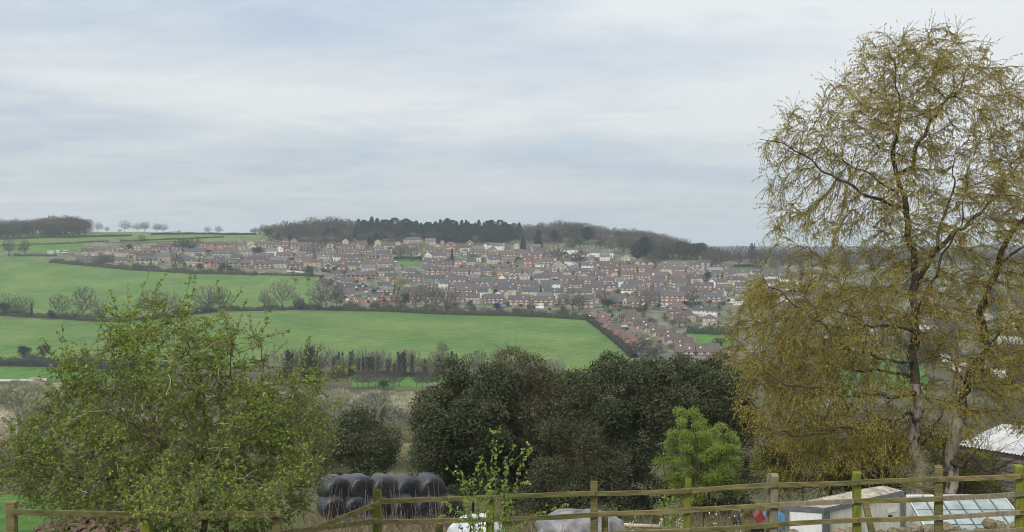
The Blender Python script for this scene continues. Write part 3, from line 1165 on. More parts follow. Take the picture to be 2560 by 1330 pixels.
DOOR = [simple_box('door', 0.95, 0.06, 2.05, m) for m in M_DOORS]
GDOOR = simple_box('garage_door', 2.4, 0.06, 2.1, M_GARAGE)
CHIM = simple_box('chimney', 0.7, 0.9, 1.9, M_CHIMNEY)
SKYL = simple_box('rooflight', 0.85, 0.95, 0.10, M_LIGHT)
DORMER = None
BARGE = mat('white_bargeboard', (0.78, 0.78, 0.77), (0.70, 0.70, 0.69), scale=1, rough=0.6)


def house(name, label, group, pos, yaw, w, d, st, kind, wall, roof, nw, opts):
    """kind E: eaves to the front, G: gable to the front, H: hipped, F: flat roof, C: eaves front with a cross gable"""
    hr = random.Random(int(pos.x * 31 + pos.y * 17))
    t = thing(name, label, 'house' if kind != 'F' else 'garage', pos, yaw, group)
    wm, rm = WALLS[wall][1], ROOFS[roof][1]
    h = {0: 1.9, 1: 2.6, 2: 5.1, 3: 7.6}[st]
    rise = {'E': 0.36 * d, 'C': 0.36 * d, 'G': 0.36 * w, 'H': 0.30 * min(w, d), 'F': 0.0}[kind]
    if 'T' in opts:
        rise *= 1.5
    if kind == 'G':
        rise = min(rise, 3.4)
    rise = min(rise, 4.2)
    b = MB()
    x0, x1 = -w / 2, w / 2
    lo = -3.0
    low = WALLS[opts[opts.index('L') + 1]][1] if 'L' in opts else wm
    if 'L' in opts:
        b.box(x0 - .02, x1 + .02, -.02, d + .02, lo, 2.5, 1)
    V = [(x0, 0, lo), (x1, 0, lo), (x1, d, lo), (x0, d, lo), (x0, 0, h), (x1, 0, h), (x1, d, h), (x0, d, h)]
    fc = [(0, 1, 5, 4), (1, 2, 6, 5), (2, 3, 7, 6), (3, 0, 4, 7), (4, 5, 6, 7)]
    b.add(V, fc, 0)
    rb = MB()
    ov, th = 0.38, 0.14
    if kind in 'EC':
        b.add([(x0, 0, h), (x0, d, h), (x0, d / 2, h + rise - .03)], [(0, 2, 1)])
        b.add([(x1, 0, h), (x1, d, h), (x1, d / 2, h + rise - .03)], [(0, 1, 2)])
        k = rise / (d / 2)
        e0 = h - ov * k
        for s in (0, 1):
            ya, yb = (-ov, d / 2) if s == 0 else (d + ov, d / 2)
            A = [(x0 - .25, ya, e0), (x1 + .25, ya, e0), (x1 + .25, yb, h + rise), (x0 - .25, yb, h + rise)]
            B = [(x, y, z + th) for x, y, z in A]
            rb.add(A + B, [(0, 1, 2, 3)[::-1], (4, 5, 6, 7), (0, 1, 5, 4), (1, 2, 6, 5), (2, 3, 7, 6), (3, 0, 4, 7)])
        if kind == 'C':                                           # a front gable breaking the eaves
            cx, cw, cd = (x1 - w * .24 if 'x' in opts else x0 + w * .24), min(5.5, w * .44), 1.6
            hh = h + 0.35 * cw
            b.add([(cx - cw / 2, -cd, lo), (cx + cw / 2, -cd, lo), (cx + cw / 2, 0.2, lo), (cx - cw / 2, 0.2, lo), (cx - cw / 2, -cd, h), (cx + cw / 2, -cd, h), (cx + cw / 2, .2, h), (cx - cw / 2, .2, h), (cx, -cd, hh - .05), (cx, d / 2 - .3, hh - .05)],
                  [(0, 1, 5, 4), (1, 2, 6, 5), (3, 0, 4, 7), (4, 5, 8)])
            for s in (-1, 1):
                A = [(cx + s * (cw / 2 + .3), -cd - .3, h - .25), (cx, -cd - .3, hh), (cx, d / 2 - .2, hh), (cx + s * (cw / 2 + .3), d / 2 - .2, h - .25)]
                B = [(x, y, z + th) for x, y, z in A]
                rb.add(A + B, [(0, 1, 2, 3), (7, 6, 5, 4), (0, 1, 5, 4), (1, 2, 6, 5), (2, 3, 7, 6), (3, 0, 4, 7)])
    elif kind == 'G':
        b.add([(x0, 0, h), (x1, 0, h), (0, 0, h + rise - .03)], [(0, 1, 2)])
        b.add([(x0, d, h), (x1, d, h), (0, d, h + rise - .03)], [(0, 2, 1)])
        k = rise / (w / 2)
        for s in (-1, 1):
            A = [(s * (w / 2 + ov), -.3, h - ov * k), (0, -.3, h + rise), (0, d + .3, h + rise), (s * (w / 2 + ov), d + .3, h - ov * k)]
            B = [(x, y, z + th) for x, y, z in A]
            rb.add(A + B, [(0, 1, 2, 3), (7, 6, 5, 4), (0, 1, 5, 4), (1, 2, 6, 5), (2, 3, 7, 6), (3, 0, 4, 7)])
    elif kind == 'H':
        r = min(w, d) * 0.48
        A = [(x0 - ov, -ov, h), (x1 + ov, -ov, h), (x1 + ov, d + ov, h), (x0 - ov, d + ov, h)]
        if w >= d:
            T = [(x0 + r, d / 2, h + rise), (x1 - r, d / 2, h + rise)]
            f = [(0, 1, 5, 4), (1, 2, 5), (2, 3, 4, 5), (3, 0, 4), (3, 2, 1, 0)]
        else:
            T = [(0, r, h + rise), (0, d - r, h + rise)]
            f = [(0, 1, 4), (1, 2, 5, 4), (2, 3, 5), (3, 0, 4, 5), (3, 2, 1, 0)]
        rb.add([(x, y, z + .02) for x, y, z in A] + T, f)
    else:
        rb.box(x0 - .2, x1 + .2, -.2, d + .2, h + .003, h + .22)
    obj('wall', b.mesh('wall', [wm, low]), t)
    roof_o = obj('roof', rb.mesh('roof', rm), t)
    if kind == 'G' and 'B' in opts:
        bb = MB()
        for s in (-1, 1):
            bb.bar((s * (w / 2 + ov), -.36, h - ov * k + .02), (0, -.36, h + rise + .02), 0.1, 0.34)
        obj('bargeboard', bb.mesh('bargeboard', BARGE), t)
    # openings on the front
    fy = -0.03 if 'L' in opts else -0.004
    ft = 'k' if 'k' in opts else 'w'
    if kind != 'F':
        nst = max(st, 1)
        for s in range(nst):
            for i in range(nw):
                x = x0 + w * (i + 0.5) / nw + hr.uniform(-.12, .12)
                zz = 0.95 + 2.5 * s
                y = fy
                if kind == 'C':
                    cx, cw = (x1 - w * .24 if 'x' in opts else x0 + w * .24), min(5.5, w * .44)
                    if abs(x - cx) < cw / 2 - .6:
                        y = -1.6 - .004
                    elif abs(x - cx) < cw / 2 + .7:
                        continue
                if s == 0 and 'g' in opts:
                    obj('garage_door', GDOOR, t, (x, y - .03, 0.0))
                    continue
                if s == 0 and st > 1:
                    q = hr.random()
                    if q < 0.16:
                        obj('door', hr.choice(DOOR), t, (x, y - .03, 0.0))
                        continue
                    if q < 0.34:
                        obj('window', hr.choice(WIN['p']), t, (x, y, 0.05))
                        continue
                if ft == 'w' and hr.random() < 0.3 or w / nw < 2.6:
                    me = hr.choice(WIN['n'])
                else:
                    me = hr.choice(WIN[ft])
                obj('window', me, t, (x, y, zz))
        if st == 1 and kind == 'G' and rise > 2.4:
            obj('window', hr.choice(WIN['n']), t, (0, fy, h + .25))
        # side window
        if st >= 2 and 'v' in opts:
            obj('window', hr.choice(WIN['n']), t, (x0 - .004, d * .45, 3.4), (0, 0, R(-90)))
    if kind in 'EC':
        if hr.random() < 0.45 and 'o' not in opts:
            cx = hr.choice((-.5, .5, 0)) * (w - 1.4)
            obj('chimney', CHIM, roof_o, (cx, d / 2 + .3, h + rise - .8))
        ns = hr.choice((1, 2, 2)) if 'S' in opts else (1 if hr.random() < 0.3 else 0)
        for i in range(ns):
            x = hr.uniform(x0 + 1, x1 - 1) if ns == 1 else x0 + w * (i + .6) / (ns + .2)
            f = hr.uniform(.35, .7)
            obj('rooflight', SKYL, roof_o, (x, d / 2 * f, h + rise * f + th + .01), (math.atan2(rise, d / 2), 0, 0))
    elif kind == 'G' and hr.random() < 0.4:
        obj('chimney', CHIM, roof_o, (w * .12, d * .6, h + rise - 1.2))
    return t


ROWS = [
    ('front row by the lower field', 0, """
843 888 742 E 1 p g 3 T;873 897 757 G 1 p n 2 ;910 934 757 G 1 p n 2 ;944 964 757 G 2 p n 2 k;974 996 758 G 2 p n 2 k;1024 1062 757 E 2 r n 4 ;1066 1112 757 E 2 b n 5 ;1117 1160 758 E 2 b n 4 ;1164 1199 759 E 2 b n 4 ;1208 1259 761 E 2 r g 5 v;1270 1323 765 E 2 r g 4 v;1333 1384 766 E 2 r g 4 v;1395 1420 762 E 2 d g 1 ;1459 1485 772 E 3 r g 2 ;1531 1557 771 E 2 r g 2 k;1574 1600 771 E 2 r n 2 ;1625 1647 768 E 2 r g 2 """),
    ('second row from the lower field', 0, """
843 887 727 E 1 b g 2 T;953 978 731 C 2 w g 2 ;1120 1184 731 E 2 b g 5 ;1190 1231 735 E 2 c g 4 S;1247 1290 739 E 2 c g 4 ;1304 1347 743 E 2 c g 4 o;1360 1405 746 E 2 c g 4 o;1406 1420 740 E 3 r g 1 ;1421 1479 746 E 2 c g 4 o;1601 1645 763 E 3 r g 3 g;1648 1712 764 E 3 r g 5 g;1765 1804 758 E 2 r g 3 ;1812 1832 740 E 2 w g 2 """),
    ('third row up the estate', -5, """
865 912 702 E 2 p g 4 k;913 940 701 E 2 p n 2 k;962 988 704 E 2 p g 2 ;1006 1053 706 E 2 r g 4 ;1061 1109 711 E 2 r g 4 ;1119 1166 714 E 2 r g 4 ;1175 1224 719 E 2 r g 4 ;1234 1288 721 E 2 r g 4 ;1291 1342 724 E 2 r g 4 ;1351 1400 724 E 2 w g 4 ;1420 1456 725 E 2 r g 4 ;1461 1512 734 E 2 r g 4 Lc;1515 1542 729 E 2 r g 2 Lc;1552 1593 735 E 2 r g 4 Lcg;1601 1612 727 E 1 r n 1 ;1614 1661 721 C 2 r g 3 ;1680 1720 722 E 2 r n 4 ;1734 1781 729 E 2 r g 4 v;1790 1830 734 E 2 y n 3 ;1838 1867 730 E 2 r g 3 """),
    ('fourth row up the estate', -8, """
951 983 678 G 1 c g 3 B;1054 1090 677 E 1 b g 2 T;1062 1125 689 E 2 r n 5 S;1131 1172 692 E 2 r n 4 ;1175 1202 693 E 2 b n 3 ;1270 1293 707 G 2 r g 2 B;1299 1325 706 G 2 b g 3 B;1334 1373 709 E 2 b g 4 ;1355 1402 697 E 1 b n 2 ;1395 1441 711 E 2 r n 3 ;1447 1490 714 E 2 r n 4 ;1499 1535 715 E 2 r n 4 ;1551 1585 700 E 2 r n 4 v;1594 1628 704 E 2 r n 4 v;1636 1670 703 E 2 r n 4 v;1680 1717 704 E 2 d n 4 ;1727 1758 710 E 2 c g 4 ;1818 1852 714 E 2 b g 3 ;1842 1869 696 E 2 b n 3 """),
    ('fifth row up the estate', -8, """
778 803 668 E 2 b n 2 ;807 834 680 G 2 d n 2 B;842 864 682 G 2 r n 2 ;850 905 664 E 2 r n 4 S;937 982 664 E 1 b n 3 ST;1054 1070 661 E 1 b g 1 T;1071 1106 663 E 1 b n 2 ST;1158 1190 677 E 1 r n 2 S;1189 1224 674 E 1 r n 2 o;1236 1276 675 E 1 r n 2 o;1260 1318 686 E 1 b n 4 o;1301 1338 668 G 2 r n 2 ;1378 1394 682 G 2 r n 2 B;1397 1417 681 G 2 b n 2 B;1434 1496 692 C 2 r g 6 S;1500 1548 686 C 2 r n 4 x;1555 1592 683 E 2 r n 4 ;1597 1631 684 E 2 r n 4 ;1641 1681 685 E 2 c n 3 ;1685 1713 687 E 2 r n 3 ;1717 1738 690 G 2 r n 2 B;1742 1763 695 G 2 r n 2 B"""),
    ('rows just below the top', -4, """
782 802 628 E 2 r n 2 ;814 836 622 G 2 r n 2 ;848 901 642 E 2 b n 4 S;855 886 629 E 2 r n 3 ;889 916 620 E 2 b g 2 ;895 915 626 G 2 r n 2 ;918 934 628 G 2 d n 1 ;958 986 625 E 2 b n 3 ;990 1018 633 E 2 r n 3 ;1064 1092 637 E 2 r n 3 ;1112 1142 622 H 2 r t 2 ;1174 1218 643 E 2 r n 5 Lc;1218 1247 651 E 2 d n 3 ;1248 1290 648 E 2 r n 5 ;1293 1333 647 H 2 r n 2 ;1331 1359 648 C 2 r n 2 x;1352 1395 647 E 2 b n 3 ;1424 1441 652 G 2 r n 1 ;1468 1491 651 H 1 r t 1 ;1487 1520 667 C 1 r n 2 ;1521 1548 668 C 1 r n 2 x;1550 1590 667 E 1 b n 2 S;1586 1600 669 G 2 b n 1 ;1602 1615 671 G 2 p n 1 ;1619 1633 672 G 2 c n 1 """),
    ('top row under the trees', 0, """
704 740 603 E 1 b g 2 ;755 801 610 E 2 y g 2 ;805 853 610 E 2 c g 4 ;855 872 613 G 2 c n 2 ;874 900 609 G 1 c n 2 ;906 926 609 G 1 c g 1 B;936 952 615 G 2 c n 1 ;950 998 608 H 1 b t 2 ;1008 1058 610 H 2 b n 2 ;1063 1090 614 E 2 b s 3 ;1100 1112 615 G 2 r n 1 ;1166 1183 619 G 2 r g 1 B;1208 1231 624 C 2 w g 1 ;1230 1263 626 E 2 w s 3 ;1284 1299 623 G 2 c n 1 ;1321 1352 629 E 2 y s 2 ;1378 1392 629 G 2 c n 1 ;1396 1410 629 E 2 c s 1 ;1409 1445 636 E 2 w s 3 ;1452 1473 642 C 1 w n 1 x;1474 1499 643 E 2 w n 3 ;1499 1533 643 E 2 w s 3 S;1549 1583 659 G 2 c n 2 B"""),
    ('stone end of the village', 4, """
1655 1690 674 E 2 y s 4 S;1690 1719 675 E 2 y s 3 ;1724 1750 676 C 2 y n 2 x;1751 1776 677 C 3 y n 2 ;1779 1801 674 E 2 y n 2 ;1806 1826 673 E 1 y n 1 ;1770 1806 684 E 1 b l 2 """),
    ('row by the upper field hedge', -5, """
192 246 657 E 1 p g 4 T;286 318 657 E 1 b g 3 ;340 372 662 E 2 c g 3 k;373 393 661 E 2 c g 2 k;432 448 663 E 2 c g 2 ;451 478 662 E 2 c g 2 k;480 507 666 E 2 p g 3 ;510 537 668 E 2 p g 2 k;541 567 670 E 2 p g 2 k;570 595 670 E 2 b g 2 k;600 625 671 E 2 p g 2 k;633 679 673 E 2 r g 4 ;683 717 671 E 2 b g 3 ;720 756 676 E 2 r g 3 S;757 779 667 E 2 p n 2 """),
    ('rows behind the upper field hedge', -6, """
203 233 634 E 1 b g 2 ;236 258 632 E 1 c n 3 ;270 286 634 G 2 b n 2 ;290 308 632 G 2 b n 2 ;312 329 630 G 2 b n 2 ;333 352 628 G 2 b n 2 ;352 376 640 E 2 r n 2 v;378 394 632 E 2 r n 2 ;393 437 627 E 2 r n 4 ;436 454 638 E 2 b g 3 ;462 488 641 E 2 b g 3 ;489 513 641 E 2 b g 3 ;499 516 622 G 2 r n 2 ;516 569 624 C 2 p n 4 ;532 582 646 E 2 b g 5 S;572 615 626 C 2 p n 4 ;630 683 652 E 2 r n 5 S;644 683 622 E 2 r n 5 ;685 722 623 E 2 r n 4 ;691 733 650 E 2 r n 4 ;725 779 624 E 2 r n 6 ;737 781 657 E 2 r n 5 S"""),
    ('red roofed close by the field', 24, """
1488 1512 802 H 1 r t 2 To;1499 1526 811 C 1 r t 2 To;1512 1534 818 G 1 r t 2 To;1520 1549 829 H 1 r t 2 To;1532 1560 838 C 1 r n 2 To;1549 1572 849 G 1 r t 2 To;1556 1590 859 C 1 r t 2 To;1582 1606 871 H 1 r t 2 To"""),
    ('terrace stepping down the close', 12, """
1555 1594 799 C 1 b n 2 To;1565 1600 814 C 1 b n 2 To;1584 1624 826 C 1 b n 2 ToS;1606 1645 833 C 1 b n 2 ToS;1626 1668 843 C 1 b n 2 ToS;1648 1690 852 C 1 b n 2 ToS;1662 1704 863 C 1 b n 2 ToS;1690 1736 873 C 1 b n 2 ToS;1690 1738 890 E 1 r n 3 ToS;1742 1802 890 E 1 r n 3 ToS"""),
    ('estate edge above the close', 6, """
1668 1722 785 H 2 r n 3 ;1673 1712 797 H 2 r n 3 ;1694 1741 806 H 2 b n 2 ;1733 1763 793 E 2 w g 3 Lb;1764 1793 795 E 2 w g 3 ;1756 1792 815 H 2 b n 3 """),
    ('far slope behind the birch', 8, """
1880 1906 694 E 2 w n 3 ;1910 1944 704 E 2 w n 4 ;1950 1978 695 E 2 c g 3 ;1984 2010 712 E 2 w g 3 ;1900 1936 722 E 2 w n 3 ;1942 1975 735 E 2 w g 3 ;2020 2060 700 E 2 b n 4 ;2070 2105 720 E 2 w n 3 ;1985 2030 752 E 2 w g 4 ;2110 2150 745 E 2 c n 4 ;2160 2200 780 E 2 w g 4 ;2205 2250 800 E 2 w n 4 ;2120 2170 822 E 2 w g 4 ;2180 2230 838 E 2 w g 4 ;2300 2345 760 E 2 r n 4 ;2350 2400 790 E 2 w g 4 ;2300 2350 830 E 2 w g 4 ;2370 2420 845 E 2 b n 4 ;2430 2480 800 E 2 w n 4 ;2490 2540 760 E 2 r g 4 ;2500 2555 860 E 2 w g 4 ;2320 2375 905 E 2 w g 4 ;2390 2450 930 E 2 w n 4 ;2470 2530 945 E 2 w g 4 ;2510 2560 905 E 2 c g 4 ;2540 2590 830 E 2 w n 4 """),
]
ORD = ['first', 'second', 'third', 'fourth', 'fifth', 'sixth', 'seventh', 'eighth', 'ninth', 'tenth', 'eleventh', 'twelfth', 'thirteenth', 'fourteenth', 'fifteenth', 'sixteenth', 'seventeenth', 'eighteenth', 'nineteenth', 'twentieth']
ORD += ['twenty-' + o for o in ORD[:9]]
HOUSE_POS = []


def build_village():
    for rowname, yaw0, txt in ROWS:
        L = [s.split() for s in txt.strip().split(';')]
        L.sort(key=lambda a: int(a[0]) + int(a[1]))
        seen = {}
        keys = []
        for a in L:
            kd = 'bungalow' if a[4] == '1' else ('three-storey house' if a[4] == '3' else 'house')
            look = (WALLS[a[5]][0], kd, 'gable-fronted ' if a[3] == 'G' else ('hip-roofed ' if a[3] == 'H' else ''), ROOFS[a[6]][0])
            keys.append(look)
            seen[look] = seen.get(look, 0) + 1
        cnt = {}
        for a, look in zip(L, keys):
            x0, x1, yb = float(a[0]), float(a[1]), float(a[2])
            kind, st, wl_, rf, nw = a[3], int(a[4]), a[5], a[6], int(a[7])
            opts = a[8] if len(a) > 8 else ''
            cnt[look] = cnt.get(look, 0) + 1
            base = f"{look[2]}{look[0]} {look[1]} with {look[3]} roof"
            if seen[look] > 1:
                lab = f"{ORD[cnt[look] - 1]} {look[2]}{look[0]} {look[1]} from left, {look[3]} roof, {rowname}"
            else:
                lab = f"only {base}, {rowname}"
            xc = (x0 + x1) / 2
            Y = depth_at(xc, yb)
            w = (x1 - x0) / F * Y
            d = {'E': 8.2, 'C': 8.2, 'G': 9.5, 'H': 9.0, 'F': 6.0}[kind]
            if st == 1 and kind in 'EC':
                d = 8.6
            yaw = R(yaw0 + rnd.uniform(-5, 5) * (3.2 if abs(yaw0) > 20 else 1)) - math.atan2(xc - 1280, F)
            if kind == 'G' and w > 9.5:
                w = 9.5
            w /= (abs(math.cos(yaw)) + 0.12 * abs(math.sin(yaw)))
            p = on_ground(xc, Y)
            p.z -= 0.05
            house('house' if st > 1 else 'bungalow', lab, 'houses, ' + rowname, p, yaw, w, d, st, kind, wl_, rf, nw, opts)
            HOUSE_POS.append((xc, yb, (x1 - x0), Y, f"{ORD[cnt[look] - 1] + ' ' if seen[look] > 1 else ''}{look[0]} {look[1]}, {rowname}"))


build_village()


def fill_village():
    """the houses packed in between the rows"""
    g = random.Random(5)
    top = lambda x: np.interp(x, [200, 480, 640, 850, 1100, 1300, 1500, 1650, 1800, 2000], [636, 624, 610, 611, 618, 632, 650, 676, 688, 694])
    bot = lambda x: np.interp(x, [200, 430, 640, 790, 840, 850, 1240, 1480, 1720, 1860, 2000], [648, 656, 664, 668, 690, 746, 752, 762, 758, 744, 764])
    free = [(892, 955, 706, 750), (1206, 1246, 690, 730), (982, 1056, 642, 690), (1526, 1600, 732, 760), (255, 345, 630, 642), (864, 905, 680, 700)]
    boxes = [(x - w / 2, x + w / 2, y) for x, y, w, Y, _ in HOUSE_POS]
    out = []
    tries = 0
    while len(out) < 195 and tries < 16000:
        tries += 1
        x, y = g.uniform(210, 1990), g.uniform(608, 764)
        w = g.uniform(17, 46) * (0.72 if y < 650 else 1)
        if not (top(x) < y < bot(x)) or any(a - 5 < x < b + 5 and c < y < d for a, b, c, d in free):
            continue
        clash = False
        for a, b, yb in boxes:
            ov = min(b, x + w / 2) - max(a, x - w / 2)
            if ov > 1.5 and abs(yb - y) < 8.6 or ov > -1 and abs(yb - y) < 4:
                clash = True
                break
        if clash:
            continue
        boxes.append((x - w / 2, x + w / 2, y))
        k = g.random()
        kind, st = ('G', 2) if w < 24 and k < .5 else (('E', 1) if k > .72 else ('E', 2))
        out.append((x, y, w, kind, st, g.choice('rrrbbbpccwwd'), g.choice('gggnns')))
    bands = [(655, 'top of the estate'), (690, 'upper estate'), (725, 'middle estate'), (900, 'lower estate')]
    out.sort()
    cnt = {}
    for x, y, w, kind, st, wl_, rf in out:
        band = next(t for lim, t in bands if y < lim)
        kd = 'bungalow' if st == 1 else 'house'
        look = f"{'gable-fronted ' if kind == 'G' else ''}{WALLS[wl_][0]} infill {kd}, {ROOFS[rf][0]} roof"
        key = (look, band)
        cnt[key] = cnt.get(key, 0) + 1
        Y = depth_at(x, y)
        wm = w / F * Y
        p = on_ground(x, Y)
        p.z -= .05
        yaw = R(g.choice((-9, -6, 4, 10)) + g.uniform(-4, 4)) - math.atan2(x - 1280, F)
        house('house' if st > 1 else 'bungalow', f'{ORD[min(cnt[key], len(ORD)) - 1]} {look}, from left, {band}', 'infill houses, ' + band, p, yaw, min(wm, 9.0) if kind == 'G' else wm, 8.0, st, kind, wl_, rf, max(1, round(wm / 3.4)), '')
        HOUSE_POS.append((x, y, w, Y, f'{ORD[min(cnt[key], len(ORD)) - 1]} {WALLS[wl_][0]} infill {kd}, {band}'))


fill_village()


# ------------------------------------------------------------------ small things among the houses
def car_mesh(paint, tall=False):
    b = MB()
    h = 2.1 if tall else 1.48
    prof = [(-2.15, .35), (-2.2, .62), (-2.1, .82), (-1.15, .95), (-.55, h - .08), (.0, h), (1.25, h - .03), (1.95, .98 if not tall else h - .2), (2.15, .8), (2.15, .35)]
    n = len(prof)
    V = [(x, s * (.84 if z < 1.0 else .70), z) for s in (-1, 1) for x, z in prof]
    fc = [tuple(range(n)), tuple(range(2 * n - 1, n - 1, -1))]
    fc += [(i, i + n, (i + 1) % n + n, (i + 1) % n) for i in range(n)]
    b.add(V, fc, 0)
    for s in (-1, 1):                                              # side glass, windscreen and rear glass stand just proud
        b.add([(-.95, s * .80, 1.0), (1.6, s * .80, 1.0), (1.15, s * .728, h - .14), (-.45, s * .728, h - .14)], [(0, 1, 2, 3)], 1)
        for wx in (-1.35, 1.35):
            b.tube([(wx, s * .70, .32), (wx, s * .88, .32)], .32, 10, 2)
    b.add([(-1.13, -.66, .99), (-1.13, .66, .99), (-.58, .62, h - .12), (-.58, -.62, h - .12)], [(0, 1, 2, 3)], 1)
    return b.mesh('car', [paint, M_PANE, M_TYRE])


M_TYRE = mat('tyre', (0.02, 0.02, 0.02), rough=0.9)
PAINTS = {'white': (0.78, 0.78, 0.78), 'silver': (0.45, 0.46, 0.47), 'dark grey': (0.06, 0.065, 0.07), 'red': (0.35, 0.03, 0.03), 'blue': (0.05, 0.09, 0.22), 'black': (0.015, 0.015, 0.018)}
CARS = {k: car_mesh(mat('paint_' + k.replace(' ', '_'), v, tuple(c * .9 for c in v), scale=1, rough=0.25, spec=0.6)) for k, v in PAINTS.items()}
VAN = car_mesh(MATS['paint_white'], True)


def place_car(px, py, colour, lab, rz, van=False):
    Y = depth_at(px, py)
    p = on_ground(px, Y)
    p.z += 0.16
    o = obj('parked_van' if van else 'parked_car', VAN if van else CARS[colour], None, p, (0, 0, R(rz)))
    tag(o, lab, 'van' if van else 'car', 'vehicles parked on the estate')


CARLIST = [
    (890, 722, 'white', 'white van parked beside the dark roofed bungalow on the cul-de-sac', 80, True), (900, 713, 'silver', 'silver car at the upper kerb of the cul-de-sac', 10, False),
    (905, 718, 'white', 'white car below the silver one on the cul-de-sac', 15, False), (907, 724, 'red', 'red car parked on the cul-de-sac near the white van', 10, False),
    (928, 727, 'silver', 'silver car standing alone in the middle of the cul-de-sac', 70, False), (916, 733, 'white', 'white car lowest on the cul-de-sac', 60, False),
    (946, 716, 'white', 'white car on the drive of the white gabled house', 5, False), (946, 723, 'black', 'black car on the drive of the white gabled house', 5, False), (946, 732, 'silver', 'silver car nearest the pink houses on the cul-de-sac drive', 5, False),
    (1555, 735, 'white', 'white car outside the garages of the cream and brick houses', 5, False), (1580, 736, 'dark grey', 'dark car outside the right-hand white garage door', 80, False), (1564, 745, 'silver', 'silver car on the short drive below the white garages', 80, False),
    (1658, 770, 'white', 'white car beneath the three-storey brick block', 35, False), (1668, 768, 'silver', 'silver car beside the white one below the three-storey block', 30, False), (1690, 764, 'black', 'black car under the garages of the three-storey block', 70, False),
    (1258, 698, 'white', 'white car on the road junction below the orange canopy', 10, False), (1247, 697, 'black', 'black car below the orange canopy', 5, False), (1228, 691, 'white', 'white van at the top of the short estate road', 15, True),
    (810, 643, 'white', 'white car parked above the flat grey garage roof', 70, False), (842, 646, 'white', 'white car beside the reddish drive wall', 10, False), (842, 651, 'red', 'red car on the drive by the big brown roof', 5, False),
    (988, 657, 'white', 'white car beside the small green', 20, False), (1000, 673, 'silver', 'silver car by the flat pale garage block', 15, False),
    (266, 635, 'white', 'white van at the end of the row of farm roofs', 10, True), (290, 637, 'white', 'white car nearest the dark garden hedge on the far left street', 10, False), (320, 635, 'white', 'white car before the gabled houses on the left street', 5, False), (330, 637, 'silver', 'silver car next to the white one on the left street', 15, False), (312, 628, 'white', 'white car outside the third gabled house', 10, False),
    (605, 637, 'white', 'white car behind the pale flat garage roof', 20, False), (622, 634, 'silver', 'silver car near the pale flat garage roof', 70, False), (1605, 723, 'white', 'white van by the hedge above the three-storey block', 5, True),
    (1420, 692, 'white', 'white car outside the brick gabled pair', 10, False), (1528, 685, 'dark grey', 'dark car by the teal parasol', 10, False), (1198, 652, 'white', 'white car in front of the long red brick house', 10, False), (1212, 651, 'silver', 'silver car beside the white one below the long red house', 20, False),
    (1760, 690, 'white', 'white caravan-like car by the gabled brick pair', 10, False), (1560, 820, 'white', 'white car in the middle of the close', 20, False), (1628, 838, 'dark grey', 'dark car between the terrace steps of the close', 20, False), (1618, 852, 'white', 'white car lowest in the close', 40, False),
]
for c in CARLIST:
    place_car(c[0], c[1], c[2], c[3], c[4], c[5])


def shed(px, py, w, d, h, wallm, roofm, lab, name='shed', cat='shed', door=True, rz=0):
    Y = depth_at(px, py)
    t = thing(name, lab, cat, on_ground(px, Y), R(rz) - math.atan2(px - 1280, F))
    b = MB()
    b.box(-w / 2, w / 2, 0, d, -1.5, h)
    obj('wall', b.mesh('wall', wallm), t)
    b = MB()
    b.add([(-w / 2 - .15, -.2, h + .02), (w / 2 + .15, -.2, h + .02), (w / 2 + .15, d + .2, h + .5), (-w / 2 - .15, d + .2, h + .5), (-w / 2 - .15, -.2, h + .14), (w / 2 + .15, -.2, h + .14), (w / 2 + .15, d + .2, h + .62), (-w / 2 - .15, d + .2, h + .62)],
          [(3, 2, 1, 0), (4, 5, 6, 7), (0, 1, 5, 4), (1, 2, 6, 5), (2, 3, 7, 6), (3, 0, 4, 7)])
    obj('roof', b.mesh('roof', roofm), t)
    if door:
        obj('door', DOOR[1], t, (w * .2, -.03, 0))
    else:
        for i in range(max(2, int(w / 2.2))):
            obj('window', WIN['n'][i % 3], t, (-w / 2 + (i + .5) * w / max(2, int(w / 2.2)), -.004, .7))
    return t


CONS = [(199, 654, 6.5, 3.2, 'white conservatory in front of the long pink bungalow'), (231, 652, 4.6, 3, 'small white conservatory at the end of the pink bungalow'),
        (948, 672, 4.5, 6, 'white conservatory beside the cream gabled bungalow'), (953, 755, 2.6, 3, 'white porch between the pink gabled houses'), (936, 756, 2.2, 3, 'white porch at the corner of the pink bungalow pair'), (868, 757, 2.4, 3, 'white bay window porch on the first pink bungalow'),
        (1160, 757, 6.0, 3.2, 'pale yellow roofed conservatory behind the bare trees'), (1097, 756, 6.5, 3.2, 'white conservatory seen through the bare trees on the left'), (1352, 769, 4.2, 3, 'white pitched conservatory in front of the third brick pair'), (1012, 687, 4.6, 5, 'flat white lean-to beside the pale garage roof'),
        (1196, 713, 5.0, 3, 'white conservatory behind the skylit cream house'), (126, 634, 6.0, 3, 'white mobile home beside the strip field hedge'), (144, 633, 3.5, 3, 'pale cabin next to the white mobile home'), (1848, 763, 9, 4, 'long white flat-roofed store behind the birch leaves'), (1826, 757, 6, 4, 'white flat store beside the red block')]
for px, py, w, d, lab in CONS:
    shed(px, py, w, d, 2.3, WALLS['w'][1], MATS['rooflight'] if 'roof' not in lab else MATS['cream_render'], lab, 'conservatory' if 'store' not in lab and 'home' not in lab and 'cabin' not in lab else 'cabin', 'conservatory' if 'store' not in lab and 'home' not in lab and 'cabin' not in lab else 'cabin', door=False)
shed(1016, 686, 7.5, 9, 2.3, WALLS['b'][1], ROOFS['l'][1], 'block of garages with a flat pale grey roof', 'garage', 'garage')
shed(818, 655, 8.5, 8, 2.4, WALLS['b'][1], ROOFS['l'][1], 'garage with pale grey flat roof behind the dark brick gable', 'garage', 'garage')
shed(612, 640, 7, 7, 2.4, WALLS['b'][1], ROOFS['l'][1], 'garage with pale roof behind the front upper houses', 'garage', 'garage')
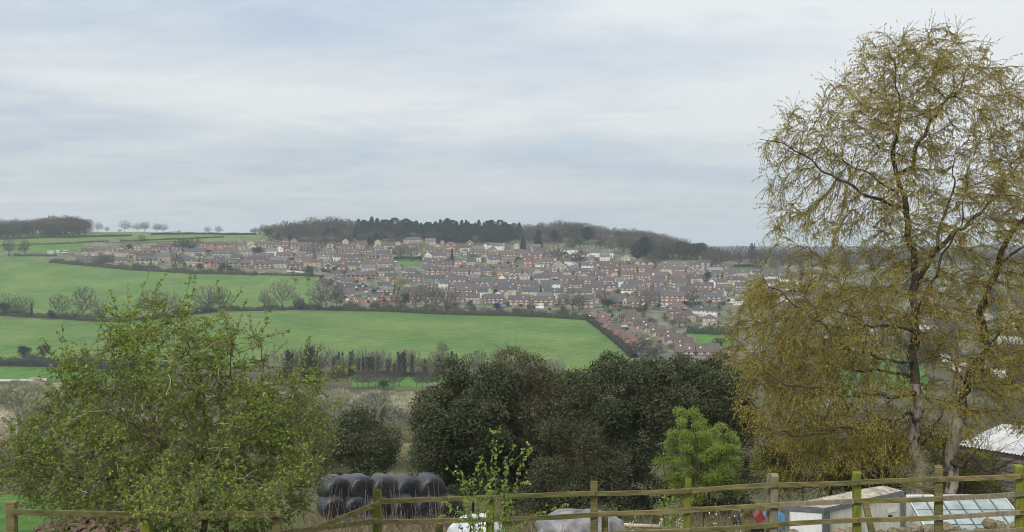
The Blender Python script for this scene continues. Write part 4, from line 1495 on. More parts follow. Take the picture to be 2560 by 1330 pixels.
shed(1349, 669, 8.5, 4, 2.3, WALLS['w'][1], ROOFS['l'][1], 'white garages beside the tall red gable', 'garage', 'garage')
shed(1158, 661, 5, 3.5, 2.4, WALLS['c'][1], M_TEAL, 'shed with a pale turquoise roof in a hillside garden', 'shed', 'shed')
shed(1308, 687, 4.5, 3, 2.2, WALLS['b'][1], M_TEAL, 'greenhouse-like shed with a pale blue roof above the gabled pair', 'shed', 'shed')
shed(1206, 761, 5, 3, 2.2, M_TIMBER, ROOFS['l'][1], 'garden shed with a pale roof beside the blue awning house', 'shed', 'shed')
shed(164, 631, 5, 3, 2.0, M_TIMBER, MATS['rooflight'], 'farm shed with white roof nearest the strip field', 'shed', 'shed')
shed(160, 637, 6, 3, 1.9, M_TIMBER, MATS['rooflight'], 'farm shed with white roof in front of the other', 'shed', 'shed')
shed(176, 639, 8, 3, 2.1, M_TIMBER, ROOFS['n'][1], 'long brown farm shed beside the white roofed sheds', 'shed', 'shed')
shed(1083, 981, 6.5, 3, 2.6, WALLS['d'][1], ROOFS['n'][1], 'low dark timber shed at the valley track', 'shed', 'shed')


def canopy(px, py, w, m, lab, name, lift=2.4):
    Y = depth_at(px, py)
    t = thing(name, lab, 'awning', on_ground(px, Y), 0)
    b = MB()
    b.add([(-w / 2, 0, lift), (w / 2, 0, lift), (w / 2, 3, lift + .9), (-w / 2, 3, lift + .9), (0, 0, lift + 1.0), (0, 3, lift + 1.3), (-w / 2, 0, lift + .0), (-w / 2, 0.2, .4), (w / 2, .2, .4)], [(0, 4, 5, 3), (4, 1, 2, 5), (0, 1, 4)])
    b.box(-w / 2, w / 2, -.1, -.04, 0.2, 0.9)
    obj('cover', b.mesh('cover', m), t)
    for s in (-1, 1):
        b = MB()
        b.box(s * (w / 2 - .06) - .06, s * (w / 2 - .06) + .06, -.02, .1, -1, lift)
        obj('post', b.mesh('post', M_FRAME), t)


canopy(1247, 770, 6.4, M_BLUE, 'blue awning over the terrace of a brick house', 'awning')
canopy(1251, 693, 5.0, M_ORANGE, 'orange canopy beside the short estate road', 'canopy', 2.0)


def parasol(px, py, m, lab):
    Y = depth_at(px, py)
    t = thing('parasol', lab, 'parasol', on_ground(px, Y))
    b = MB()
    k = 8
    V = [(0, 0, 2.7)] + [(1.6 * math.cos(i * 6.283 / k), 1.6 * math.sin(i * 6.283 / k), 2.1) for i in range(k)]
    b.add(V, [(0, i + 1, (i + 1) % k + 1) for i in range(k)])
    obj('canopy', b.mesh('canopy', m), t)
    b = MB()
    b.tube([(0, 0, -.2), (0, 0, 2.65)], .04, 6)
    obj('pole', b.mesh('pole', M_TIMBER), t)


parasol(1475, 797, MATS['white_render'], 'white garden parasol at the corner of the lower field')
parasol(1525, 795, MATS['white_render'], 'white parasol behind the first red roof of the close')
parasol(1519, 838, MATS['white_render'], 'white parasol lowest beside the red roofed close')
parasol(1524, 684, M_TEAL, 'pale turquoise parasol in a terrace garden')
parasol(541, 667, MATS['cream_render'], 'small yellow parasol in front of the upper field houses')


def garden_wall(px0, py0, px1, py1, h, m, lab, name='garden_fence', cat='fence'):
    a, b = gp(px0, py0), gp(px1, py1)
    n = max(2, int((b - a).length / 1.8))
    t = thing(name, lab, cat, a)
    bb, pb = MB(), MB()
    for i in range(n):
        p, q = a.lerp(b, i / n), a.lerp(b, (i + 1) / n)
        for z in (p, q):
            z.z = float(ground(z.x, z.y))
        p, q = p - a, q - a
        bb.bar((p.x, p.y, p.z + h / 2 - .3), (q.x, q.y, q.z + h / 2 - .3), .07, h + .6)
        pb.bar((p.x, p.y, p.z - .3), (p.x, p.y, p.z + h + .1), .12, .12, up=(0, 1, 0))
    obj('panel', bb.mesh('panel', m), t, kind='stuff')
    obj('post', pb.mesh('post', m), t, kind='stuff')


garden_wall(717, 679, 759, 682, 1.0, WALLS['w'][1], 'low white wall below the upper field houses', 'garden_wall', 'wall')
garden_wall(-40, 953, 116, 952, 1.1, WALLS['w'][1], 'long low white wall at the foot of the fields', 'boundary_wall', 'wall')
garden_wall(1280, 769, 1306, 770, 1.6, M_TIMBER, 'timber fence below the second brick pair')
garden_wall(1337, 770, 1360, 771, 1.4, WALLS['w'][1], 'white panel fence below the third brick pair')
garden_wall(160, 651, 208, 652, 1.2, M_TIMBER, 'ochre timber fence in front of the pink bungalow')
garden_wall(870, 682, 880, 700, 1.8, M_TIMBER, 'timber fence beside the long pink house')
garden_wall(806, 681, 866, 683, 2.2, MATS['conifer_needles'], 'tall dark green screen below the brick gables')
garden_wall(985, 975, 1066, 976, 1.3, M_TIMBER, 'weathered rail fence along the valley track')
garden_wall(1395, 772, 1440, 775, 1.5, M_TIMBER, 'timber fence beside the dark brick house')
garden_wall(1005, 690, 1058, 692, 1.5, M_TIMBER, 'brown garden fence behind the third row')

# ------------------------------------------------------------------ hedges of the far bank
hedge([(780, 774), (880, 777), (1000, 780), (1120, 786), (1240, 789), (1360, 793), (1470, 800)], 3.2, 5.5, 'ragged dark hedge along the top of the lower field', rough=0.5, leaf=0.8, dens=2.0)
hedge([(1470, 800), (1500, 822), (1530, 846), (1560, 872), (1585, 896)], 2.6, 4.5, 'hedge down the right side of the lower field', rough=0.5, leaf=0.7, dens=1.6)
hedge([(128, 656), (190, 662), (250, 667), (330, 675), (420, 680), (520, 685), (640, 688)], 3.2, 6, 'dark hedge below the upper field houses', rough=0.5, leaf=0.8, dens=2.0)
hedge([(640, 687), (720, 689), (800, 691)], 1.8, 4, 'low bramble hedge below the red brick houses', rough=0.6, leaf=0.6, dens=1.6)
hedge([(-60, 785), (60, 793), (150, 797), (300, 805), (420, 795), (560, 776), (680, 776), (790, 775)], 3.0, 5, 'long hedge between the upper and lower fields', rough=0.5, leaf=0.8, dens=1.6)
hedge([(-60, 910), (100, 915), (240, 920), (420, 925)], 4.6, 6, 'dark hedge at the foot of the left field', rough=0.45, leaf=0.7, dens=2.2, m=M_IVY)
hedge([(-40, 599), (90, 596), (170, 595), (250, 592), (330, 590)], 2.2, 3, 'hedge beneath the left hilltop wood', rough=0.3, dens=1.2)
hedge([(-40, 616), (60, 614), (140, 611), (210, 607), (272, 604)], 2.0, 3, 'hedge between the two strip fields', rough=0.3, dens=1.2, m=mat('beech_hedge_leaf', (0.13, 0.095, 0.07), (0.085, 0.062, 0.045), scale=.35, rough=.95))
hedge([(300, 603), (380, 601), (470, 598), (560, 594)], 1.8, 2.6, 'thin hedge behind the left houses', rough=0.4, dens=1.2)
hedge([(378, 587), (470, 586), (560, 587), (640, 587)], 2.6, 3, 'dark clipped hedge on the skyline field', rough=0.15, dens=1.2, m=M_CONIFER)
hedge([(36, 640), (90, 640), (140, 641)], 2.4, 4, 'dark hedge at the corner of the upper field', rough=0.4, dens=1.4, m=M_EVERGREEN)
hedge([(255, 655), (270, 655), (287, 656)], 7.0, 6, 'tall dark green hedge between the left bungalows', rough=0.12, dens=4, leaf=0.7, m=M_EVERGREEN)
hedge([(1608, 724), (1640, 727), (1668, 730)], 2.6, 3, 'clipped dark hedge above the three-storey block', rough=0.12, dens=2, m=M_EVERGREEN)
hedge([(1545, 778), (1580, 778), (1610, 780)], 3.0, 4, 'dark hedge below the red brick houses of the front row', rough=0.3, dens=2, m=M_EVERGREEN)
hedge([(1320, 771), (1336, 772)], 3.0, 3, 'short clipped hedge between the brick pairs', rough=0.1, dens=3, m=M_EVERGREEN)
hedge([(1150, 668), (1200, 670), (1240, 671)], 2.4, 3, 'garden hedge under the turquoise roofed shed', rough=0.3, dens=2, m=M_EVERGREEN)
hedge([(985, 648), (1020, 646), (1052, 648)], 2.6, 3, 'dark hedge above the small village green', rough=0.2, dens=2, m=M_EVERGREEN)
hedge([(1838, 668), (1870, 666), (1904, 668)], 2.4, 3, 'hedge at the bright paddock on the right skyline', rough=0.2, dens=2)
hedge([(1720, 832), (1770, 835), (1830, 838)], 4.5, 6, 'tall shrubby hedge above the right paddock', rough=0.5, dens=2.2, leaf=0.8, m=M_EVERGREEN)
hedge([(880, 935), (960, 936), (1060, 938), (1180, 940)], 1.6, 2, 'low hedge under the ivy covered trees', rough=0.4, dens=1.6, m=M_IVY)

# ------------------------------------------------------------------ trees of the far bank
def hilltop():
    # left wood
    for row, (dy, hp, Yr) in enumerate([(0, 40, 1270), (-3, 42, 1310), (-5, 38, 1345)]):
        x = -60 + row * 7
        while x < 226:
            top = 38 if x < 90 else (44 if x < 200 else 34)
            if row < 1 and rnd.random() < .25:
                plant_px('evergreen_tree', EVERG[rnd.randrange(2)], x, 590, rnd.uniform(16, 26), 'small dark evergreen at the foot of the left skyline wood', 'tree', 'evergreens of the left wood', Y=Yr - 8)
            wh = 'at the frame edge' if x < 50 else ('in its low middle' if x < 105 else ('in its tall right half' if x < 200 else 'at its right end'))
            rk = ['front', 'middle', 'back'][row]
            plant_px('bare_tree', rnd.choice(FARBARE), x + rnd.uniform(-3, 3), 590, top * rnd.uniform(.85, 1.08), f'bare grey tree in the {rk} of the left skyline wood {wh}', 'tree', 'bare trees of the left skyline wood', 1.05, Y=Yr)
            x += rnd.uniform(13, 19)
    mass = []
    for i in range(70):
        x = rnd.uniform(-80, 222)
        Yr = rnd.uniform(1275, 1345)
        mass.append((FARLOW[rnd.randrange(2)], (x - 1280) / F * Yr, Yr, (rnd.uniform(26, 36) if x < 95 else rnd.uniform(30, 42)) * Yr / F, 1.2))
    tree_mass('left_wood', mass)
    for px, hp, lab in [(245, 26, 'round bare tree standing clear of the left wood'), (268, 15, 'little bare tree right of the left wood'), (312, 31, 'spreading bare tree on the skyline field hedge'), (345, 25, 'smaller bare tree beside the spreading one on the skyline'), (362, 28, 'slim bare tree on the skyline beside the round pair'), (392, 25, 'wide dense bare tree on the skyline field'), (408, 24, 'second of the two dense bare trees on the skyline field'), (520, 20, 'first of the two small bare trees before the far hills'), (545, 22, 'second of the two small bare trees before the far hills'), (448, 9, 'tiny bare bush on the skyline field hedge')]:
        plant_px('bare_tree', rnd.choice(OAK), px, 589, hp, lab, 'tree', None, 1.1, Y=1340)
    plant_px('bare_bush', FARBUD[0], 354, 604, 18, 'round leafy bush beside the upper strip field', 'bush', None, 1.5)
    plant_px('bare_bush', FARBARE[1], 300, 588, 10, 'small thorn bush on the skyline hedge', 'bush', None, 1.3, Y=1320)
    # the hilltop wood: skyline heights along the wood (top pixel, base depth)
    def sky(x):
        return np.interp(x, [600, 640, 690, 760, 830, 900, 1000, 1100, 1180, 1260, 1290, 1330, 1420, 1500, 1560, 1640, 1700, 1760, 1800], [580, 566, 556, 545, 541, 545, 548, 546, 548, 550, 562, 554, 548, 562, 570, 575, 592, 606, 616])
    rows = [(1262, 13), (1275, 13), (1290, 10), (1310, 10), (1330, 10), (1350, 10), (1385, 11)]
    mass = []
    near_by = [(700, 'at its left end'), (790, 'above the terraced top roofs'), (880, 'above the cream gables'), (1000, 'over the terracotta hipped roof'), (1120, 'over the brown roofs'), (1230, 'behind the white gabled house'), (1330, 'beside the conifer plantation edge'), (1430, 'above the slate roofed bungalows'), (1530, 'above the white bungalows'), (1640, 'behind the cream gabled house'), (1900, 'above the stone houses')]
    for ri, (Yr, stp) in enumerate(rows):
        x = 606 + ri * 4
        while x < 1800:
            X = (x - 1280) / F * Yr
            base = HOR - float(ground(X, Yr)) / Yr * F
            top = sky(x) + (len(rows) - 1 - ri) * 7 + rnd.uniform(-4, 6)
            hpx = base - top
            con = (885 < x < 1300 and rnd.random() < (0.92 if x > 1120 or ri >= 2 else 0.35))
            if x < 880 and ri in (1, 2) and rnd.random() < .10:
                con = True
            if 1130 < x < 1290 and ri >= 1:
                con = True
            if base < 640 and hpx > 8:
                hpx = min(hpx, 62)
                if ri not in (1, 6):
                    mass.append(((CONLOW[0] if con else FARLOW[rnd.randrange(2)]), X, Yr, hpx * rnd.uniform(.85, 1.06) * Yr / F, 1.2))
                    x += rnd.uniform(stp * .7, stp * 1.25)
                    continue
                where = next(t for lim, t in near_by if x < lim)
                rank = 'skyline' if ri == 6 else 'front edge'
                if con:
                    k = rnd.random()
                    if k < .72:
                        plant_px('conifer_tree', rnd.choice(CONIF), x, base, hpx * rnd.uniform(.72, 1.08), f'dark conifer on the {rank} of the hilltop wood {where}', 'tree', 'dark conifers of the hilltop wood', 1.0 if hpx > 30 else 1.3, Y=Yr)
                    else:
                        plant_px('pine_tree', rnd.choice(PINE), x, base, hpx * rnd.uniform(.9, 1.1), f'ragged dark pine on the {rank} of the hilltop wood {where}', 'tree', 'dark pines of the hilltop wood', 1.0, Y=Yr)
                else:
                    lab = f'bare tree on the {rank} of the hilltop wood {where}'
                    pr = rnd.choice(FARBUD) if rnd.random() < .18 else rnd.choice(FARBARE)
                    plant_px('woodland_tree', pr, x, base, hpx * rnd.uniform(.88, 1.05), lab, 'tree', 'bare trees of the hilltop wood', 1.15, Y=Yr)
            x += rnd.uniform(stp * .7, stp * 1.25)
    for i in range(110):
        x = rnd.uniform(1540, 1790)
        Yr = rnd.uniform(1120, 1300)
        X = (x - 1280) / F * Yr
        b = HOR - float(ground(X, Yr)) / Yr * F
        if b < np.interp(x, [1540, 1660, 1800, 1900], [640, 652, 664, 664]):
            mass.append((FARLOW[rnd.randrange(2)], X, Yr, rnd.uniform(11, 17), 1.2))
    tree_mass('hilltop_wood', mass)
    # single trees in front of the wood
    EV = [(818, 606, 40, 1, 'c', 'dark conifer at the left foot of the hilltop wood'), (671, 596, 26, 1.1, 'e', 'dark evergreen near the left end of the hilltop wood'), (1110, 608, 30, 1, 'c', 'dark conifer behind the tiled roof with a chimney'), (1308, 630, 42, .8, 'c', 'dark conifer between the cream gable and the grey roof'), (1345, 622, 48, .9, 'c', 'tall dark conifer beside the bare slope at the wood edge'), (1386, 606, 30, 1.1, 'p', 'dark pine in the brown wood right of the plantation'), (1468, 612, 44, 1.1, 'p', 'broad dark pine above the white bungalows'), (1450, 622, 26, 1.4, 'e', 'low dark evergreen above the white bungalows'), (1500, 624, 22, 1.5, 'e', 'low evergreen beside the last white bungalow'),
          (1612, 660, 66, .9, 'p', 'tall layered cedar behind the cream gabled house'), (1594, 660, 50, .9, 'p', 'shorter layered cedar behind the cream gabled house'), (1638, 645, 32, .9, 'c', 'narrow conifer left of the stone houses'), (1658, 648, 34, 1.2, 'c', 'dark pointed conifer above the stone houses'), (1712, 650, 46, 1.6, 'e', 'wide dark evergreen above the stone manor'), (1742, 650, 44, 1.5, 'e', 'second wide evergreen above the stone manor'), (1130, 655, 34, .5, 'c', 'slim dark cypress behind the hillside gardens'), (1098, 610, 22, 1.2, 'e', 'small evergreen between the top roofs'), (1022, 606, 22, 1.2, 'e', 'dark evergreen in front of a brown hipped roof'), (1222, 600, 38, 1.2, 'e', 'dark evergreen behind the white gabled house')]
    for px, py, hp, wd, k, lab in EV:
        pr = {'c': CONIF[0], 'p': PINE[0], 'e': EVERG[px % 2]}[k]
        plant_px({'c': 'conifer_tree', 'p': 'pine_tree', 'e': 'evergreen_tree'}[k], pr, px, py, hp, lab, 'tree', None, wd)
    BT = [(905, 605, 34, 1.3, 'round bare tree above the cream gables'), (940, 605, 38, 1.3, 'domed bare tree in front of the hilltop wood'), (972, 604, 30, 1.2, 'bare tree above the terracotta hipped roof'), (870, 604, 36, 1.2, 'domed bare tree left of the cream gables'), (1040, 606, 26, 1.3, 'small brown tree at the foot of the conifers'), (1080, 606, 30, 1.3, 'round brown tree at the foot of the conifers'),
          (1430, 634, 40, 1.1, 'bare tree behind the grey slate bungalow'), (1530, 634, 46, 1.2, 'pink-brown bare tree left of the cream gabled house'), (1640, 668, 44, 1.3, 'round bare tree in front of the cedars'), (1500, 612, 34, 1.3, 'domed bare tree on the slope above the white bungalows')]
    for px, py, hp, wd, lab in BT:
        plant_px('bare_tree', rnd.choice(FARBARE), px, py, hp, lab, 'tree', None, wd)
    for px, py, hp, lab in [(1143, 592, 26, 'pale yellow-green tree before the dark conifers'), (1160, 606, 14, 'small bright bush under the conifers'), (1290, 612, 16, 'pale green bush beside the cream gable'), (995, 745, 62, 'big yellow-green budding tree above the pink houses'), (1052, 636, 40, 'yellowish tree among the upper roofs'), (1415, 612, 22, 'yellowish budding tree in the brown wood'), (1822, 742, 34, 'yellow-green tree beside the white-grey house'), (1792, 728, 16, 'small yellow bush before the brick terrace'), (1800, 748, 14, 'orange-yellow bush beside the red block'), (1536, 738, 18, 'bright green bush by the garage drive'), (1190, 606, 20, 'pale budding tree left of the brick gable')]:
        plant_px('budding_tree', GARDENTREE[0], px, py, hp, lab, 'tree', None, 1.0 if hp < 50 else 1.05)
    for px, py, hp, lab in [(275, 634, 22, 'pale blossoming tree before the first gabled house'), (1369, 684, 16, 'cream blossoming tree above the gabled roofs'), (1672, 802, 14, 'pale pink blossoming bush by the hipped roofs'), (1540, 800, 14, 'pale blossoming bush behind the close')]:
        plant_px('blossom_tree', PINKTREE[0], px, py, hp, lab, 'tree', None, 1.1)
    # right end: park trees
    for px, py, hp, wd, lab in [(1800, 668, 44, 1.2, 'dark round bare tree right of the stone manor'), (1848, 668, 58, 1.2, 'large domed bare tree beside the bright paddock'), (1890, 670, 50, 1.2, 'domed bare tree in the middle of the bright paddock'), (1826, 640, 26, 1.1, 'small bare tree between the domed park trees'), (1775, 672, 50, 1.0, 'bare tree rising behind the stone manor'), (1915, 660, 42, 1.2, 'bare park tree left of the pale tree line')]:
        plant_px('bare_tree', rnd.choice(FARBARE), px, py, hp, lab, 'tree', None, wd * 1.15)
    for px in (1877, 1881, 1886):
        plant_px('poplar_tree', POPLAR[0], px, 650, 54, 'tall thin bare poplar in the trio on the right skyline', 'tree', 'three thin poplars', 1.0, Y=1180)
    x = 1905
    mass = []
    for i in range(44):
        q, Yr = rnd.uniform(1770, 2010), rnd.uniform(1140, 1290)
        if not 1835 < q < 1900 or Yr > 1180:
            mass.append((FARLOW[rnd.randrange(2)], (q - 1280) / F * Yr, Yr, rnd.uniform(9, 16), 1.3))
    while x < 2700:
        Yr = rnd.uniform(1180, 1300)
        if x < 2010:
            plant_px('bare_tree', rnd.choice(FARBARE), x, 655, rnd.uniform(34, 46), 'bare tree in the pale skyline row running behind the birch', 'tree', 'skyline trees behind the birch', 1.1, Y=Yr)
        else:
            mass.append((FARLOW[rnd.randrange(2)], (x - 1280) / F * Yr, Yr, rnd.uniform(30, 44) * Yr / F, 1.2))
        x += rnd.uniform(10, 17)
    for i in range(150):
        px, py = rnd.uniform(1880, 2750), rnd.uniform(655, 985)
        Yr = depth_at(px, py)
        k = rnd.random()
        mass.append((CONLOW[0] if k < .12 else FARLOW[rnd.randrange(2)], (px - 1280) / F * Yr, Yr, rnd.uniform(7, 14), 1.35))
    tree_mass('slope_woodland', mass)
    # patchy woodland behind the birch
    for i in range(40):
        px = rnd.uniform(1900, 2600)
        py = rnd.uniform(668, 985)
        hp = rnd.uniform(10, 15) * F / depth_at(px, py)
        if rnd.random() < .3:
            plant_px('evergreen_tree', rnd.choice(EVERG), px, py, hp * .7, 'dark evergreen on the far slope behind the birch', 'tree', 'evergreens behind the birch', 1.2)
        else:
            plant_px('slope_tree', rnd.choice(FARBARE + FARBUD), px, py, hp, 'bare tree on the far slope behind the birch', 'tree', 'bare trees behind the birch', 1.2)


hilltop()


def field_trees():
    L = [(22, 640, 44, 1.0, 'bare oak at the far left edge of the upper field'), (62, 640, 42, 1.0, 'bare tree near the left corner of the upper field'), (147, 797, 66, 1.0, 'gnarled bare oak with low boughs in the hedge between the fields'), (207, 800, 88, .9, 'largest bare oak in the hedge between the fields'), (250, 803, 60, .8, 'bare tree to the right of the largest hedge oak'), (60, 794, 56, 1.0, 'bare tree nearest the left end of the middle hedge'), (18, 790, 62, 1.0, 'faint bare tree at the left end of the middle hedge'),
         (705, 774, 78, 1.0, 'bare field oak standing between the two fields'), (662, 774, 52, .7, 'slim bare tree left of the bare field oak'), (382, 796, 76, 1.0, 'grey bare tree seen through the hawthorn top on the left'), (420, 795, 72, 1.0, 'bare tree seen behind the hawthorn shoots'), (520, 782, 74, 1.1, 'brown bare tree behind the right hawthorn shoots'), (555, 780, 64, 1.0, 'bare tree right of the hawthorn shoots'), (745, 776, 34, 1.3, 'low thorn bush beside the bare field oak'), (815, 776, 84, 1.0, 'dense round bare tree at the corner of the lower field'), (842, 776, 66, .9, 'dense bare tree beside the pink bungalow'),
         (1040, 772, 60, 1.0, 'bare tree in front of the brick row, leftmost of its clump'), (1065, 774, 66, .9, 'tall bare tree in the clump before the brick row'), (1090, 776, 60, .9, 'bare tree in the middle of the clump before the brick row'), (1115, 778, 64, .9, 'bare tree right of the middle of the clump before the brick row'), (1140, 779, 56, .9, 'bare tree at the right end of the clump before the brick row'), (1432, 778, 62, 1.1, 'grey bare tree between the dark brick house and the tall brick house'), (1448, 780, 46, 1.0, 'bare tree leaning before the cream panelled house'), (1512, 778, 56, 1.1, 'grey bare tree right of the narrow three-storey house'), (1614, 776, 56, 1.1, 'bare pale-limbed tree before the three-storey brick block'), (1735, 765, 50, 1.1, 'brown bare tree right of the three-storey brick block'), (1395, 655, 44, 1.3, 'bare garden tree before the upper brown roofs'), (1450, 668, 46, 1.5, 'broad brown garden tree below the white bungalows'),
         (440, 676, 50, 1.1, 'yellowish bare tree in front of the upper field houses'), (250, 667, 38, .9, 'dark bare tree before the left bungalows'), (480, 628, 36, 1.9, 'wide brown bare tree above the white windowed terrace'), (455, 628, 34, 1.8, 'wide bare tree behind the left brick terrace'), (785, 640, 34, 1.2, 'bare garden tree below the upper terrace'), (1000, 650, 40, 1.2, 'bare garden tree left of the small green'), (1030, 652, 44, 1.2, 'bare tree above the small green'), (990, 770, 36, 1.3, 'brown shrub tree before the pink gabled pair'), (1180, 655, 22, 1.4, 'russet garden bush below the long red brick house'), (1590, 890, 40, 1.8, 'grey bare tree at the lower corner of the close'), (1640, 896, 36, 1.8, 'low bare tree beneath the close'), (1700, 820, 40, 1.4, 'bare tree between the hipped roofs and the paddock')]
    for px, py, hp, wd, lab in L:
        big = hp > 55
        plant_px('bare_tree', rnd.choice(OAK if big else FARBARE), px, py, hp, lab, 'tree', None, wd)
    for px, py, hp, wd, lab in [(79, 793, 38, .35, 'ivy covered stump tree in the middle hedge'), (127, 797, 24, .8, 'dark bush below the gnarled oak'), (10, 790, 34, 1.1, 'dark evergreen bush at the left end of the middle hedge'), (62, 908, 44, .9, 'dark tufted evergreen in the foot hedge'), (108, 910, 50, .8, 'taller dark evergreen in the foot hedge'), (1242, 783, 26, 1.0, 'dark clipped conifer bush below the blue awning house'), (1012, 776, 44, .7, 'dark conifer below the yellow-green tree'), (775, 692, 30, 1.0, 'dark round bush at the end of the upper field houses'), (1352, 740, 26, .6, 'dark cypress between the cream houses'), (1240, 738, 16, 1.0, 'dark bush between two brick terraces'), (645, 643, 28, 1.2, 'dark evergreen behind the garage roofs'), (522, 636, 12, 2, 'dark garden bush behind the front upper houses'), (322, 632, 22, .9, 'black evergreen on the left street'), (1795, 876, 34, 1.0, 'round evergreen at the edge of the right paddock'), (1520, 778, 30, 1.2, 'dark shrubbery beside the narrow three-storey house'), (1545, 742, 20, .9, 'dark conifer between the cream and brick pair'), (1768, 712, 34, .8, 'dark conifer before the gabled brick pair'), (1718, 778, 26, 1.3, 'dark evergreen by the hipped roof house'), (500, 682, 24, 1.0, 'dark shrub below the pink brick houses'), (555, 684, 28, 1.0, 'dark shrub at the hedge below the upper houses'), (575, 684, 22, 1.0, 'smaller dark shrub at the hedge below the upper houses')]:
        plant_px('evergreen_bush', EVERG[int(px) % 2] if wd > .6 else CONIF[0], px, py, hp, lab, 'bush', None, wd)
    # garden bushes between the houses
    n = 0
    while n < 240:
        px, py = rnd.uniform(330, 1860), rnd.uniform(618, 790)
        if py > np.interp(px, [300, 700, 800, 1480, 1860], [668, 680, 770, 786, 800]) - 2:
            continue
        if py < np.interp(px, [300, 700, 1100, 1500, 1860], [632, 612, 618, 650, 690]):
            continue
        Y = depth_at(px, py)
        k = rnd.random()
        hn = min(HOUSE_POS, key=lambda q: abs(q[0] - px) + 3 * abs(q[1] - py))
        if any(abs(q[0] - px) < q[2] / 2 + 1 and -1 < q[1] - py < 9 for q in HOUSE_POS):
            continue
        if k < .45:
            plant_px('evergreen_bush', rnd.choice(EVERG), px, py, rnd.uniform(2.4, 5.0) * F / Y, f'dark bush by the {hn[4]}', 'bush', 'evergreen garden bushes', 1.2)
        elif k < .85:
            plant_px('garden_tree', rnd.choice(FARBARE + FARBUD), px, py, rnd.uniform(3, 6.5) * F / Y, f'small bare tree by the {hn[4]}', 'tree', 'bare garden trees', 1.3)
        else:
            plant_px('budding_bush', GARDENTREE[0], px, py, rnd.uniform(2, 3.6) * F / Y, f'pale green bush by the {hn[4]}', 'bush', 'light green garden bushes', 1.2)
        n += 1
    n = 0
    while n < 70:
        px, py = rnd.uniform(1495, 1800), rnd.uniform(786, 892)
        if px < np.interp(py, [786, 900], [1490, 1600]) or px > 1725 and py > 826 and py < 872:
            continue
        hn = min(HOUSE_POS, key=lambda q: abs(q[0] - px) + 2 * abs(q[1] - py))
        if any(abs(q[0] - px) < q[2] / 2 - 2 and -1 < q[1] - py < 12 for q in HOUSE_POS):
            continue
        Y = depth_at(px, py)
        if rnd.random() < .5:
            plant_px('evergreen_bush', rnd.choice(EVERG), px, py, rnd.uniform(1.6, 3.6) * F / Y, f'dark bush by the {hn[4]}', 'bush', 'evergreen garden bushes', 1.3)
        else:
            plant_px('garden_tree', rnd.choice(FARBARE + FARBUD), px, py, rnd.uniform(2.5, 5.5) * F / Y, f'small bare tree by the {hn[4]}', 'tree', 'bare garden trees', 1.3)
        n += 1
    # scrub along the hedges below the houses
    for i in range(46):
        px = rnd.uniform(860, 1470)
        py = np.interp(px, [780, 880, 1240, 1470], [771, 773, 785, 796]) + rnd.uniform(-4, 0)
        plant_px('bare_bush', rnd.choice(FARBARE + FARBUD), px, py, rnd.uniform(12, 24), 'grey-brown thorn bush in the hedge above the lower field', 'bush', 'thorn bushes above the lower field', 1.5)
    for i in range(30):
        px = rnd.uniform(200, 640)
        py = np.interp(px, [128, 250, 420, 640], [656, 667, 680, 688]) + rnd.uniform(-3, 0)
        plant_px('bare_bush', rnd.choice(FARBARE + FARBUD), px, py, rnd.uniform(10, 18), 'grey-brown thorn bush in the hedge below the upper houses', 'bush', 'thorn bushes below the upper houses', 1.5)
    for i in range(26):
        px = rnd.uniform(-20, 800)
        py = np.interp(px, [-60, 150, 300, 420, 560, 790], [785, 797, 805, 795, 776, 775])
        plant_px('bare_bush', rnd.choice(FARBARE + FARBUD), px, py, rnd.uniform(14, 34), 'grey bare bush in the hedge between the fields', 'bush', 'bare bushes of the middle hedge', 1.4)


field_trees()


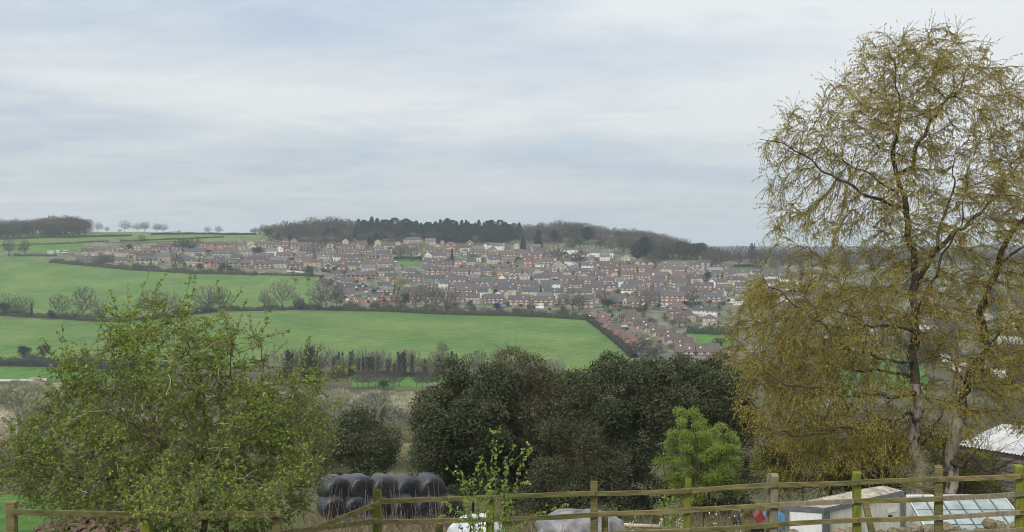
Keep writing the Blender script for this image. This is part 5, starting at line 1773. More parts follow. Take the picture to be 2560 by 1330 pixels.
def valley():
    for k_, px in enumerate((715, 724, 760, 768, 778, 788, 836, 848, 858, 872, 880, 896, 908, 915, 926, 934, 944, 972, 985, 998, 1014, 1030, 1062, 1095, 1102, 1126, 1135)):
        plant_px('ivy_tree', rnd.choice(IVY), px + rnd.uniform(-2, 2), rnd.uniform(938, 944), rnd.uniform(38, 72), f'{ORD[k_]} slim dark ivy-clad tree from left in the line below the lower field', 'tree', 'ivy-clad trees below the lower field', rnd.choice((.6, .75, .75, 1.1)))
    plant_px('ivy_tree', IVY[0], 778, 945, 84, 'broad ivy-clad tree left of the ivy line', 'tree', None, 1.6)
    for i in range(29):
        px = 672 + i * 26 + rnd.uniform(-9, 9)
        plant_px('bare_tree', rnd.choice(MIDBARE + MIDBUD), px, rnd.uniform(936, 944), rnd.uniform(44, 74), f'{ORD[i]} bare pale tree from left in the ivy-clad line', 'tree', 'bare trees of the ivy-clad line', .8)
    plant_px('bare_tree', OAK[0], 785, 944, 92, 'wide pale bare tree above the ivy-clad line', 'tree', None, 1.0)
    plant_px('bare_bush', FARBARE[1], 1105, 888, 34, 'lone purplish thorn bush in the lower field', 'bush', None, 1.0)
    for i, px in enumerate((893, 906, 922, 938, 965, 984, 998, 1042, 1056, 1068, 1081, 1096)):
        plant_px('bare_tree', rnd.choice(OAK), px, rnd.uniform(966, 974), rnd.uniform(46, 58), 'small bare tree with a clean stem in the avenue by the valley track', 'tree', 'avenue trees by the valley track', .75)
    # woodland on the near slope, thinning out downhill
    E = []
    for i in range(215):
        Y = rnd.uniform(140, 470)
        px = rnd.uniform(-120, 130) if rnd.random() < .2 else rnd.uniform(640, 1100) if rnd.random() < .6 else rnd.uniform(130, 640) if rnd.random() < .5 else rnd.uniform(1130, 2700)
        X = (px - 1280) / F * Y
        base = HOR - float(ground(X, Y)) / Y * F
        if 880 < px < 1180 and Y > 400:
            continue
        h = rnd.uniform(7, 11)
        # keep the view of the meadow and the avenue open
        top = base - h * F / Y
        lim = 985 if px > 620 else (960 if px > 120 else 935)
        if px > 1130:
            lim = 955
        if top < lim - 14:
            h = (base - lim) / F * Y
            if h < 3.5:
                continue
        E.append((px, Y, h))
    for px, Y, h in E:
        k = rnd.random()
        wh = 'at the left edge' if px < 110 else ('seen through the hawthorn' if px < 700 else ('between the hawthorn and the hollies' if px < 1060 else ('behind the hollies' if px < 1840 else 'behind the birch')))
        wh = ('nearest ' if Y < 250 else ('half way down ' if Y < 360 else 'far down ')) + 'in the valley wood ' + wh
        x = (px - 1280) / F * Y
        if k < .62:
            plant('bare_tree', MIDLOBE[rnd.choice((0, 3, 4))] if rnd.random() < .6 else rnd.choice(MIDBARE), x, Y, h, 'bare grey tree ' + wh, 'tree', 'bare trees of the valley wood', 1.15)
        elif k < .82:
            plant('bare_tree', MIDLOBE[2] if rnd.random() < .7 else MIDBUD[0], x, Y, h, 'olive-tinged bare tree ' + wh, 'tree', 'olive-tinged trees of the valley wood', 1.15)
        else:
            plant('pale_tree', MIDLOBE[1] if rnd.random() < .6 else rnd.choice(MIDPALE), x, Y, h * .9, 'pale cream-twigged willow ' + wh, 'tree', 'pale willows of the valley wood', 1.15)
    K = {'g': ('bare_tree', MIDLOBE[0], 'rounded grey bare tree'), 'o': ('budding_tree', MIDLOBE[2], 'olive-green budding tree'), 'c': ('pale_tree', MIDLOBE[1], 'cream-twigged pale tree'), 'e': ('evergreen_tree', EVERG[0], 'dark green evergreen'), 'b': ('bare_tree', MIDBARE[0], 'open bare tree with dark limbs')}
    for k, px, Y, top, wh in [('g', 690, 330, 985, 'right of the hawthorn, farthest down'), ('b', 745, 325, 978, 'beside the hawthorn shoots'), ('o', 800, 320, 982, 'below the ivy line'), ('g', 850, 330, 975, 'below the avenue start'), ('e', 885, 300, 1002, 'below the avenue'), ('b', 925, 310, 985, 'below the avenue middle'), ('g', 975, 300, 990, 'left of the olive bush'), ('c', 1025, 260, 1010, 'beneath the olive bush'), ('o', 700, 240, 1030, 'against the hawthorn side'), ('g', 765, 235, 1020, 'over the low dark bush'), ('c', 830, 245, 1028, 'above the low dark bush'), ('e', 905, 235, 1045, 'in mid valley'), ('g', 950, 225, 1030, 'in mid valley right of the evergreen'), ('o', 1000, 200, 1055, 'near the holly side'), ('c', 1055, 200, 1035, 'touching the holly'), ('c', 985, 165, 1090, 'right above the bales'), ('o', 1020, 150, 1120, 'between bales and holly'), ('g', 935, 160, 1085, 'behind the low dark bush'), ('g', 20, 300, 955, 'at the left frame edge'), ('c', 70, 280, 960, 'under the white wall'), ('o', 110, 260, 990, 'left of the hawthorn'), ('b', 40, 220, 1000, 'lower left of the white wall'), ('e', 15, 200, 1060, 'low at the left frame edge'), ('g', 85, 190, 1050, 'beside the hawthorn left flank')]:
        x = (px - 1280) / F * Y
        base = HOR - float(ground(x, Y)) / Y * F
        plant(K[k][0], K[k][1], x, Y, max(4, (base - top) / F * Y), f'{K[k][2]} in the valley, {wh}', 'tree', None, 1.0 if k != 'e' else 1.2)
    for px, py, hp, Y, wd, lab in [(1030, 1170, 150, 190, 1.1, 'tall cream willow beside the dark holly'), (1000, 1130, 100, 230, 1.2, 'cream willow behind the tall one by the holly'), (1058, 1120, 110, 210, 1.1, 'pale willow close against the holly'), (985, 1190, 110, 165, 1.0, 'greenish willow above the wrapped bales')]:
        plant_px('pale_tree', MIDLOBE[1] if px != 985 else MIDLOBE[2], px, py, hp, lab, 'tree', None, wd, Y=Y)
    for px, py, hp, Y, wd, lab in [(30, 1060, 150, 240, 1.0, 'pale bare tree at the left edge beyond the hawthorn'), (75, 1080, 120, 260, 1.1, 'pale grey tree between the white wall and the hawthorn')]:
        plant_px('pale_tree', MIDPALE[1], px, py, hp, lab, 'tree', None, wd, Y=Y)
    for px, py, hp, Y, lab in [(1030, 1012, 36, 400, 'olive-green leafy bush by the dark shed'), (960, 975, 26, 500, 'green bush at the end of the avenue'), (905, 1090, 60, 250, 'green evergreen in the valley wood'), (45, 1085, 45, 200, 'dark evergreen at the left edge of the valley wood')]:
        plant_px('evergreen_bush', EVERG[1] if Y < 390 or Y > 450 else GARDENTREE[0], px, py, hp, lab, 'bush', None, 1.5, Y=Y)


valley()

# ------------------------------------------------------------------ the near slope: wrapped bales
M_WRAP = mat('black_bale_wrap', (0.026, 0.028, 0.034), (0.014, 0.015, 0.020), scale=4.5, rough=0.27, spec=0.55, bump=0.10, stretch=(1, 2.2, 1), detail=7)
M_GREYWRAP = mat('grey_sheet', (0.27, 0.27, 0.28), (0.085, 0.075, 0.07), scale=2.2, rough=0.4, spec=0.4, bump=0.05, detail=7)


def bale_mesh(seed):
    g = np.random.default_rng(seed)
    k, V, Q = 28, [], []
    prof = [(-.615, .02), (-.63, .28), (-.62, .48), (-.585, .59), (-.50, .65), (-.2, .675), (.2, .675), (.50, .65), (.585, .59), (.62, .48), (.63, .28), (.615, .02)]
    ph = g.uniform(0, 6, 4)
    for y, r in prof:
        for j in range(k):
            a = 2 * math.pi * j / k
            q = r * (1 + .018 * math.sin(3 * a + ph[0]) + .012 * math.sin(5 * a + 4 * y + ph[1]))
            z = q * math.sin(a)
            z = z if z > -.5 else -.5 + (z + .5) * .35
            V.append((q * math.cos(a) * 1.02, y + .02 * math.sin(2 * a + ph[2]) * (r > .3), z * (.98 if z > 0 else 1)))
    for i in range(len(prof) - 1):
        for j in range(k):
            Q.append((i * k + j, i * k + (j + 1) % k, (i + 1) * k + (j + 1) % k, (i + 1) * k + j))
    return mesh('wrapped_bale', V, [np.array(Q)], M_WRAP, smooth=True)


def build_bales():
    bm = [bale_mesh(i) for i in range(4)]
    rows = [('top', 1221, 52.3, [(835, 'half hidden by the hawthorn'), (898, 'first clear of the hawthorn'), (957, 'in the middle above the mossy post'), (1015, 'second from the holly'), (1074, 'tallest and nearest the holly')]),
            ('middle', 1268, 51.7, [(832, 'behind the hawthorn leaves'), (886, 'above the sloping rail'), (943, 'behind the mossy post'), (1008, 'right of the mossy post'), (1062, 'over the short stump post'), (1118, 'at the holly end')]),
            ('bottom', 1316, 51.2, [(862, 'below the sloping rail'), (918, 'left of the mossy post foot'), (990, 'right of the mossy post foot'), (1046, 'behind the dry stems'), (1104, 'beside the white sheet')])]
    n = 0
    for rn, py, Y, L in rows:
        for px, w in L:
            o = obj('wrapped_bale', bm[n % 4], None, at(px, py + rnd.uniform(-2, 2), Y + rnd.uniform(-.15, .15)), (R(rnd.uniform(-3, 3)), rnd.uniform(-.1, .1), R(30 + rnd.uniform(-7, 7))))
            s = .99 if rn == 'top' else .94
            o.scale = (s, s * 1.08, s * (1.1 if px == 1074 else 1.0))
            tag(o, f'black plastic wrapped bale in the {rn} row, {w}', 'bale', 'black wrapped bales')
            n += 1
    for px in (872, 985):                                          # a second rank just shows over the first
        o = obj('wrapped_bale', bm[1], None, at(px, 1222, 53.8), (0, 0, R(28)))
        tag(o, 'black wrapped bale peeping over the top row ' + ('near the hawthorn' if px < 900 else 'above the dry stems'), 'bale', 'black wrapped bales')


build_bales()

# ------------------------------------------------------------------ fences
M_WOOD = mat('fence_wood', (0.215, 0.19, 0.085), (0.09, 0.08, 0.034), scale=3.0, rough=0.92, bump=0.004, stretch=(0.7, 6, 6), var=0.18, detail=8)
M_MOSS = mat('mossy_wood', (0.22, 0.235, 0.035), (0.115, 0.12, 0.03), scale=5.0, rough=0.95, bump=0.006, stretch=(3, 3, 1), var=0.1, detail=8)
M_OLDWOOD = mat('old_grey_wood', (0.27, 0.235, 0.17), (0.16, 0.135, 0.095), scale=4.0, rough=0.95, bump=0.004, stretch=(5, 5, 1), var=0.1, detail=8)


def post_mesh(w, h, slope=0.0, seed=0):
    """a sawn post, top at z = 0, bottom at -h; slope makes a weathered sloping top; edges a little worn"""
    g = random.Random(seed)
    c, e = w / 2, w * .09
    ring = [(-c + e, -c), (c - e, -c), (c, -c + e), (c, c - e), (c - e, c), (-c + e, c), (-c, c - e), (-c, -c + e)]
    V = []
    zs = [-h, -h * .6, -h * .3, -.03, 0]
    for i, z in enumerate(zs):
        s = .9 if i == len(zs) - 1 else 1
        jx, jy = g.uniform(-.004, .004), g.uniform(-.004, .004)
        for x, y in ring:
            V.append((x * s + jx, y * s + jy, z + (slope * (y / c) * w * .5 - abs(slope) * w * .25 if i >= 3 else 0)))
    b = MB()
    f = []
    for i in range(len(zs) - 1):
        for j in range(8):
            f.append((i * 8 + j, i * 8 + (j + 1) % 8, (i + 1) * 8 + (j + 1) % 8, (i + 1) * 8 + j))
    f.append(tuple(range((len(zs) - 1) * 8, len(zs) * 8)))
    b.add(V, f)
    return b


def rail(parent, org, a, b, h, t, m, seed):
    """a sawn rail from a to b with slightly wavering edges"""
    g = random.Random(seed)
    a, b = Vector(a), Vector(b)
    d = (b - a).normalized()
    s = Vector((d.y, -d.x, 0)).normalized()
    u = s.cross(d)
    if u.z < 0:
        u = -u
    n = 7
    V, f = [], []
    sag = g.uniform(-.01, .012)
    for i in range(n):
        k = i / (n - 1)
        p = a.lerp(b, k) - u * (sag * 4 * k * (1 - k)) + s * g.uniform(-.004, .004)
        hh = h * (1 + g.uniform(-.05, .05))
        for x, y in ((-1, -1), (1, -1), (1, .8), (.8, 1), (-.8, 1), (-1, .8)):
            V.append(p + s * (x * t / 2) + u * (y * hh / 2) - org)
        if i:
            for j in range(6):
                f.append(((i - 1) * 6 + j, (i - 1) * 6 + (j + 1) % 6, i * 6 + (j + 1) % 6, i * 6 + j))
    f += [tuple(range(6))[::-1], tuple(range((n - 1) * 6, n * 6))]
    mb = MB()
    mb.add(V, f)
    return obj('rail', mb.mesh('rail', m), parent)


def build_main_fence():
    #      px, top, rails ..., depth, material, lean, slope
    P = [(943, 1222, [1254, 1306], 19.6, M_MOSS, 0, -.5), (1225, 1226, [1244, 1299, 1352], 20.1, M_MOSS, 0, 0), (1485, 1203, [1234, 1286, 1337], 20.2, M_WOOD, 0, -.7), (1722, 1197, [1227, 1276, 1326], 20.3, M_MOSS, 2.5, -.8), (1937, 1186, [1212, 1262, 1312], 20.2, M_OLDWOOD, 1.5, .3), (2142, 1180, [1206, 1252, 1300, 1346], 20.0, M_MOSS, 0, 0), (2347, 1166, [1198, 1246, 1294, 1338], 19.8, M_WOOD, 0, .2), (2548, 1163, [1190, 1235, 1281, 1325], 19.6, M_MOSS, 0, .2), (2760, 1155, [1183, 1226, 1270, 1312], 19.4, M_WOOD, 0, 0)]
    org = on_ground(1485, 20.2)
    t = thing('wooden_fence', 'weathered mossy post and rail fence rising along the bottom of the view', 'fence', org)
    for i, (px, top, rs, Y, m, lean, sl) in enumerate(P):
        p = at(px, top, Y)
        w = .135 if i != 3 else .125
        h = p.z - float(ground(p.x, Y)) + .4
        o = obj('post', post_mesh(w, max(h, 1.3), sl, i).mesh('post', m), t, p - org, (0, R(lean), R(rnd.uniform(-6, 6) - 8)))
        if m is M_MOSS:
            o['label'] = 'post thick with yellow-green moss'
        if i == 4:                                                 # a second grey stake stands beside this post
            obj('post', post_mesh(.09, 1.5, -.6, 31).mesh('post', M_OLDWOOD), t, at(px - 12, 1183, Y + .1) - org, (0, R(2), 0))
    sd = 100
    for (a, b) in zip(P[:-1], P[1:]):
        for r in range(min(len(a[2]), len(b[2]))):
            e = 9 if r % 2 else 3
            A, B = at(a[0] - e + 2, a[2][r], a[3] - .085 - .002 * (r % 2)), at(b[0] + e, b[2][r] + rnd.uniform(-.8, .8), b[3] - .088 - (.04 if (r + a[0]) % 2 else 0))
            m = M_WOOD if rnd.random() < .8 else M_OLDWOOD
            o = rail(t, org, A, B, .085, .036, m, sd)
            sd += 1
    # the first post also carries two rails that drop away towards the hawthorn
    rail(t, org, at(948, 1258, 19.48), at(786, 1324, 18.6), .085, .036, M_WOOD, 201)
    rail(t, org, at(946, 1301, 19.45), at(650, 1338, 17.6), .085, .036, M_WOOD, 202)
    # short prop posts halfway, carrying the lower rails
    for px, top, Y, m in ((1098, 1308, 20.0, M_WOOD), (1868, 1268, 20.35, M_WOOD), (1512, 1288, 20.36, M_WOOD), (1805, 1318, 20.3, M_OLDWOOD)):
        p = at(px, top, Y)
        obj('prop_post', post_mesh(.115, 1.2, 0, int(px)).mesh('prop_post', m), t, p - org, (0, 0, R(-8)))
    # a cut stub of rail nailed slantwise behind the birch post and a leaning stake
    mb = MB()
    mb.bar(at(2262, 1203, 20.1) - org, at(2352, 1238, 20.0) - org, .04, .085)
    obj('brace', mb.mesh('brace', M_WOOD), t)
    mb = MB()
    mb.bar(at(2163, 1256, 21.0) - org, at(2182, 1340, 20.7) - org, .11, .08, up=(0, 1, 0))
    obj('stake', mb.mesh('stake', M_WOOD), t)


def build_left_fence():
    org = on_ground(30, 15.0)
    t = thing('wooden_fence', 'single rail fence half hidden under the hawthorn', 'fence', org)
    P = [(30, 1254, 1279, 15.0, M_WOOD), (366, 1276, 1284, 15.4, M_MOSS), (692, 1272, 1284, 16.0, M_WOOD)]
    for i, (px, top, rl, Y, m) in enumerate(P):
        obj('post', post_mesh(.128, 1.6, 0, 50 + i).mesh('post', m), t, at(px, top, Y) - org, (0, 0, R(5)))
    rail(t, org, at(27, 1280, 14.9), at(372, 1288, 15.3), .082, .036, M_WOOD, 301)
    rail(t, org, at(362, 1285, 15.3), at(700, 1285, 15.9), .082, .036, M_WOOD, 302)


build_main_fence()
build_left_fence()

# ------------------------------------------------------------------ dry stone wall under the right part of the fence
M_STONE = mat('lichened_stone', (0.27, 0.225, 0.145), (0.12, 0.10, 0.07), scale=6.0, rough=0.95, bump=0.02, var=0.25, detail=8)


def stone_mesh(seed):
    g = np.random.default_rng(seed)
    V, Q = [], []
    nu, nv = 9, 6
    ex = g.uniform(.45, .8)
    for j in range(nv + 1):
        th = math.pi * (j / nv - .5)
        for i in range(nu):
            ph = 2 * math.pi * i / nu
            f = lambda c: math.copysign(abs(c) ** ex, c)
            q = 1 + g.normal() * .06
            V.append((f(math.cos(th)) * f(math.cos(ph)) * .5 * q, f(math.cos(th)) * f(math.sin(ph)) * .5 * q, f(math.sin(th)) * .5 * q))
    for j in range(nv):
        for i in range(nu):
            Q.append((j * nu + i, j * nu + (i + 1) % nu, (j + 1) * nu + (i + 1) % nu, (j + 1) * nu + i))
    return mesh('stone', V, [np.array(Q)], M_STONE, smooth=False)


def build_stone_wall():
    S = [stone_mesh(i) for i in range(10)]
    Yw = 22.3
    org = on_ground(2250, Yw)
    t = thing('dry_stone_wall', 'tumbled dry stone wall along the foot of the fence', 'wall', org)
    tops = [(1960, 1330), (1985, 1324), (2010, 1336), (2060, 1334), (2100, 1322), (2126, 1320), (2165, 1333), (2200, 1326), (2235, 1322), (2262, 1316), (2285, 1312), (2310, 1314), (2335, 1316), (2365, 1310), (2385, 1316), (2415, 1322), (2450, 1322), (2475, 1298), (2495, 1302), (2515, 1312), (2540, 1306), (2575, 1304), (2610, 1300)]
    for i, (px, top) in enumerate(tops):
        w = rnd.uniform(.2, .34)
        h = rnd.uniform(.16, .28)
        p = at(px, top, Yw + rnd.uniform(-.1, .1))
        p.z -= h * .5
        obj('stone', S[i % 10], t, p - org, (rnd.uniform(-.2, .2), rnd.uniform(-.25, .25), rnd.uniform(0, 6)), (w, .3, h))
        for k in range(1, 4):                                      # courses below
            q = at(px + rnd.uniform(-8, 8), top, Yw + rnd.uniform(-.06, .06))
            q.z -= h + .19 * (k - .5)
            obj('stone', S[(i * 3 + k) % 10], t, q - org, (rnd.uniform(-.1, .1), rnd.uniform(-.1, .1), rnd.choice((0, 3.14)) + rnd.uniform(-.2, .2)), (.27, .34, .2))


build_stone_wall()

# ------------------------------------------------------------------ trailer box, greenhouse, barn
M_TRAILER = mat('dirty_white_panel', (0.62, 0.61, 0.54), (0.36, 0.35, 0.24), scale=2.2, rough=0.6, stretch=(3.0, 3.0, 0.5), detail=8, ramp=(.3, .55))
M_CLEANPANEL = mat('clean_white_panel', (0.78, 0.79, 0.78), (0.60, 0.61, 0.60), scale=3.0, rough=0.5, stretch=(2.5, 2.5, .6), detail=8, ramp=(.28, .5))
M_STEEL = mat('grey_steel_frame', (0.20, 0.215, 0.23), (0.13, 0.14, 0.15), scale=5, rough=0.5, metal=0.3, detail=6)
M_LICHENROOF = mat('lichened_sheet_roof', (0.52, 0.48, 0.40), (0.22, 0.20, 0.15), scale=5, rough=0.95, detail=9, ramp=(.35, .6))
M_SIGN = mat('sign_plate', (0.72, 0.72, 0.70), (0.62, 0.62, 0.60), scale=3, rough=0.5)
M_INK = mat('sign_ink', (0.03, 0.03, 0.035), (0.02, 0.02, 0.025), scale=3, rough=0.6)
M_GLASS = mat('greenhouse_glass', (0.47, 0.55, 0.56), (0.30, 0.38, 0.37), scale=2.4, rough=0.12, spec=0.8, detail=5)  # pale bluish base colour has the sky's reflection painted into it
M_ALU = mat('glazing_bar', (0.22, 0.24, 0.25), (0.15, 0.165, 0.17), scale=4, rough=0.5)
M_WHITEBAR = mat('white_ridge', (0.74, 0.75, 0.74), (0.62, 0.63, 0.6), scale=4, rough=0.6)


def build_trailer():
    near, lft, rgt = at(2062, 1272, 26.0), at(1962, 1270, 26.25), at(2257, 1235, 27.8)
    zt = near.z
    lft.z = rgt.z = zt
    org = Vector((near.x, near.y, float(ground(near.x, near.y))))
    t = thing('trailer_box', 'dirty white trailer box with grey steel edges behind the fence', 'trailer', org)
    back = lft + (rgt - near)
    H = zt - org.z + .3
    A, B, Cc, D = [p - org for p in (lft, near, rgt, back)]
    top = zt - org.z
    def panel(name, p, q, m, x0=0.0, x1=1.0, off=0.0, z0=None, z1=None):
        a, b = p.lerp(q, x0), p.lerp(q, x1)
        d = (b - a).normalized()
        nn = Vector((d.y, -d.x, 0))
        z0, z1 = (-.3 if z0 is None else z0), (top if z1 is None else z1)
        mb = MB()
        V = [a + nn * off, b + nn * off, b + nn * (off - .04), a + nn * (off - .04)]
        mb.add([(v.x, v.y, z) for z in (z0, z1) for v in V], [(3, 2, 1, 0), (4, 5, 6, 7), (0, 1, 5, 4), (1, 2, 6, 5), (2, 3, 7, 6), (3, 0, 4, 7)])
        return obj(name, mb.mesh(name, m), t)
    o = panel('side_panel', A, B, M_CLEANPANEL, .09, .93)
    o['label'] = 'clean white narrow end panel'
    panel('side_panel', B, Cc, M_TRAILER, .04, .97)
    panel('side_panel', Cc, D, M_TRAILER, .0, 1.0)
    panel('side_panel', D, A, M_CLEANPANEL, 0.0, 1.0)
    for p, q, x0, x1 in ((A, B, .0, .11), (B, Cc, -.03, .05), (B, Cc, .965, 1.01)):
        panel('corner_post', p, q, M_STEEL, x0, x1, .03)
    panel('edge_rail', A, B, M_STEEL, .0, 1.0, .035, top - .09, top + .01)
    panel('edge_rail', B, Cc, M_STEEL, .0, 1.0, .035, top - .09, top + .01)
    # low ridged roof
    mb = MB()
    m1, m2 = (A + B) / 2, (Cc + D) / 2
    up = Vector((0, 0, .12))
    zt2 = Vector((0, 0, .02))
    V = [A + zt2, B + zt2, Cc + zt2, D + zt2, m1 + up, m2 + up]
    mb.add(V, [(1, 2, 5, 4), (4, 5, 3, 0), (0, 1, 4), (2, 3, 5)])
    obj('roof', mb.mesh('roof', M_LICHENROOF), t)
    # name plate with dark lettering, and a smaller vent plate
    d = (Cc - B).normalized()
    nn = Vector((d.y, -d.x, 0))
    def plate(name, f0, f1, z0, z1, text, frame):
        a, b = B.lerp(Cc, f0) + nn * .012, B.lerp(Cc, f1) + nn * .012
        mb = MB()
        mb.add([(a.x, a.y, z0), (b.x, b.y, z0), (b.x, b.y, z1), (a.x, a.y, z1)], [(0, 1, 2, 3)])
        o = obj(name, mb.mesh(name, frame), t)
        if text:
            cu = bpy.data.curves.new('lettering', 'FONT')
            cu.body = text
            cu.size = (z1 - z0) * .82
            cu.extrude = .001
            cu.materials.append(M_INK)
            tmp = bpy.data.objects.new('tmp', cu)
            SC.collection.objects.link(tmp)
            me = bpy.data.meshes.new_from_object(tmp.evaluated_get(bpy.context.evaluated_depsgraph_get()))
            bpy.data.objects.remove(tmp)
            xs = [v.co.x for v in me.vertices]
            sx = (b - a).length * .9 / (max(xs) - min(xs))
            l = obj('lettering', me, o, a + (b - a) * .05 + nn * .004 + Vector((0, 0, z0 + (z1 - z0) * .22)), (R(90), 0, math.atan2(d.y, d.x)), (sx, 1.0, 1))
    plate('name_plate', .78, .915, top - .46, top - .34, 'Trillmers', M_SIGN)
    a, b = A.lerp(B, .44), A.lerp(B, .62)
    mb = MB()
    mb.add([(a.x, a.y - .013, top - .40), (b.x, b.y - .013, top - .40), (b.x, b.y - .013, top - .355), (a.x, a.y - .013, top - .355)], [(0, 1, 2, 3)])
    obj('vent_strip', mb.mesh('vent_strip', M_INK), t)
    a = B.lerp(Cc, .80) + nn * .02
    mb = MB()
    mb.bar((a.x, a.y, top - .56), (a.x + d.x * .12, a.y + d.y * .12, top - .56), .05, .09)
    obj('latch', mb.mesh('latch', M_INK), t)


def build_greenhouse():
    # a lean-to of glass: roof plane from a high white ridge down towards the fence
    TL, TR = at(2266, 1240, 29.0), at(2508, 1240, 29.0)
    BL, BR = at(2360, 1352, 26.4), at(2598, 1352, 26.4)
    BL = TL + (BR - TR)
    org = Vector((TL.x, 27.5, float(ground(TL.x, 27.5))))
    t = thing('greenhouse', 'low greenhouse with sloping pale glass panes behind the stone wall', 'greenhouse', org)
    n, rows = 6, 3
    P = lambda u, v: TL.lerp(TR, u).lerp(BL.lerp(BR, u), v) - org
    nrm = (TR - TL).cross(BL - TL).normalized()
    if nrm.z < 0:
        nrm = -nrm
    for i in range(n):
        for j in range(rows):
            e = .05 / n * 1.2
            a, b, c, d = P(i / n + e, j / rows + .012), P((i + 1) / n - e, j / rows + .012), P((i + 1) / n - e, (j + 1) / rows - .012), P(i / n + e, (j + 1) / rows - .012)
            mb = MB()
            k = nrm * .006
            tl = nrm * rnd.uniform(-.008, .008)
            mb.add([a - k, b - k + tl, c - k + tl, d - k, a + k, b + k + tl, c + k + tl, d + k], [(0, 1, 2, 3), (7, 6, 5, 4), (0, 4, 5, 1), (1, 5, 6, 2), (2, 6, 7, 3), (3, 7, 4, 0)])
            obj('pane', mb.mesh('pane', M_GLASS), t)
    for i in range(n + 1):
        mb = MB()
        mb.bar(P(i / n, 0) + nrm * .012, P(i / n, 1) + nrm * .012, .03, .03, up=tuple(nrm))
        obj('glazing_bar', mb.mesh('glazing_bar', M_WHITEBAR if i in (0, n) else M_ALU), t)
    for j in range(rows + 1):
        mb = MB()
        mb.bar(P(0, j / rows) - nrm * .02, P(1, j / rows) - nrm * .02, .02 if j else .08, .03 if j else .09, up=tuple(nrm))
        obj('cross_bar', mb.mesh('cross_bar', M_ALU if j else M_WHITEBAR), t)
    mb = MB()                                                      # side and back walls
    zb = -.4
    a, b, c, d = [P(u, v) - nrm * .05 for u, v in ((0, 0), (1, 0), (1, 1), (0, 1))]
    mb.add([a, b, c, d, (a.x, a.y, zb), (b.x, b.y, zb), (c.x, c.y, zb), (d.x, d.y, zb)], [(0, 4, 5, 1), (1, 5, 6, 2), (2, 6, 7, 3), (3, 7, 4, 0)])
    obj('wall', mb.mesh('wall', M_WHITEBAR), t)


M_BLOCK = mat('grey_block_stone', (0.225, 0.205, 0.185), (0.135, 0.12, 0.105), scale=3.5, rough=0.95, bump=0.012, var=0.22, detail=8)
M_MORTAR = mat('dark_mortar', (0.10, 0.095, 0.085), (0.07, 0.066, 0.06), scale=6, rough=0.95)
M_SHEETROOF = mat('pale_corrugated_roof', (0.52, 0.52, 0.52), (0.27, 0.27, 0.27), scale=2.4, rough=0.6, detail=9, spec=0.3, ramp=(.32, .55))


def build_barn():
    org = on_ground(2480, 44)
    t = thing('stone_barn', 'stone block barn with pale corrugated roof at the right edge', 'barn', org)
    e0, e1 = at(2400, 1122, 46.5), at(2660, 1142, 43.0)            # eaves line
    e1.z = e0.z = (e0.z + e1.z) / 2
    d = (e1 - e0).normalized()
    nb = Vector((-d.y, d.x, 0))                                    # towards the back
    L = (e1 - e0).length
    top = e0.z - org.z
    bot = -1.6
    B0 = e0 - org
    mb = MB()
    for p, q in ((B0, B0 + d * L),):
        V = [B0, B0 + d * L, B0 + d * L + nb * 7.2, B0 + nb * 7.2]
        mb.add([(v.x, v.y, z) for z in (bot, top) for v in V], [(0, 1, 5, 4), (1, 2, 6, 5), (2, 3, 7, 6), (3, 0, 4, 7)])
    wall = obj('wall', mb.mesh('wall', M_MORTAR), t)
    # coursed blocks standing proud of the mortar
    ch, n = .2, 0
    z = top - ch
    bl = [MB() for _ in range(4)]
    bms = []
    for k, b in enumerate(bl):
        j = random.Random(k)
        b.box(0, 1, -.03 - .01 * k, .03, .02, ch - .012)
        bms.append(b.mesh('block', M_BLOCK))
    r = 0
    while z > bot and n < 290:
        x = -.2 * (r % 2)
        while x < L - .1 and n < 290:
            w = rnd.uniform(.32, .62)
            xa, xb = max(x, 0), min(x + w, L)
            if xb - xa > .08:
                o = obj('block', bms[rnd.randrange(4)], wall, B0 + d * (xa + .008) + Vector((0, 0, z - B0.z)), (0, 0, math.atan2(d.y, d.x)), (xb - xa - .016, 1, 1))
                n += 1
            x += w
        z -= ch
        r += 1
    # corrugated roof, ridge 3 m behind the eaves
    rise = .42
    k = 120
    V, Q = [], []
    for i in range(k + 1):
        x = -.15 + (L + .3) * i / k
        wv = .022 * math.sin(i * math.pi / 2)
        for s, (y, zz) in enumerate(((-.25, top - .03), (3.6, top + rise), (7.45, top - .03))):
            p = B0 + d * x + nb * y
            V.append((p.x, p.y, zz + wv + .05))
        if i:
            a = (i - 1) * 3
            Q += [(a, a + 3, a + 4, a + 1), (a + 1, a + 4, a + 5, a + 2)]
    obj('roof', mesh('roof', V, [np.array(Q)], M_SHEETROOF), t)
    mb = MB()                                                      # gable infill
    for x in (0.0, L):
        a = B0 + d * x
        b, c = a + nb * 7.2, a + nb * 3.6
        mb.add([(a.x, a.y, top), (b.x, b.y, top), (c.x, c.y, top + rise)], [(0, 1, 2)])
    obj('gable', mb.mesh('gable', M_MORTAR), t)


build_trailer()
build_greenhouse()
build_barn()


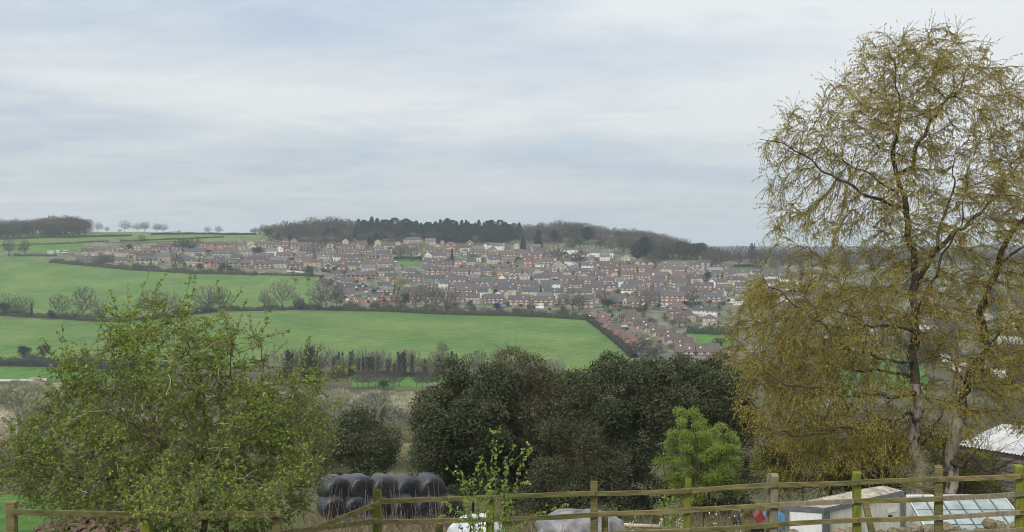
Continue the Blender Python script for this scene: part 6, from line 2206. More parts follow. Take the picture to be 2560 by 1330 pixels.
# ------------------------------------------------------------------ sheeted heap, white sheet, pale pole, red frame, blue sheet, log pile
def lump(name, c, rx, ry, rz, m, seed, label, cat, wr=.05):
    g = np.random.default_rng(seed)
    nu, nv = 40, 18
    ph = g.uniform(0, 6, 8)
    V, Q = [], []
    for j in range(nv + 1):
        th = (j / nv) * math.pi * .56
        for i in range(nu):
            a = 2 * math.pi * i / nu
            q = 1 + wr * (math.sin(3 * a + ph[0]) + .7 * math.sin(7 * a + 5 * th + ph[1]) + .5 * math.sin(13 * a - 6 * th + ph[2]) * math.sin(th)) + g.normal() * .006
            st, ct = math.sin(th) ** .75, math.cos(th)
            V.append((rx * st * math.cos(a) * q, ry * st * math.sin(a) * q, rz * (ct if ct > 0 else ct * 1.0) * (1 + .03 * math.sin(5 * a + ph[3]))))
        if j:
            for i in range(nu):
                b = (j - 1) * nu
                Q.append((b + i, b + nu + i, b + nu + (i + 1) % nu, b + (i + 1) % nu))
    o = obj(name, mesh(name, V, [np.array(Q)], m, smooth=True), None, c)
    return tag(o, label, cat)


cc = at(1448, 1336, 30)
lump('sheeted_heap', cc, 1.18, 1.0, .64, M_GREYWRAP, 3, 'heap under a creased grey plastic sheet with a pale top', 'heap', .10)
M_WHITESHEET = mat('white_sheet', (0.62, 0.64, 0.68), (0.42, 0.44, 0.47), scale=2.5, rough=0.5, detail=6)
lump('white_sheet', at(1195, 1346, 29), .76, .6, .62, M_WHITESHEET, 5, 'white plastic sheet bundled behind the leafy shoots', 'sheet', .08)


def bar_thing(name, label, cat, bars, m, tube=True, partname='pole'):
    org = Vector(bars[0][0])
    t = thing(name, label, cat, org)
    for a, b, r in bars:
        mb = MB()
        mid = (Vector(a) + Vector(b)) / 2
        mb.tube([Vector(a) - org, mid - org + Vector((0, 0, -.01)), Vector(b) - org], [r * 1.05, r, r * .95], 10)
        obj(partname, mb.mesh(partname, m, True), t)
    return t


M_PALEPOLE = mat('peeled_pole', (0.56, 0.50, 0.40), (0.42, 0.36, 0.27), scale=3, rough=0.8, stretch=(.5, 4, 4))
bar_thing('pole_gate', 'pale peeled pole rail with an upright end stub', 'rail', [(at(1505, 1309, 31), at(1655, 1317, 31), .058), (at(1648, 1319, 31.1), at(1655, 1296, 31.1), .045)], M_PALEPOLE)
for i, px in enumerate((1552, 1572, 1590, 1608, 1626)):
    pass
M_REDMET = mat('faded_red_metal', (0.27, 0.06, 0.05), (0.18, 0.045, 0.04), scale=4, rough=0.6)
M_BLUESHEET = mat('blue_sheet', (0.10, 0.24, 0.40), (0.07, 0.17, 0.30), scale=3, rough=0.5)


def build_red_cart():
    org = on_ground(1905, 27)
    org.z = at(1905, 1345, 27).z
    t = thing('hand_cart', 'tipped faded red metal cart between the fence posts', 'cart', org)
    P = [at(x, y, 27) - org for x, y in ((1888, 1294), (1902, 1278), (1914, 1302), (1892, 1310))]
    mb = MB()
    k = Vector((.05, .45, .0))
    mb.add(P + [p + k for p in P], [(0, 1, 2, 3), (7, 6, 5, 4), (0, 4, 5, 1), (1, 5, 6, 2), (2, 6, 7, 3), (3, 7, 4, 0)])
    obj('tray', mb.mesh('tray', M_REDMET), t)
    for a, b in (((1896, 1310), (1930, 1292)), ((1898, 1272), (1914, 1300)), ((1914, 1302), (1945, 1290))):
        mb = MB()
        mb.tube([at(*a, 26.95) - org, at(*b, 26.95) - org], .02, 8)
        obj('handle', mb.mesh('handle', M_REDMET), t)
    mb = MB()
    c = at(1893, 1326, 27) - org
    mb.tube([c + Vector((0, -.03, 0)), c + Vector((0, .05, 0))], .16, 16)
    obj('wheel', mb.mesh('wheel', M_TYRE), t)


build_red_cart()
lump('blue_sheet', at(1932, 1310, 28.6), .36, .3, .36, M_BLUESHEET, 8, 'blue plastic sheet over something beside the trailer box', 'sheet', .07)
lump('black_bucket_heap', at(1842, 1312, 28), .10, .10, .30, M_WRAP, 9, 'small black covered tub by the mossy leaning post', 'tub', .02)


def build_log_pile():
    org = on_ground(225, 24)
    org.z = at(225, 1345, 24).z
    t = thing('log_pile', 'heap of split logs under the hawthorn', 'log pile', org)
    M_LOG = mat('split_log', (0.17, 0.125, 0.085), (0.065, 0.048, 0.036), scale=7, rough=0.95, var=.25, detail=6)
    ms = []
    for k in range(5):
        mb = MB()
        g = random.Random(k)
        nn = 7
        L = .18
        A = [(math.cos(i * 6.28 / nn) * .07 * g.uniform(.75, 1.2), math.sin(i * 6.28 / nn) * .06 * g.uniform(.75, 1.2)) for i in range(nn)]
        V = [(x, y, z) for z in (-L, L) for x, y in A]
        mb.add(V, [tuple(range(nn))[::-1], tuple(range(nn, 2 * nn))] + [(i, (i + 1) % nn, (i + 1) % nn + nn, i + nn) for i in range(nn)])
        ms.append(mb.mesh('log', M_LOG))
    for i in range(120):
        px = rnd.uniform(95, 355)
        hgt = 1288 + 26 * abs((px - 235) / 120) ** 1.6
        py = rnd.uniform(hgt, 1345)
        obj('log', ms[i % 5], t, at(px, py, 24 + (py - 1345) * -.012 + rnd.uniform(-.15, .15)) - org, (rnd.uniform(1.0, 2.1), rnd.uniform(-.5, .5), rnd.uniform(0, 6.28)))


build_log_pile()


# ------------------------------------------------------------------ the birch
def px_ell(px, py, rx, ry, Y, depth=None, w=1.0, dy=0.0):
    c = at(px, py, Y)
    return ((c.x, Y + dy, c.z), (rx / F * Y, (depth if depth else (rx + ry) / 2 / F * Y), ry / F * Y), w)


def limb_nodes(limbs, Y, step, wob=.05):
    """hand-laid limbs: {name: (parent name or None, [(px, py, dy), ...])} -> nodes, parents"""
    N, par, names = [], [], {}
    for nm, (pn, pts) in limbs.items():
        P = [Vector(at(x, y, Y + d)) for x, y, d in pts]
        if pn is None:
            last = -1
        else:
            ids = names[pn]
            last = min(ids, key=lambda i: (Vector(N[i]) - P[0]).length)
            P = [Vector(N[last])] + P
        ids = []
        for a, b in zip(P[:-1], P[1:]):
            k = max(1, int(round((b - a).length / step)))
            for t in range(k):
                q = a.lerp(b, (t + (0 if pn is None and not ids else 1)) / k) if not (pn is None and not ids) else a.lerp(b, t / k)
                w = wob * min(1.0, len(ids) / 6)
                s = len(ids) * step
                j = Vector((rnd.gauss(0, .012) + w * math.sin(s * 3.1 + len(names)) + .6 * w * math.sin(s * 7.3 + 2 * len(names)), rnd.gauss(0, .012) + w * math.sin(s * 2.3 + 1.7 * len(names)), rnd.gauss(0, .01) + w * math.sin(s * 3.9 + 2.6 * len(names)) + .6 * w * math.sin(s * 8.1)))
                N.append(tuple(q + j))
                par.append(last)
                last = len(N) - 1
                ids.append(last)
        names[nm] = ids
    return N, par, names


def build_birch():
    g = np.random.default_rng(42)
    Y = 31.0
    limbs = {
        'a': (None, [(2284, 1420, 0), (2290, 1300, 0), (2292, 1180, 0), (2289, 1000, 0), (2284, 851, 0), (2286, 715, .1), (2280, 617, .1), (2268, 539, 0), (2250, 470, 0), (2238, 400, -.1), (2240, 330, -.2), (2250, 240, -.2)]),
        'b': (None, [(2362, 1420, .5), (2372, 1260, .5), (2386, 1120, .4), (2394, 1040, .4), (2430, 940, .5), (2460, 871, .6), (2455, 773, .7), (2480, 695, .8), (2503, 644, .8), (2531, 578, .9), (2560, 535, 1.0), (2590, 440, 1.1), (2600, 330, 1.1)]),
        'c': ('a', [(2281, 420, .3), (2300, 350, .5), (2326, 300, .6), (2370, 250, .8), (2401, 225, .9), (2420, 150, .9)]),
        'd': ('a', [(2300, 690, .2), (2335, 632, .4), (2380, 590, .6), (2440, 540, .8), (2484, 503, 1.0), (2530, 420, 1.2)]),
        'e': ('d', [(2345, 600, .2), (2355, 558, .1), (2366, 520, 0), (2378, 480, 0), (2390, 400, 0)]),
        'f': ('a', [(2245, 520, -.2), (2200, 500, -.4), (2151, 480, -.6), (2110, 455, -.7), (2040, 414, -.8), (1990, 380, -.9), (1961, 357, -1), (1925, 345, -1), (1898, 345, -1)]),
        'g': ('a', [(2240, 480, .3), (2176, 440, .5), (2112, 400, .6), (2063, 368, .8), (2030, 320, .9)]),
        'h': ('a', [(2269, 824, -.2), (2230, 818, -.4), (2190, 812, -.5), (2120, 789, -.6), (2054, 773, -.8), (2000, 730, -.9)]),
        'i': ('a', [(2272, 906, -.3), (2220, 900, -.6), (2171, 890, -.8), (2112, 867, -1), (2054, 808, -1.2), (1991, 769, -1.4), (1929, 715, -1.5), (1897, 679, -1.5)]),
        'j': ('a', [(2260, 935, .3), (2171, 926, .6), (2073, 914, .9), (2000, 855, 1.1), (1930, 830, 1.2)]),
        'k': ('a', [(2275, 985, -.5), (2230, 992, -.9), (2160, 988, -1.2), (2093, 984, -1.4), (2040, 970, -1.6), (1975, 961, -1.8), (1900, 930, -1.9)]),
        'l': ('a', [(2270, 1030, -.3), (2230, 1055, -.6), (2156, 1054, -.9), (2112, 1070, -1.1), (2061, 1085, -1.3), (2000, 1086, -1.4), (1954, 1082, -1.5)]),
        'm': ('a', [(2300, 760, -.3), (2330, 700, -.6), (2360, 640, -.8), (2400, 560, -1), (2420, 470, -1)]),
        'n': ('b', [(2400, 1165, 0), (2430, 1135, -.2), (2447, 1160, -.3), (2465, 1180, -.4), (2500, 1172, -.4), (2520, 1158, -.5), (2555, 1135, -.5)]),
        'o': ('b', [(2470, 860, 0), (2510, 830, -.3), (2560, 800, -.5), (2620, 760, -.6)]),
        'p': ('b', [(2440, 930, .8), (2480, 920, 1.0), (2530, 915, 1.2), (2600, 880, 1.3)]),
        'q': ('b', [(2475, 700, .3), (2520, 640, 0), (2570, 600, -.3), (2640, 520, -.5)]),
        'r': ('b', [(2420, 970, .2), (2395, 930, 0), (2380, 900, -.2), (2340, 880, -.3)]),
        's': ('a', [(2296, 1120, .4), (2330, 1080, .6), (2380, 1000, .9), (2400, 930, 1.2)]),
    }
    N0, p0, names = limb_nodes(limbs, Y, .2)
    E = [px_ell(2330, 250, 190, 190, Y, 2.0, 1.1), px_ell(2170, 330, 150, 150, Y, 1.7, 1.0), px_ell(2030, 370, 100, 110, Y, 1.2, 1.0), px_ell(1990, 310, 50, 55, Y, .8, .9), px_ell(1920, 400, 34, 55, Y, .6, .8), px_ell(2230, 190, 120, 115, Y, 1.4, 1.3), px_ell(2180, 160, 50, 80, Y, .9, 1.0), px_ell(2120, 260, 80, 90, Y, 1.1, 1.1), px_ell(2300, 110, 80, 60, Y, 1.0, 1.1), px_ell(2360, 140, 70, 80, Y, 1.0, 1.0), px_ell(2440, 200, 70, 90, Y, 1.0, .8),
         px_ell(1985, 520, 85, 110, Y, 1.2, .8), px_ell(2110, 540, 130, 130, Y, 1.6, .8), px_ell(2320, 500, 240, 160, Y, 2.4, .55), px_ell(2560, 330, 110, 180, Y, 1.8, 1.0), px_ell(2520, 560, 140, 200, Y, 2.2, .7), px_ell(2640, 480, 120, 260, Y, 2.2, .8),
         px_ell(2030, 800, 190, 130, Y, 2.2, 1.25), px_ell(1930, 850, 125, 140, Y, 1.8, 1.25), px_ell(2080, 960, 205, 130, Y, 2.4, 1.1), px_ell(1960, 1010, 110, 110, Y, 1.8, 1.1), px_ell(2130, 1100, 190, 90, Y, 2.0, .9), px_ell(2230, 740, 170, 150, Y, 2.0, .9), px_ell(2450, 800, 150, 170, Y, 2.2, .75), px_ell(2560, 930, 130, 160, Y, 2.2, .7), px_ell(2380, 980, 120, 130, Y, 1.8, .6), px_ell(2040, 680, 90, 80, Y, 1.3, .9), px_ell(1890, 760, 55, 70, Y, 1.0, 1.1)]
    att = in_ellipsoids(g, E, 6200)
    N, par = colonize(g, att, N0, p0, .17, 2.2, .27, 60, up=.05, jit=.16)
    nf = len(N0)
    N = smooth_nodes(N, par, 2, nf)
    r = pipe_radii(par, .0048, 2.45)
    r = np.minimum(r, .15)
    for nm, rr in (('a', (.165, .03)), ('b', (.155, .026)), ('c', (.075, .016)), ('d', (.085, .02)), ('f', (.055, .010)), ('i', (.052, .011)), ('k', (.066, .012)), ('l', (.05, .02)), ('n', (.08, .018)), ('h', (.042, .010)), ('e', (.05, .012)), ('m', (.055, .012)), ('o', (.05, .011)), ('q', (.05, .011)), ('g', (.04, .010)), ('j', (.045, .01)), ('p', (.05, .01)), ('r', (.04, .01)), ('s', (.05, .01))):
        ids = names[nm]
        r[ids] = np.linspace(rr[0], rr[1], len(ids)) ** 1.0 if nm not in 'ab' else rr[0] * (1 - np.linspace(0, 1, len(ids))) ** .75 + rr[1]
    ids = names['a']
    r[ids] *= 1 + .10 * np.abs(np.sin(np.arange(len(ids)) * 1.9)) * (np.arange(len(ids)) < 16)
    r[ids[:6]] *= np.linspace(1.45, 1.0, 6)
    r[names['b'][:8]] *= np.linspace(1.25, 1.1, 8)
    org = Vector(N[0]) + Vector((0, 0, .2))
    org.z = float(ground(org.x, org.y))
    t = thing('birch_tree', 'tall twin-stemmed birch with drooping olive catkin-hung twigs', 'tree', org)
    O = np.array(org)
    stems = np.zeros(len(N), bool)
    stems[names['a'][:26]] = True
    stems[names['b'][:22]] = True
    for nm, k in (('a', 26), ('b', 22)):
        st = np.zeros(len(N), bool)
        st[names[nm][:k]] = True
        V, Q = skeleton_tubes(N - O, par, r, 12, st)
        obj('trunk', mesh('trunk', V, [Q], M_BIRCHBARK, smooth=True), t)
    V, Q = skeleton_tubes(N - O, par, r, 6, (~stems) & (r > .011))
    obj('branches', mesh('branches', V, [Q], M_BIRCHLIMB, smooth=True), t, kind='stuff')
    V, Q = skeleton_tubes(N - O, par, r, 3, (~stems) & (r <= .011))
    # drooping twigs
    cand = np.nonzero((r < .014) & (np.arange(len(N)) >= nf))[0]
    n = 22000
    i = g.choice(cand, n)
    S = N[i] + (N[par[i]] - N[i]) * g.random((n, 1))
    d = unit(unit(N[i] - N[par[i]]) + rand_dirs(g, n) * .7 + np.array([[0, 0, .2]]))
    ln = g.uniform(.25, .85, n)
    K = 4
    T = strands(g, S, d, ln, K, .24, .11)
    parts = [(V, Q)]
    for k in range(K):
        parts.append(ribbons(T[k] - O, T[k + 1] - O, np.full(n, .0048 - .0008 * k), np.full(n, .004 - .0008 * k)))
    Vt, Ft = join(parts)
    obj('twigs', mesh('twigs', Vt, Ft, M_BIRCHTWIG), t, kind='stuff')
    # leaves and catkins along the twigs; some twigs still bare
    vig = g.random(n) ** 1.2
    low = sstep(-1.0, -6.0, S[:, 2])
    vig = np.clip(vig * .9 + .42 + .35 * low, 0, 1.25)
    cnt = (4 + vig * 16).astype(int)
    tw = np.repeat(np.arange(n), cnt)
    m = len(tw)
    u = g.random(m) ** .8 * K
    k = np.minimum(u.astype(int), K - 1)
    f = (u - k)[:, None]
    P = T[k, tw] * (1 - f) + T[k + 1, tw] * f
    D = unit(T[k + 1, tw] - T[k, tw] + rand_dirs(g, m) * .6 + np.array([[0, 0, -.7]]))
    cat = g.random(m) < .3
    L = np.where(cat, g.uniform(.05, .085, m), g.uniform(.028, .056, m))
    Wd = np.where(cat, g.uniform(.012, .018, m), L * g.uniform(.45, .7, m))
    D[cat] = unit(D[cat] * .4 + np.array([[0, 0, -1.]]))
    V, Q = leaf_quads(P - O, D, rand_dirs(g, m), L, Wd)
    mi = np.where(cat, 1, np.where(g.random(m) < .16, 2, 0))
    obj('leaves', mesh('leaves', V, [Q], [M_OLIVE, M_CATKIN, M_RUSSET], [mi]), t, kind='stuff')


build_birch()


# ------------------------------------------------------------------ the hawthorn
def build_hawthorn():
    g = np.random.default_rng(77)
    Y = 18.6
    limbs = {
        'a': (None, [(505, 1400, 0), (508, 1250, 0), (512, 1120, 0), (515, 1050, .1), (500, 960, .2), (470, 870, .3), (455, 780, .3)]),
        'b': (None, [(430, 1400, -.2), (425, 1280, -.2), (410, 1150, -.3), (370, 1030, -.4), (330, 930, -.4), (310, 850, -.4)]),
        'c': (None, [(370, 1400, .3), (365, 1290, .3), (320, 1190, .4), (240, 1100, .5), (180, 1000, .5), (150, 930, .5)]),
        'd': (None, [(560, 1400, .2), (575, 1260, .3), (600, 1130, .4), (640, 1020, .5), (660, 920, .5), (640, 840, .5)]),
        'e': ('a', [(540, 1010, 0), (570, 940, -.2), (580, 860, -.3), (560, 790, -.4)]),
        'f': ('d', [(640, 1090, 0), (700, 1010, -.2), (760, 960, -.3), (820, 950, -.4), (870, 935, -.4)]),
        'g': ('d', [(620, 1170, .8), (700, 1130, 1.0), (770, 1090, 1.1), (820, 1050, 1.2)]),
        'h': ('c', [(300, 1200, -.6), (200, 1190, -.9), (110, 1160, -1.1), (50, 1150, -1.2)]),
        'i': ('b', [(390, 1110, -.9), (340, 1060, -1.2), (260, 1030, -1.4), (170, 1050, -1.5)]),
        'j': ('d', [(610, 1200, -.6), (680, 1190, -1.0), (760, 1180, -1.2), (810, 1150, -1.3)]),
        'k': ('a', [(500, 1150, -.7), (480, 1080, -1.2), (440, 1010, -1.5), (430, 930, -1.6)]),
        'l': ('a', [(530, 1180, -1.0), (560, 1110, -1.4), (590, 1040, -1.6)]),
    }
    # long shoots that stand out of the crown
    sh = [('b', (300, 820), (278, 722)), ('b', (330, 800), (372, 690)), ('b', (345, 830), (418, 688)), ('a', (455, 800), (500, 640)), ('a', (470, 790), (488, 700)), ('e', (560, 780), (600, 722)), ('e', (555, 790), (535, 695)), ('d', (640, 840), (668, 785)), ('d', (650, 850), (722, 822)), ('f', (800, 955), (882, 915)), ('f', (770, 960), (808, 862)), ('f', (740, 985), (770, 850)), ('c', (150, 920), (105, 840)), ('c', (165, 900), (160, 815)), ('c', (190, 960), (145, 830)), ('b', (318, 850), (330, 705)), ('a', (440, 820), (395, 730)), ('d', (650, 860), (628, 790)), ('e', (575, 840), (615, 760)), ('d', (655, 900), (710, 860)), ('b', (320, 850), (262, 760)), ('i', (180, 1040), (120, 960)), ('h', (60, 1150), (18, 1100)), ('g', (815, 1050), (842, 1010))]
    for q, (pn, a, b) in enumerate(sh):
        d = g.uniform(-.5, .5)
        limbs['s%d' % q] = (pn, [(a[0], a[1], d), ((a[0] + b[0]) / 2 + g.uniform(-8, 8), (a[1] + b[1]) / 2, d), (b[0], b[1], d)])
    N0, p0, names = limb_nodes(limbs, Y, .1, .03)
    E = [px_ell(430, 1100, 390, 180, Y, 2.0), px_ell(420, 930, 220, 125, Y, 1.5), px_ell(370, 805, 115, 75, Y, .8, .6), px_ell(290, 830, 60, 55, Y, .6, .5), px_ell(500, 1255, 220, 48, 15.9, 1.2, 2.2), px_ell(330, 840, 85, 60, Y, .7, .5), px_ell(450, 815, 85, 60, Y, .7, .5), px_ell(570, 860, 100, 70, Y, .9, .6), px_ell(690, 1050, 140, 150, Y, 1.4), px_ell(210, 960, 110, 110, Y, 1.0), px_ell(130, 1130, 130, 110, Y, 1.3), px_ell(420, 1230, 400, 60, Y, 1.7, .9), px_ell(770, 1130, 75, 120, Y, 1.0), px_ell(640, 1270, 160, 50, Y, 1.2, .8), px_ell(330, 1270, 280, 42, Y, 1.5, .9), px_ell(570, 1320, 210, 40, Y, 1.3, .8), px_ell(60, 1180, 70, 70, Y, .9, .8), px_ell(760, 960, 70, 60, Y, .7, .4)]
    att = in_ellipsoids(g, E, 4200)
    N, par = colonize(g, att, N0, p0, .1, 1.4, .16, 60, up=.04, jit=.22)
    nf = len(N0)
    r = pipe_radii(par, .0036, 2.5)
    r = np.minimum(r, .06)
    for nm, rr in (('a', (.06, .008)), ('b', (.045, .008)), ('c', (.042, .008)), ('d', (.05, .008))):
        r[names[nm]] = np.linspace(rr[0], rr[1], len(names[nm]))
    for nm in names:
        if nm[0] == 's':
            r[names[nm]] = np.linspace(.008, .0035, len(names[nm]))
    org = on_ground(470, Y)
    O = np.array(org)
    t = thing('hawthorn_bush', 'large hawthorn bush with tangled stems and small fresh green leaves', 'bush', org)
    big = r > .02
    root = np.arange(len(N))
    for i in range(len(N)):
        if par[i] >= 0:
            root[i] = root[par[i]]
    for q in np.unique(root):
        V, Q = skeleton_tubes(N - O, par, r, 8, big & (root == q))
        if len(V):
            obj('stem', mesh('stem', V, [Q], M_HAWBARK, smooth=True), t)
    V, Q = skeleton_tubes(N - O, par, r, 4, ~big)
    obj('branches', mesh('branches', V, [Q], M_HAWTWIG, smooth=True), t, kind='stuff')
    shn = np.zeros(len(N), bool)
    for k in names:
        if k[0] == 's':
            shn[names[k]] = True
    topz = at(0, 735, Y).z
    cand = np.nonzero((r < .010) & (np.arange(len(N)) >= 40) & ~shn & ((N[:, 2] < topz) | (g.random(len(N)) < .25)))[0]
    n = 22000
    i = g.choice(cand, n)
    S = N[i] + (N[par[i]] - N[i]) * g.random((n, 1))
    d = unit(unit(N[i] - N[par[i]]) * .8 + rand_dirs(g, n) + np.array([[0, 0, .25]]))
    K = 3
    T = strands(g, S, d, g.uniform(.08, .34, n), K, -.05, .28)
    parts = []
    for k in range(K):
        parts.append(ribbons(T[k] - O, T[k + 1] - O, np.full(n, .0036 - .0006 * k), np.full(n, .003 - .0006 * k)))
    V, Fs = join(parts)
    obj('twigs', mesh('twigs', V, Fs, M_HAWTWIG), t, kind='stuff')
    # dead pale shoots on the outside
    nd = 110
    i = g.choice(cand, nd)
    S = N[i] + np.array([[0, -.15, 0]])
    Td = strands(g, S, rand_dirs(g, nd) + np.array([[0, -.5, .1]]), g.uniform(.15, .5, nd), 4, .02, .3)
    V, Fs = join([frusta(Td[k] - O, Td[k + 1] - O, np.full(nd, .0052 - .0007 * k), np.full(nd, .0046 - .0007 * k), 4) for k in range(4)])
    obj('dead_shoots', mesh('dead_shoots', V, Fs, M_DEADSHOOT), t, kind='stuff')
    # leaf rosettes; along the long shoots too
    ids = np.concatenate([names[k] for k in names if k[0] == 's'])
    tuft = [T[g.integers(1, K + 1, n), np.arange(n)], T[2][g.random(n) < .5], np.repeat(N[ids], 4, 0) + g.normal(size=(len(ids) * 4, 3)) * .022]
    C = np.concatenate(tuft)
    cl = np.sin(C[:, 0] * 2.1 + 1) * np.sin(C[:, 2] * 2.7) + np.sin(C[:, 0] * 4.7 + C[:, 2] * 3.1 + C[:, 1] * 2)
    keep = g.random(len(C)) < np.clip(.80 + .22 * cl, .25, 1)
    C, cl = C[keep], cl[keep]
    per = 6
    P = np.repeat(C, per, 0)
    m = len(P)
    D = rand_dirs(g, m) + np.array([[0, 0, .3]])
    L = g.uniform(.020, .044, m)
    P = P + rand_dirs(g, m) * .012
    V, Q = leaf_quads(P - O, D, rand_dirs(g, m) * .7 + np.array([[0, 0, .6]]), L, L * g.uniform(.6, .95, m))
    bright = np.repeat(g.random(len(C)) < np.clip(.16 + .10 * cl, .04, .5), per)
    obj('leaves', mesh('leaves', V, [Q], [M_HAWLEAF, M_HAWLEAF2], [bright.astype(int)]), t, kind='stuff')


build_hawthorn()


# ------------------------------------------------------------------ hollies and other evergreens behind the fence
def leafy_tree(name, label, cat, px, py_base, Y, lobes, n, leaf, mats, frac, seed, trunk_r=.14, twigs=0, twigmat=None, lobe_r=(.4, 1.2), nlobes=0):
    """crown built from many small lobes spread through hand-laid ellipsoids (photo pixels), with limbs reaching into them"""
    g = np.random.default_rng(seed)
    E = [px_ell(*e[:4], Y, e[4] if len(e) > 4 else None) for e in lobes]
    nl = nlobes or int(np.clip(n // 700, 24, 140))
    C = in_ellipsoids(g, E, nl, .55)
    Rr = g.uniform(*lobe_r, nl)
    base = on_ground(px, Y)
    O = np.array(base)
    t = thing(name, label, cat, base)
    # limbs by growth towards the lobe centres
    top = max(c[2] for c in C) - base.z
    n0 = [O + np.array([g.normal() * .03, g.normal() * .03, z]) for z in np.linspace(-.2, top * .35, 6)]
    N, par = colonize(g, C, n0, [-1, 0, 1, 2, 3, 4], .5, 12, .6, 40, up=.05)
    r = np.minimum(pipe_radii(par, .014, 2.3), trunk_r)
    V, Q = skeleton_tubes(N - O, par, r, 6)
    obj('trunk', mesh('trunk', V, [Q], M_DARKBARK, smooth=True), t)
    k = g.choice(nl, n, p=Rr ** 2 / (Rr ** 2).sum())
    u = rand_dirs(g, n)
    u[:, 2] = np.where(u[:, 2] < -.35, -u[:, 2], u[:, 2])
    P = C[k] + u * (Rr[k] * g.uniform(.62, 1.06, n))[:, None] * np.array([1, 1, .82])
    # shoots: leaves crowd at sprig tips
    sp = g.normal(size=(n, 3)) * .05
    P = P + sp
    zmin = ground(P[:, 0], P[:, 1]) + .15
    ok = P[:, 2] > zmin
    P, u, k = P[ok], u[ok], k[ok]
    n = len(P)
    D = unit(u * .6 + rand_dirs(g, n) * .9)
    L = g.uniform(.7, 1.5, n) * leaf
    V, Q = leaf_quads(P - O, D, rand_dirs(g, n) * .7 + np.array([[0, -.2, .7]]), L, L * g.uniform(.45, .7, n))
    mi = (g.random(n) < frac * (1 + .8 * np.sin(k * 1.7))).astype(int)
    obj('leaves', mesh('leaves', V, [Q], mats, [mi]), t, kind='stuff')
    if twigs:
        kk = g.choice(nl, twigs)
        uu = rand_dirs(g, twigs)
        S = C[kk] + uu * (Rr[kk] * g.uniform(.3, .9, twigs))[:, None]
        T = strands(g, S, unit(uu + np.array([[g.normal() * .2, -.4, .3]]) + rand_dirs(g, twigs) * .5), g.uniform(.4, 1.1, twigs), 3, -.02, .18)
        V, Fs = join([ribbons(T[q] - O, T[q + 1] - O, np.full(twigs, .010 - .002 * q), np.full(twigs, .008 - .002 * q)) for q in range(3)])
        obj('twigs', mesh('twigs', V, Fs, twigmat or M_DEADTWIG), t, kind='stuff')
    return t


HM = [M_HOLLY, M_HOLLY2]
leafy_tree('holly_tree', 'dark holly tree standing behind the black bales, leftmost of the clump', 'tree', 1180, 1230, 61, [(1170, 1080, 130, 130), (1110, 1090, 75, 120), (1190, 980, 95, 85), (1120, 1170, 80, 60), (1230, 1150, 90, 80), (1100, 1010, 40, 50), (1160, 1235, 150, 50)], 84000, .12, HM, .16, 501)
leafy_tree('holly_tree', 'brownish twiggy holly in the middle of the dark clump', 'tree', 1340, 1235, 63, [(1330, 1040, 115, 110), (1290, 950, 80, 55), (1380, 960, 80, 55), (1350, 1130, 120, 80), (1380, 1190, 110, 40), (1330, 1245, 120, 42)], 60000, .11, [M_HOLLY2, M_DEADTWIG], .2, 502, twigs=7000)
leafy_tree('holly_tree', 'tallest dark holly with an uneven top, right of the twiggy one', 'tree', 1550, 1240, 62, [(1540, 1040, 130, 130), (1500, 930, 70, 50), (1570, 925, 70, 45), (1530, 900, 40, 22), (1480, 1120, 100, 100), (1600, 1130, 90, 100), (1640, 980, 80, 80), (1560, 1230, 130, 55)], 92000, .12, HM, .2, 503)
leafy_tree('holly_tree', 'dark holly nearest the birch at the right of the clump', 'tree', 1770, 1230, 64, [(1740, 1010, 110, 100), (1700, 930, 70, 42), (1780, 945, 70, 45), (1800, 1080, 90, 120), (1830, 1010, 50, 80), (1870, 1150, 70, 80), (1790, 1230, 120, 55)], 72000, .12, HM, .16, 504)
leafy_tree('holly_tree', 'low dark evergreen between the twiggy holly and the tall one', 'tree', 1440, 1240, 58, [(1440, 1140, 80, 80), (1420, 1200, 100, 40), (1500, 1190, 80, 45), (1440, 1255, 110, 40)], 34000, .11, HM, .12, 505, twigs=4000)
leafy_tree('evergreen_bush', 'dark green bush above the bales beside the hawthorn', 'bush', 890, 1230, 72, [(890, 1120, 90, 80), (850, 1080, 60, 50), (940, 1130, 50, 55), (880, 1180, 110, 40), (900, 1225, 110, 30)], 38000, .12, [M_HOLLY2, M_EVERGREEN], .35, 506, trunk_r=.1)
leafy_tree('green_shrub', 'bright yellow-green leafy shrub in front of the hollies', 'bush', 1760, 1260, 48, [(1760, 1140, 95, 85), (1720, 1080, 55, 55), (1800, 1160, 70, 90), (1700, 1160, 50, 70), (1745, 1035, 22, 28), (1760, 1220, 100, 40)], 40000, .065, [M_LIME, M_LIME2], .22, 507, trunk_r=.06, lobe_r=(.14, .34), twigs=500, twigmat=M_HAWBARK, nlobes=170)
leafy_tree('undergrowth_bush', 'tangled olive undergrowth beneath the birch behind the fence', 'bush', 2080, 1280, 36, [(2040, 1160, 160, 50, 1.2), (1930, 1200, 80, 45, 1.0), (2160, 1180, 110, 50, 1.2), (2230, 1120, 60, 60, 1.0)], 38000, .052, [M_LIME, M_OLIVE], .55, 508, trunk_r=.05, lobe_r=(.2, .45), twigs=2500, twigmat=M_BIRCHTWIG)
leafy_tree('undergrowth_bush', 'green undergrowth between the birch stems and the stone barn', 'bush', 2400, 1270, 37, [(2330, 1080, 40, 60, .8), (2420, 1180, 70, 50, 1.0), (2450, 1215, 90, 28, 1.0)], 16000, .045, [M_LIME, M_OLIVE], .35, 509, trunk_r=.05, lobe_r=(.2, .4), twigs=1600, twigmat=M_HAWTWIG)


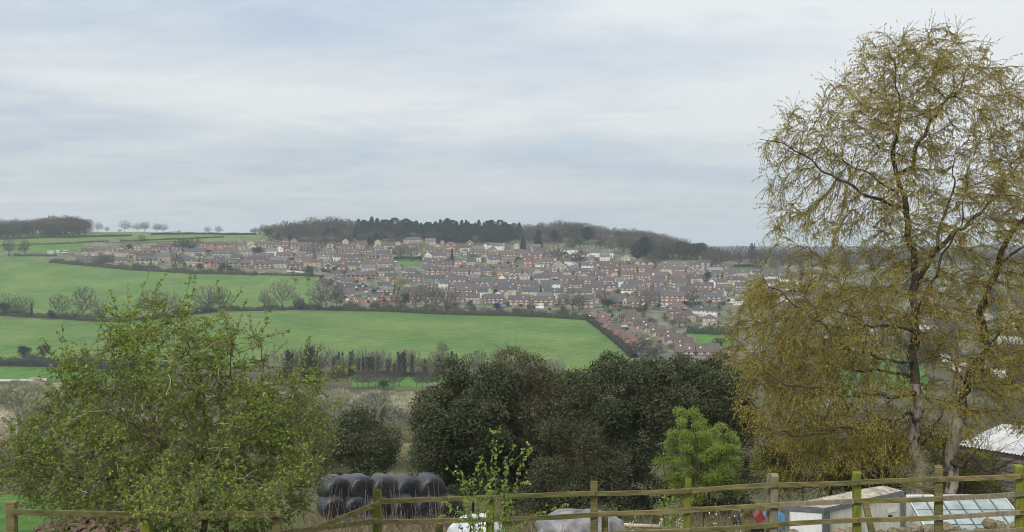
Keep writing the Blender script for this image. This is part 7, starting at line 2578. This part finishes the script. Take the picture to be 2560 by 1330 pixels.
def shoots(name, label, px, Y, stems, leafm, leaf, per, seed, barkm, rad=.008, flowers=None):
    """a thin shrub: a few upright stems given in photo pixels, tufts of leaves along them"""
    g = np.random.default_rng(seed)
    base = on_ground(px, Y)
    O = np.array(base)
    t = thing(name, label, 'bush', base)
    mb = MB()
    C = []
    for pts in stems:
        P = [at(x, y, Y + g.uniform(-.15, .15)) - base for x, y in pts]
        n = len(P)
        mb.tube(P, [rad * (1 - .75 * i / (n - 1)) for i in range(n)], 5)
        for a, b in zip(P[:-1], P[1:]):
            k = max(1, int((b - a).length / .055))
            for q in range(k):
                if g.random() < .85:
                    C.append(a.lerp(b, (q + g.random()) / k) + Vector(g.normal(size=3) * .018))
                if g.random() < .35:                                 # side spur
                    s = a.lerp(b, g.random())
                    e = s + Vector((g.normal() * .07, g.normal() * .07, abs(g.normal()) * .08))
                    mb.tube([s, e], [rad * .3, rad * .2], 3, cap=False)
                    C.append(e)
    obj('stems', mb.mesh('stems', barkm, True), t)
    C = np.array([tuple(c) for c in C])
    P = np.repeat(C, per, 0)
    m = len(P)
    L = g.uniform(.6, 1.3, m) * leaf
    V, Q = leaf_quads(P, rand_dirs(g, m) + np.array([[0, 0, .35]]), rand_dirs(g, m) * .6 + np.array([[0, -.3, .6]]), L, L * g.uniform(.55, .85, m))
    obj('leaves', mesh('leaves', V, [Q], leafm, [(g.random(m) < .35).astype(int)]), t, kind='stuff')
    return t


shoots('leafy_shrub', 'young shrub with fresh light green leaves rising through the fence', 1225, 18.9,
       [[(1215, 1400), (1222, 1260), (1230, 1160), (1232, 1120), (1236, 1090), (1250, 1066)], [(1225, 1400), (1236, 1260), (1240, 1180), (1240, 1106)], [(1200, 1400), (1196, 1280), (1200, 1190), (1205, 1150), (1196, 1162)], [(1240, 1400), (1255, 1260), (1270, 1170), (1292, 1145), (1320, 1122), (1335, 1118)], [(1250, 1400), (1280, 1270), (1295, 1190), (1310, 1150), (1332, 1122)], [(1190, 1400), (1165, 1250), (1150, 1200), (1132, 1180), (1116, 1168)], [(1180, 1400), (1172, 1260), (1160, 1200), (1148, 1176)], [(1210, 1400), (1200, 1300), (1182, 1220), (1190, 1170), (1202, 1150)], [(1235, 1400), (1260, 1300), (1262, 1200), (1262, 1150), (1287, 1118)], [(1180, 1400), (1150, 1310), (1110, 1290), (1096, 1296)], [(1220, 1400), (1180, 1310), (1140, 1280), (1118, 1262), (1122, 1244)], [(1250, 1400), (1290, 1320), (1330, 1290), (1370, 1275), (1420, 1268)], [(1200, 1400), (1210, 1290), (1220, 1210), (1216, 1160)], [(1245, 1400), (1268, 1280), (1280, 1230), (1330, 1200)], [(1190, 1400), (1180, 1290), (1168, 1230), (1164, 1196)]],
       [M_LIME2, M_LIME], .05, 4, 601, M_HAWTWIG)
shoots('leafy_shrub', 'small yellow-green bush left of the leaning mossy post', 1670, 26,
       [[(1665, 1380), (1668, 1310), (1672, 1270), (1668, 1245)], [(1672, 1380), (1680, 1300), (1690, 1255), (1700, 1248)], [(1660, 1380), (1650, 1300), (1645, 1262)], [(1670, 1380), (1660, 1300), (1655, 1268), (1652, 1250)], [(1675, 1380), (1690, 1310), (1704, 1280)], [(1668, 1380), (1676, 1310), (1682, 1240)]],
       [M_LIME2, M_LIME2], .05, 6, 602, M_HAWTWIG)
M_BLOSSOM = mat('white_blossom', (0.80, 0.79, 0.70), (0.66, 0.66, 0.50), scale=5, rough=0.8, trans=0.2)
for i, (px, Y, st, lab) in enumerate([(1582, 29, [[(1580, 1380), (1582, 1320), (1586, 1292), (1600, 1286)], [(1578, 1380), (1576, 1310), (1572, 1302)], [(1584, 1380), (1590, 1310), (1594, 1296)]], 'white blossoming sprig above the pale pole'), (1700, 25.5, [[(1698, 1390), (1697, 1330), (1700, 1300), (1704, 1286)], [(1700, 1390), (1694, 1320), (1692, 1304)]], 'white blossoming sprig at the leaning post foot'), (1848, 25, [[(1846, 1390), (1848, 1320), (1850, 1290), (1852, 1276)], [(1848, 1390), (1844, 1310), (1842, 1288)]], 'white blossoming sprig left of the prop post'), (1788, 24, [[(1789, 1390), (1788, 1300), (1790, 1252)]], 'single white flowering stem between the leaning post and the prop post')]):
    shoots('blossom_sprig', lab, px, Y, st, [M_BLOSSOM, M_LIME2], .038, 3, 610 + i, M_HAWTWIG, .006)

# ------------------------------------------------------------------ ground growth near the fence
M_STRAW = mat('dry_stem', (0.25, 0.205, 0.13), (0.12, 0.095, 0.06), scale=2, rough=0.9)
M_GRASSBLADE = mat('grass_blade', (0.15, 0.28, 0.045), (0.10, 0.13, 0.04), scale=1.0, rough=0.7, trans=0.3)


def build_ground_growth():
    g = np.random.default_rng(900)
    n = 60000
    Y = g.uniform(14, 66, n) ** 1.0
    px = g.uniform(-150, 2750, n)
    X = (px - 1280) / F * Y
    P = np.stack([X, Y, ground(X, Y) - .02], -1)
    D = unit(rand_dirs(g, n) * .55 + np.array([[0, 0, 1.]]))
    pat = np.sin(X * .8) + np.sin(Y * .7 + X * .3)
    L = g.uniform(.08, .26, n) * (1 + .25 * pat)
    V, T = slivers(P, D, L, g.uniform(.012, .03, n))
    o = obj('grass', mesh('grass', V, [T], M_GRASSBLADE))
    tag(o, kind='stuff')
    # brown bramble and dry stems
    n = 12000
    Y = g.uniform(24, 64, n)
    px = np.where(g.random(n) < .5, g.uniform(760, 1180, n), g.uniform(1300, 1980, n))
    X = (px - 1280) / F * Y
    S = np.stack([X, Y, ground(X, Y)], -1)
    T = strands(g, S, unit(rand_dirs(g, n) * .7 + np.array([[0, 0, 1.]])), g.uniform(.3, 1.15, n), 3, .06, .12)
    V, Fs = join([ribbons(T[q], T[q + 1], np.full(n, .007 - .0012 * q), np.full(n, .0058 - .0012 * q)) for q in range(3)])
    o = obj('dry_weeds', mesh('dry_weeds', V, Fs, M_STRAW))
    tag(o, kind='stuff')
    # taller pale stems in front of the bales
    n = 70
    px = g.uniform(800, 1110, n)
    Y = g.uniform(30, 44, n)
    S = np.array([tuple(at(a, 1345, b)) for a, b in zip(px, Y)])
    T = strands(g, S, unit(rand_dirs(g, n) * .18 + np.array([[0, 0, 1.]])), g.uniform(.7, 2.0, n), 4, .01, .05)
    V, Fs = join([frusta(T[q], T[q + 1], np.full(n, .009 - .001 * q), np.full(n, .008 - .001 * q), 3) for q in range(4)])
    o = obj('dry_stems', mesh('dry_stems', V, Fs, M_STRAW))
    tag(o, kind='stuff')
    # scrub that fills the valley floor between the trees
    n = 90000
    Y = g.uniform(66, 470, n)
    px = g.uniform(-200, 2800, n)
    ok = ~((px > 870) & (px < 1190) & (Y > 430))
    Y, px = Y[ok], px[ok]
    n = len(Y)
    X = (px - 1280) / F * Y
    h = g.uniform(.3, 1.5, n) * np.clip((Y - 60) / 130, .25, 1) * (1.0 + .3 * np.sin(X * .11) * np.sin(Y * .05))
    P = np.stack([X, Y, ground(X, Y) + h * g.uniform(0, .55, n)], -1)
    D = unit(rand_dirs(g, n) * .7 + np.array([[0, 0, .8]]))
    V, T = slivers(P, D, h * g.uniform(.5, .9, n), g.uniform(.03, .09, n))
    o = obj('scrub', mesh('scrub', V, [T], [M_SCRUBTWIG, M_BUDTWIG], [g.choice(2, n, p=[.85, .15])]))
    tag(o, kind='stuff')


build_ground_growth()

# ------------------------------------------------------------------ haze
def build_haze():
    b = MB()
    b.box(-12500, 12500, -60, 8700, -230, 95)
    m = bpy.data.materials.new('haze')
    m.use_nodes = True
    n, l = m.node_tree.nodes, m.node_tree.links
    n.remove(n['Principled BSDF'])
    v = n.new('ShaderNodeVolumePrincipled')
    v.inputs['Color'].default_value = (0.80, 0.90, 1.0, 1)
    v.inputs['Density'].default_value = HAZE
    v.inputs['Anisotropy'].default_value = 0.2
    l.new(v.outputs[0], n['Material Output'].inputs['Volume'])
    o = obj('haze', b.mesh('haze', m))
    tag(o, kind='stuff')


build_haze()
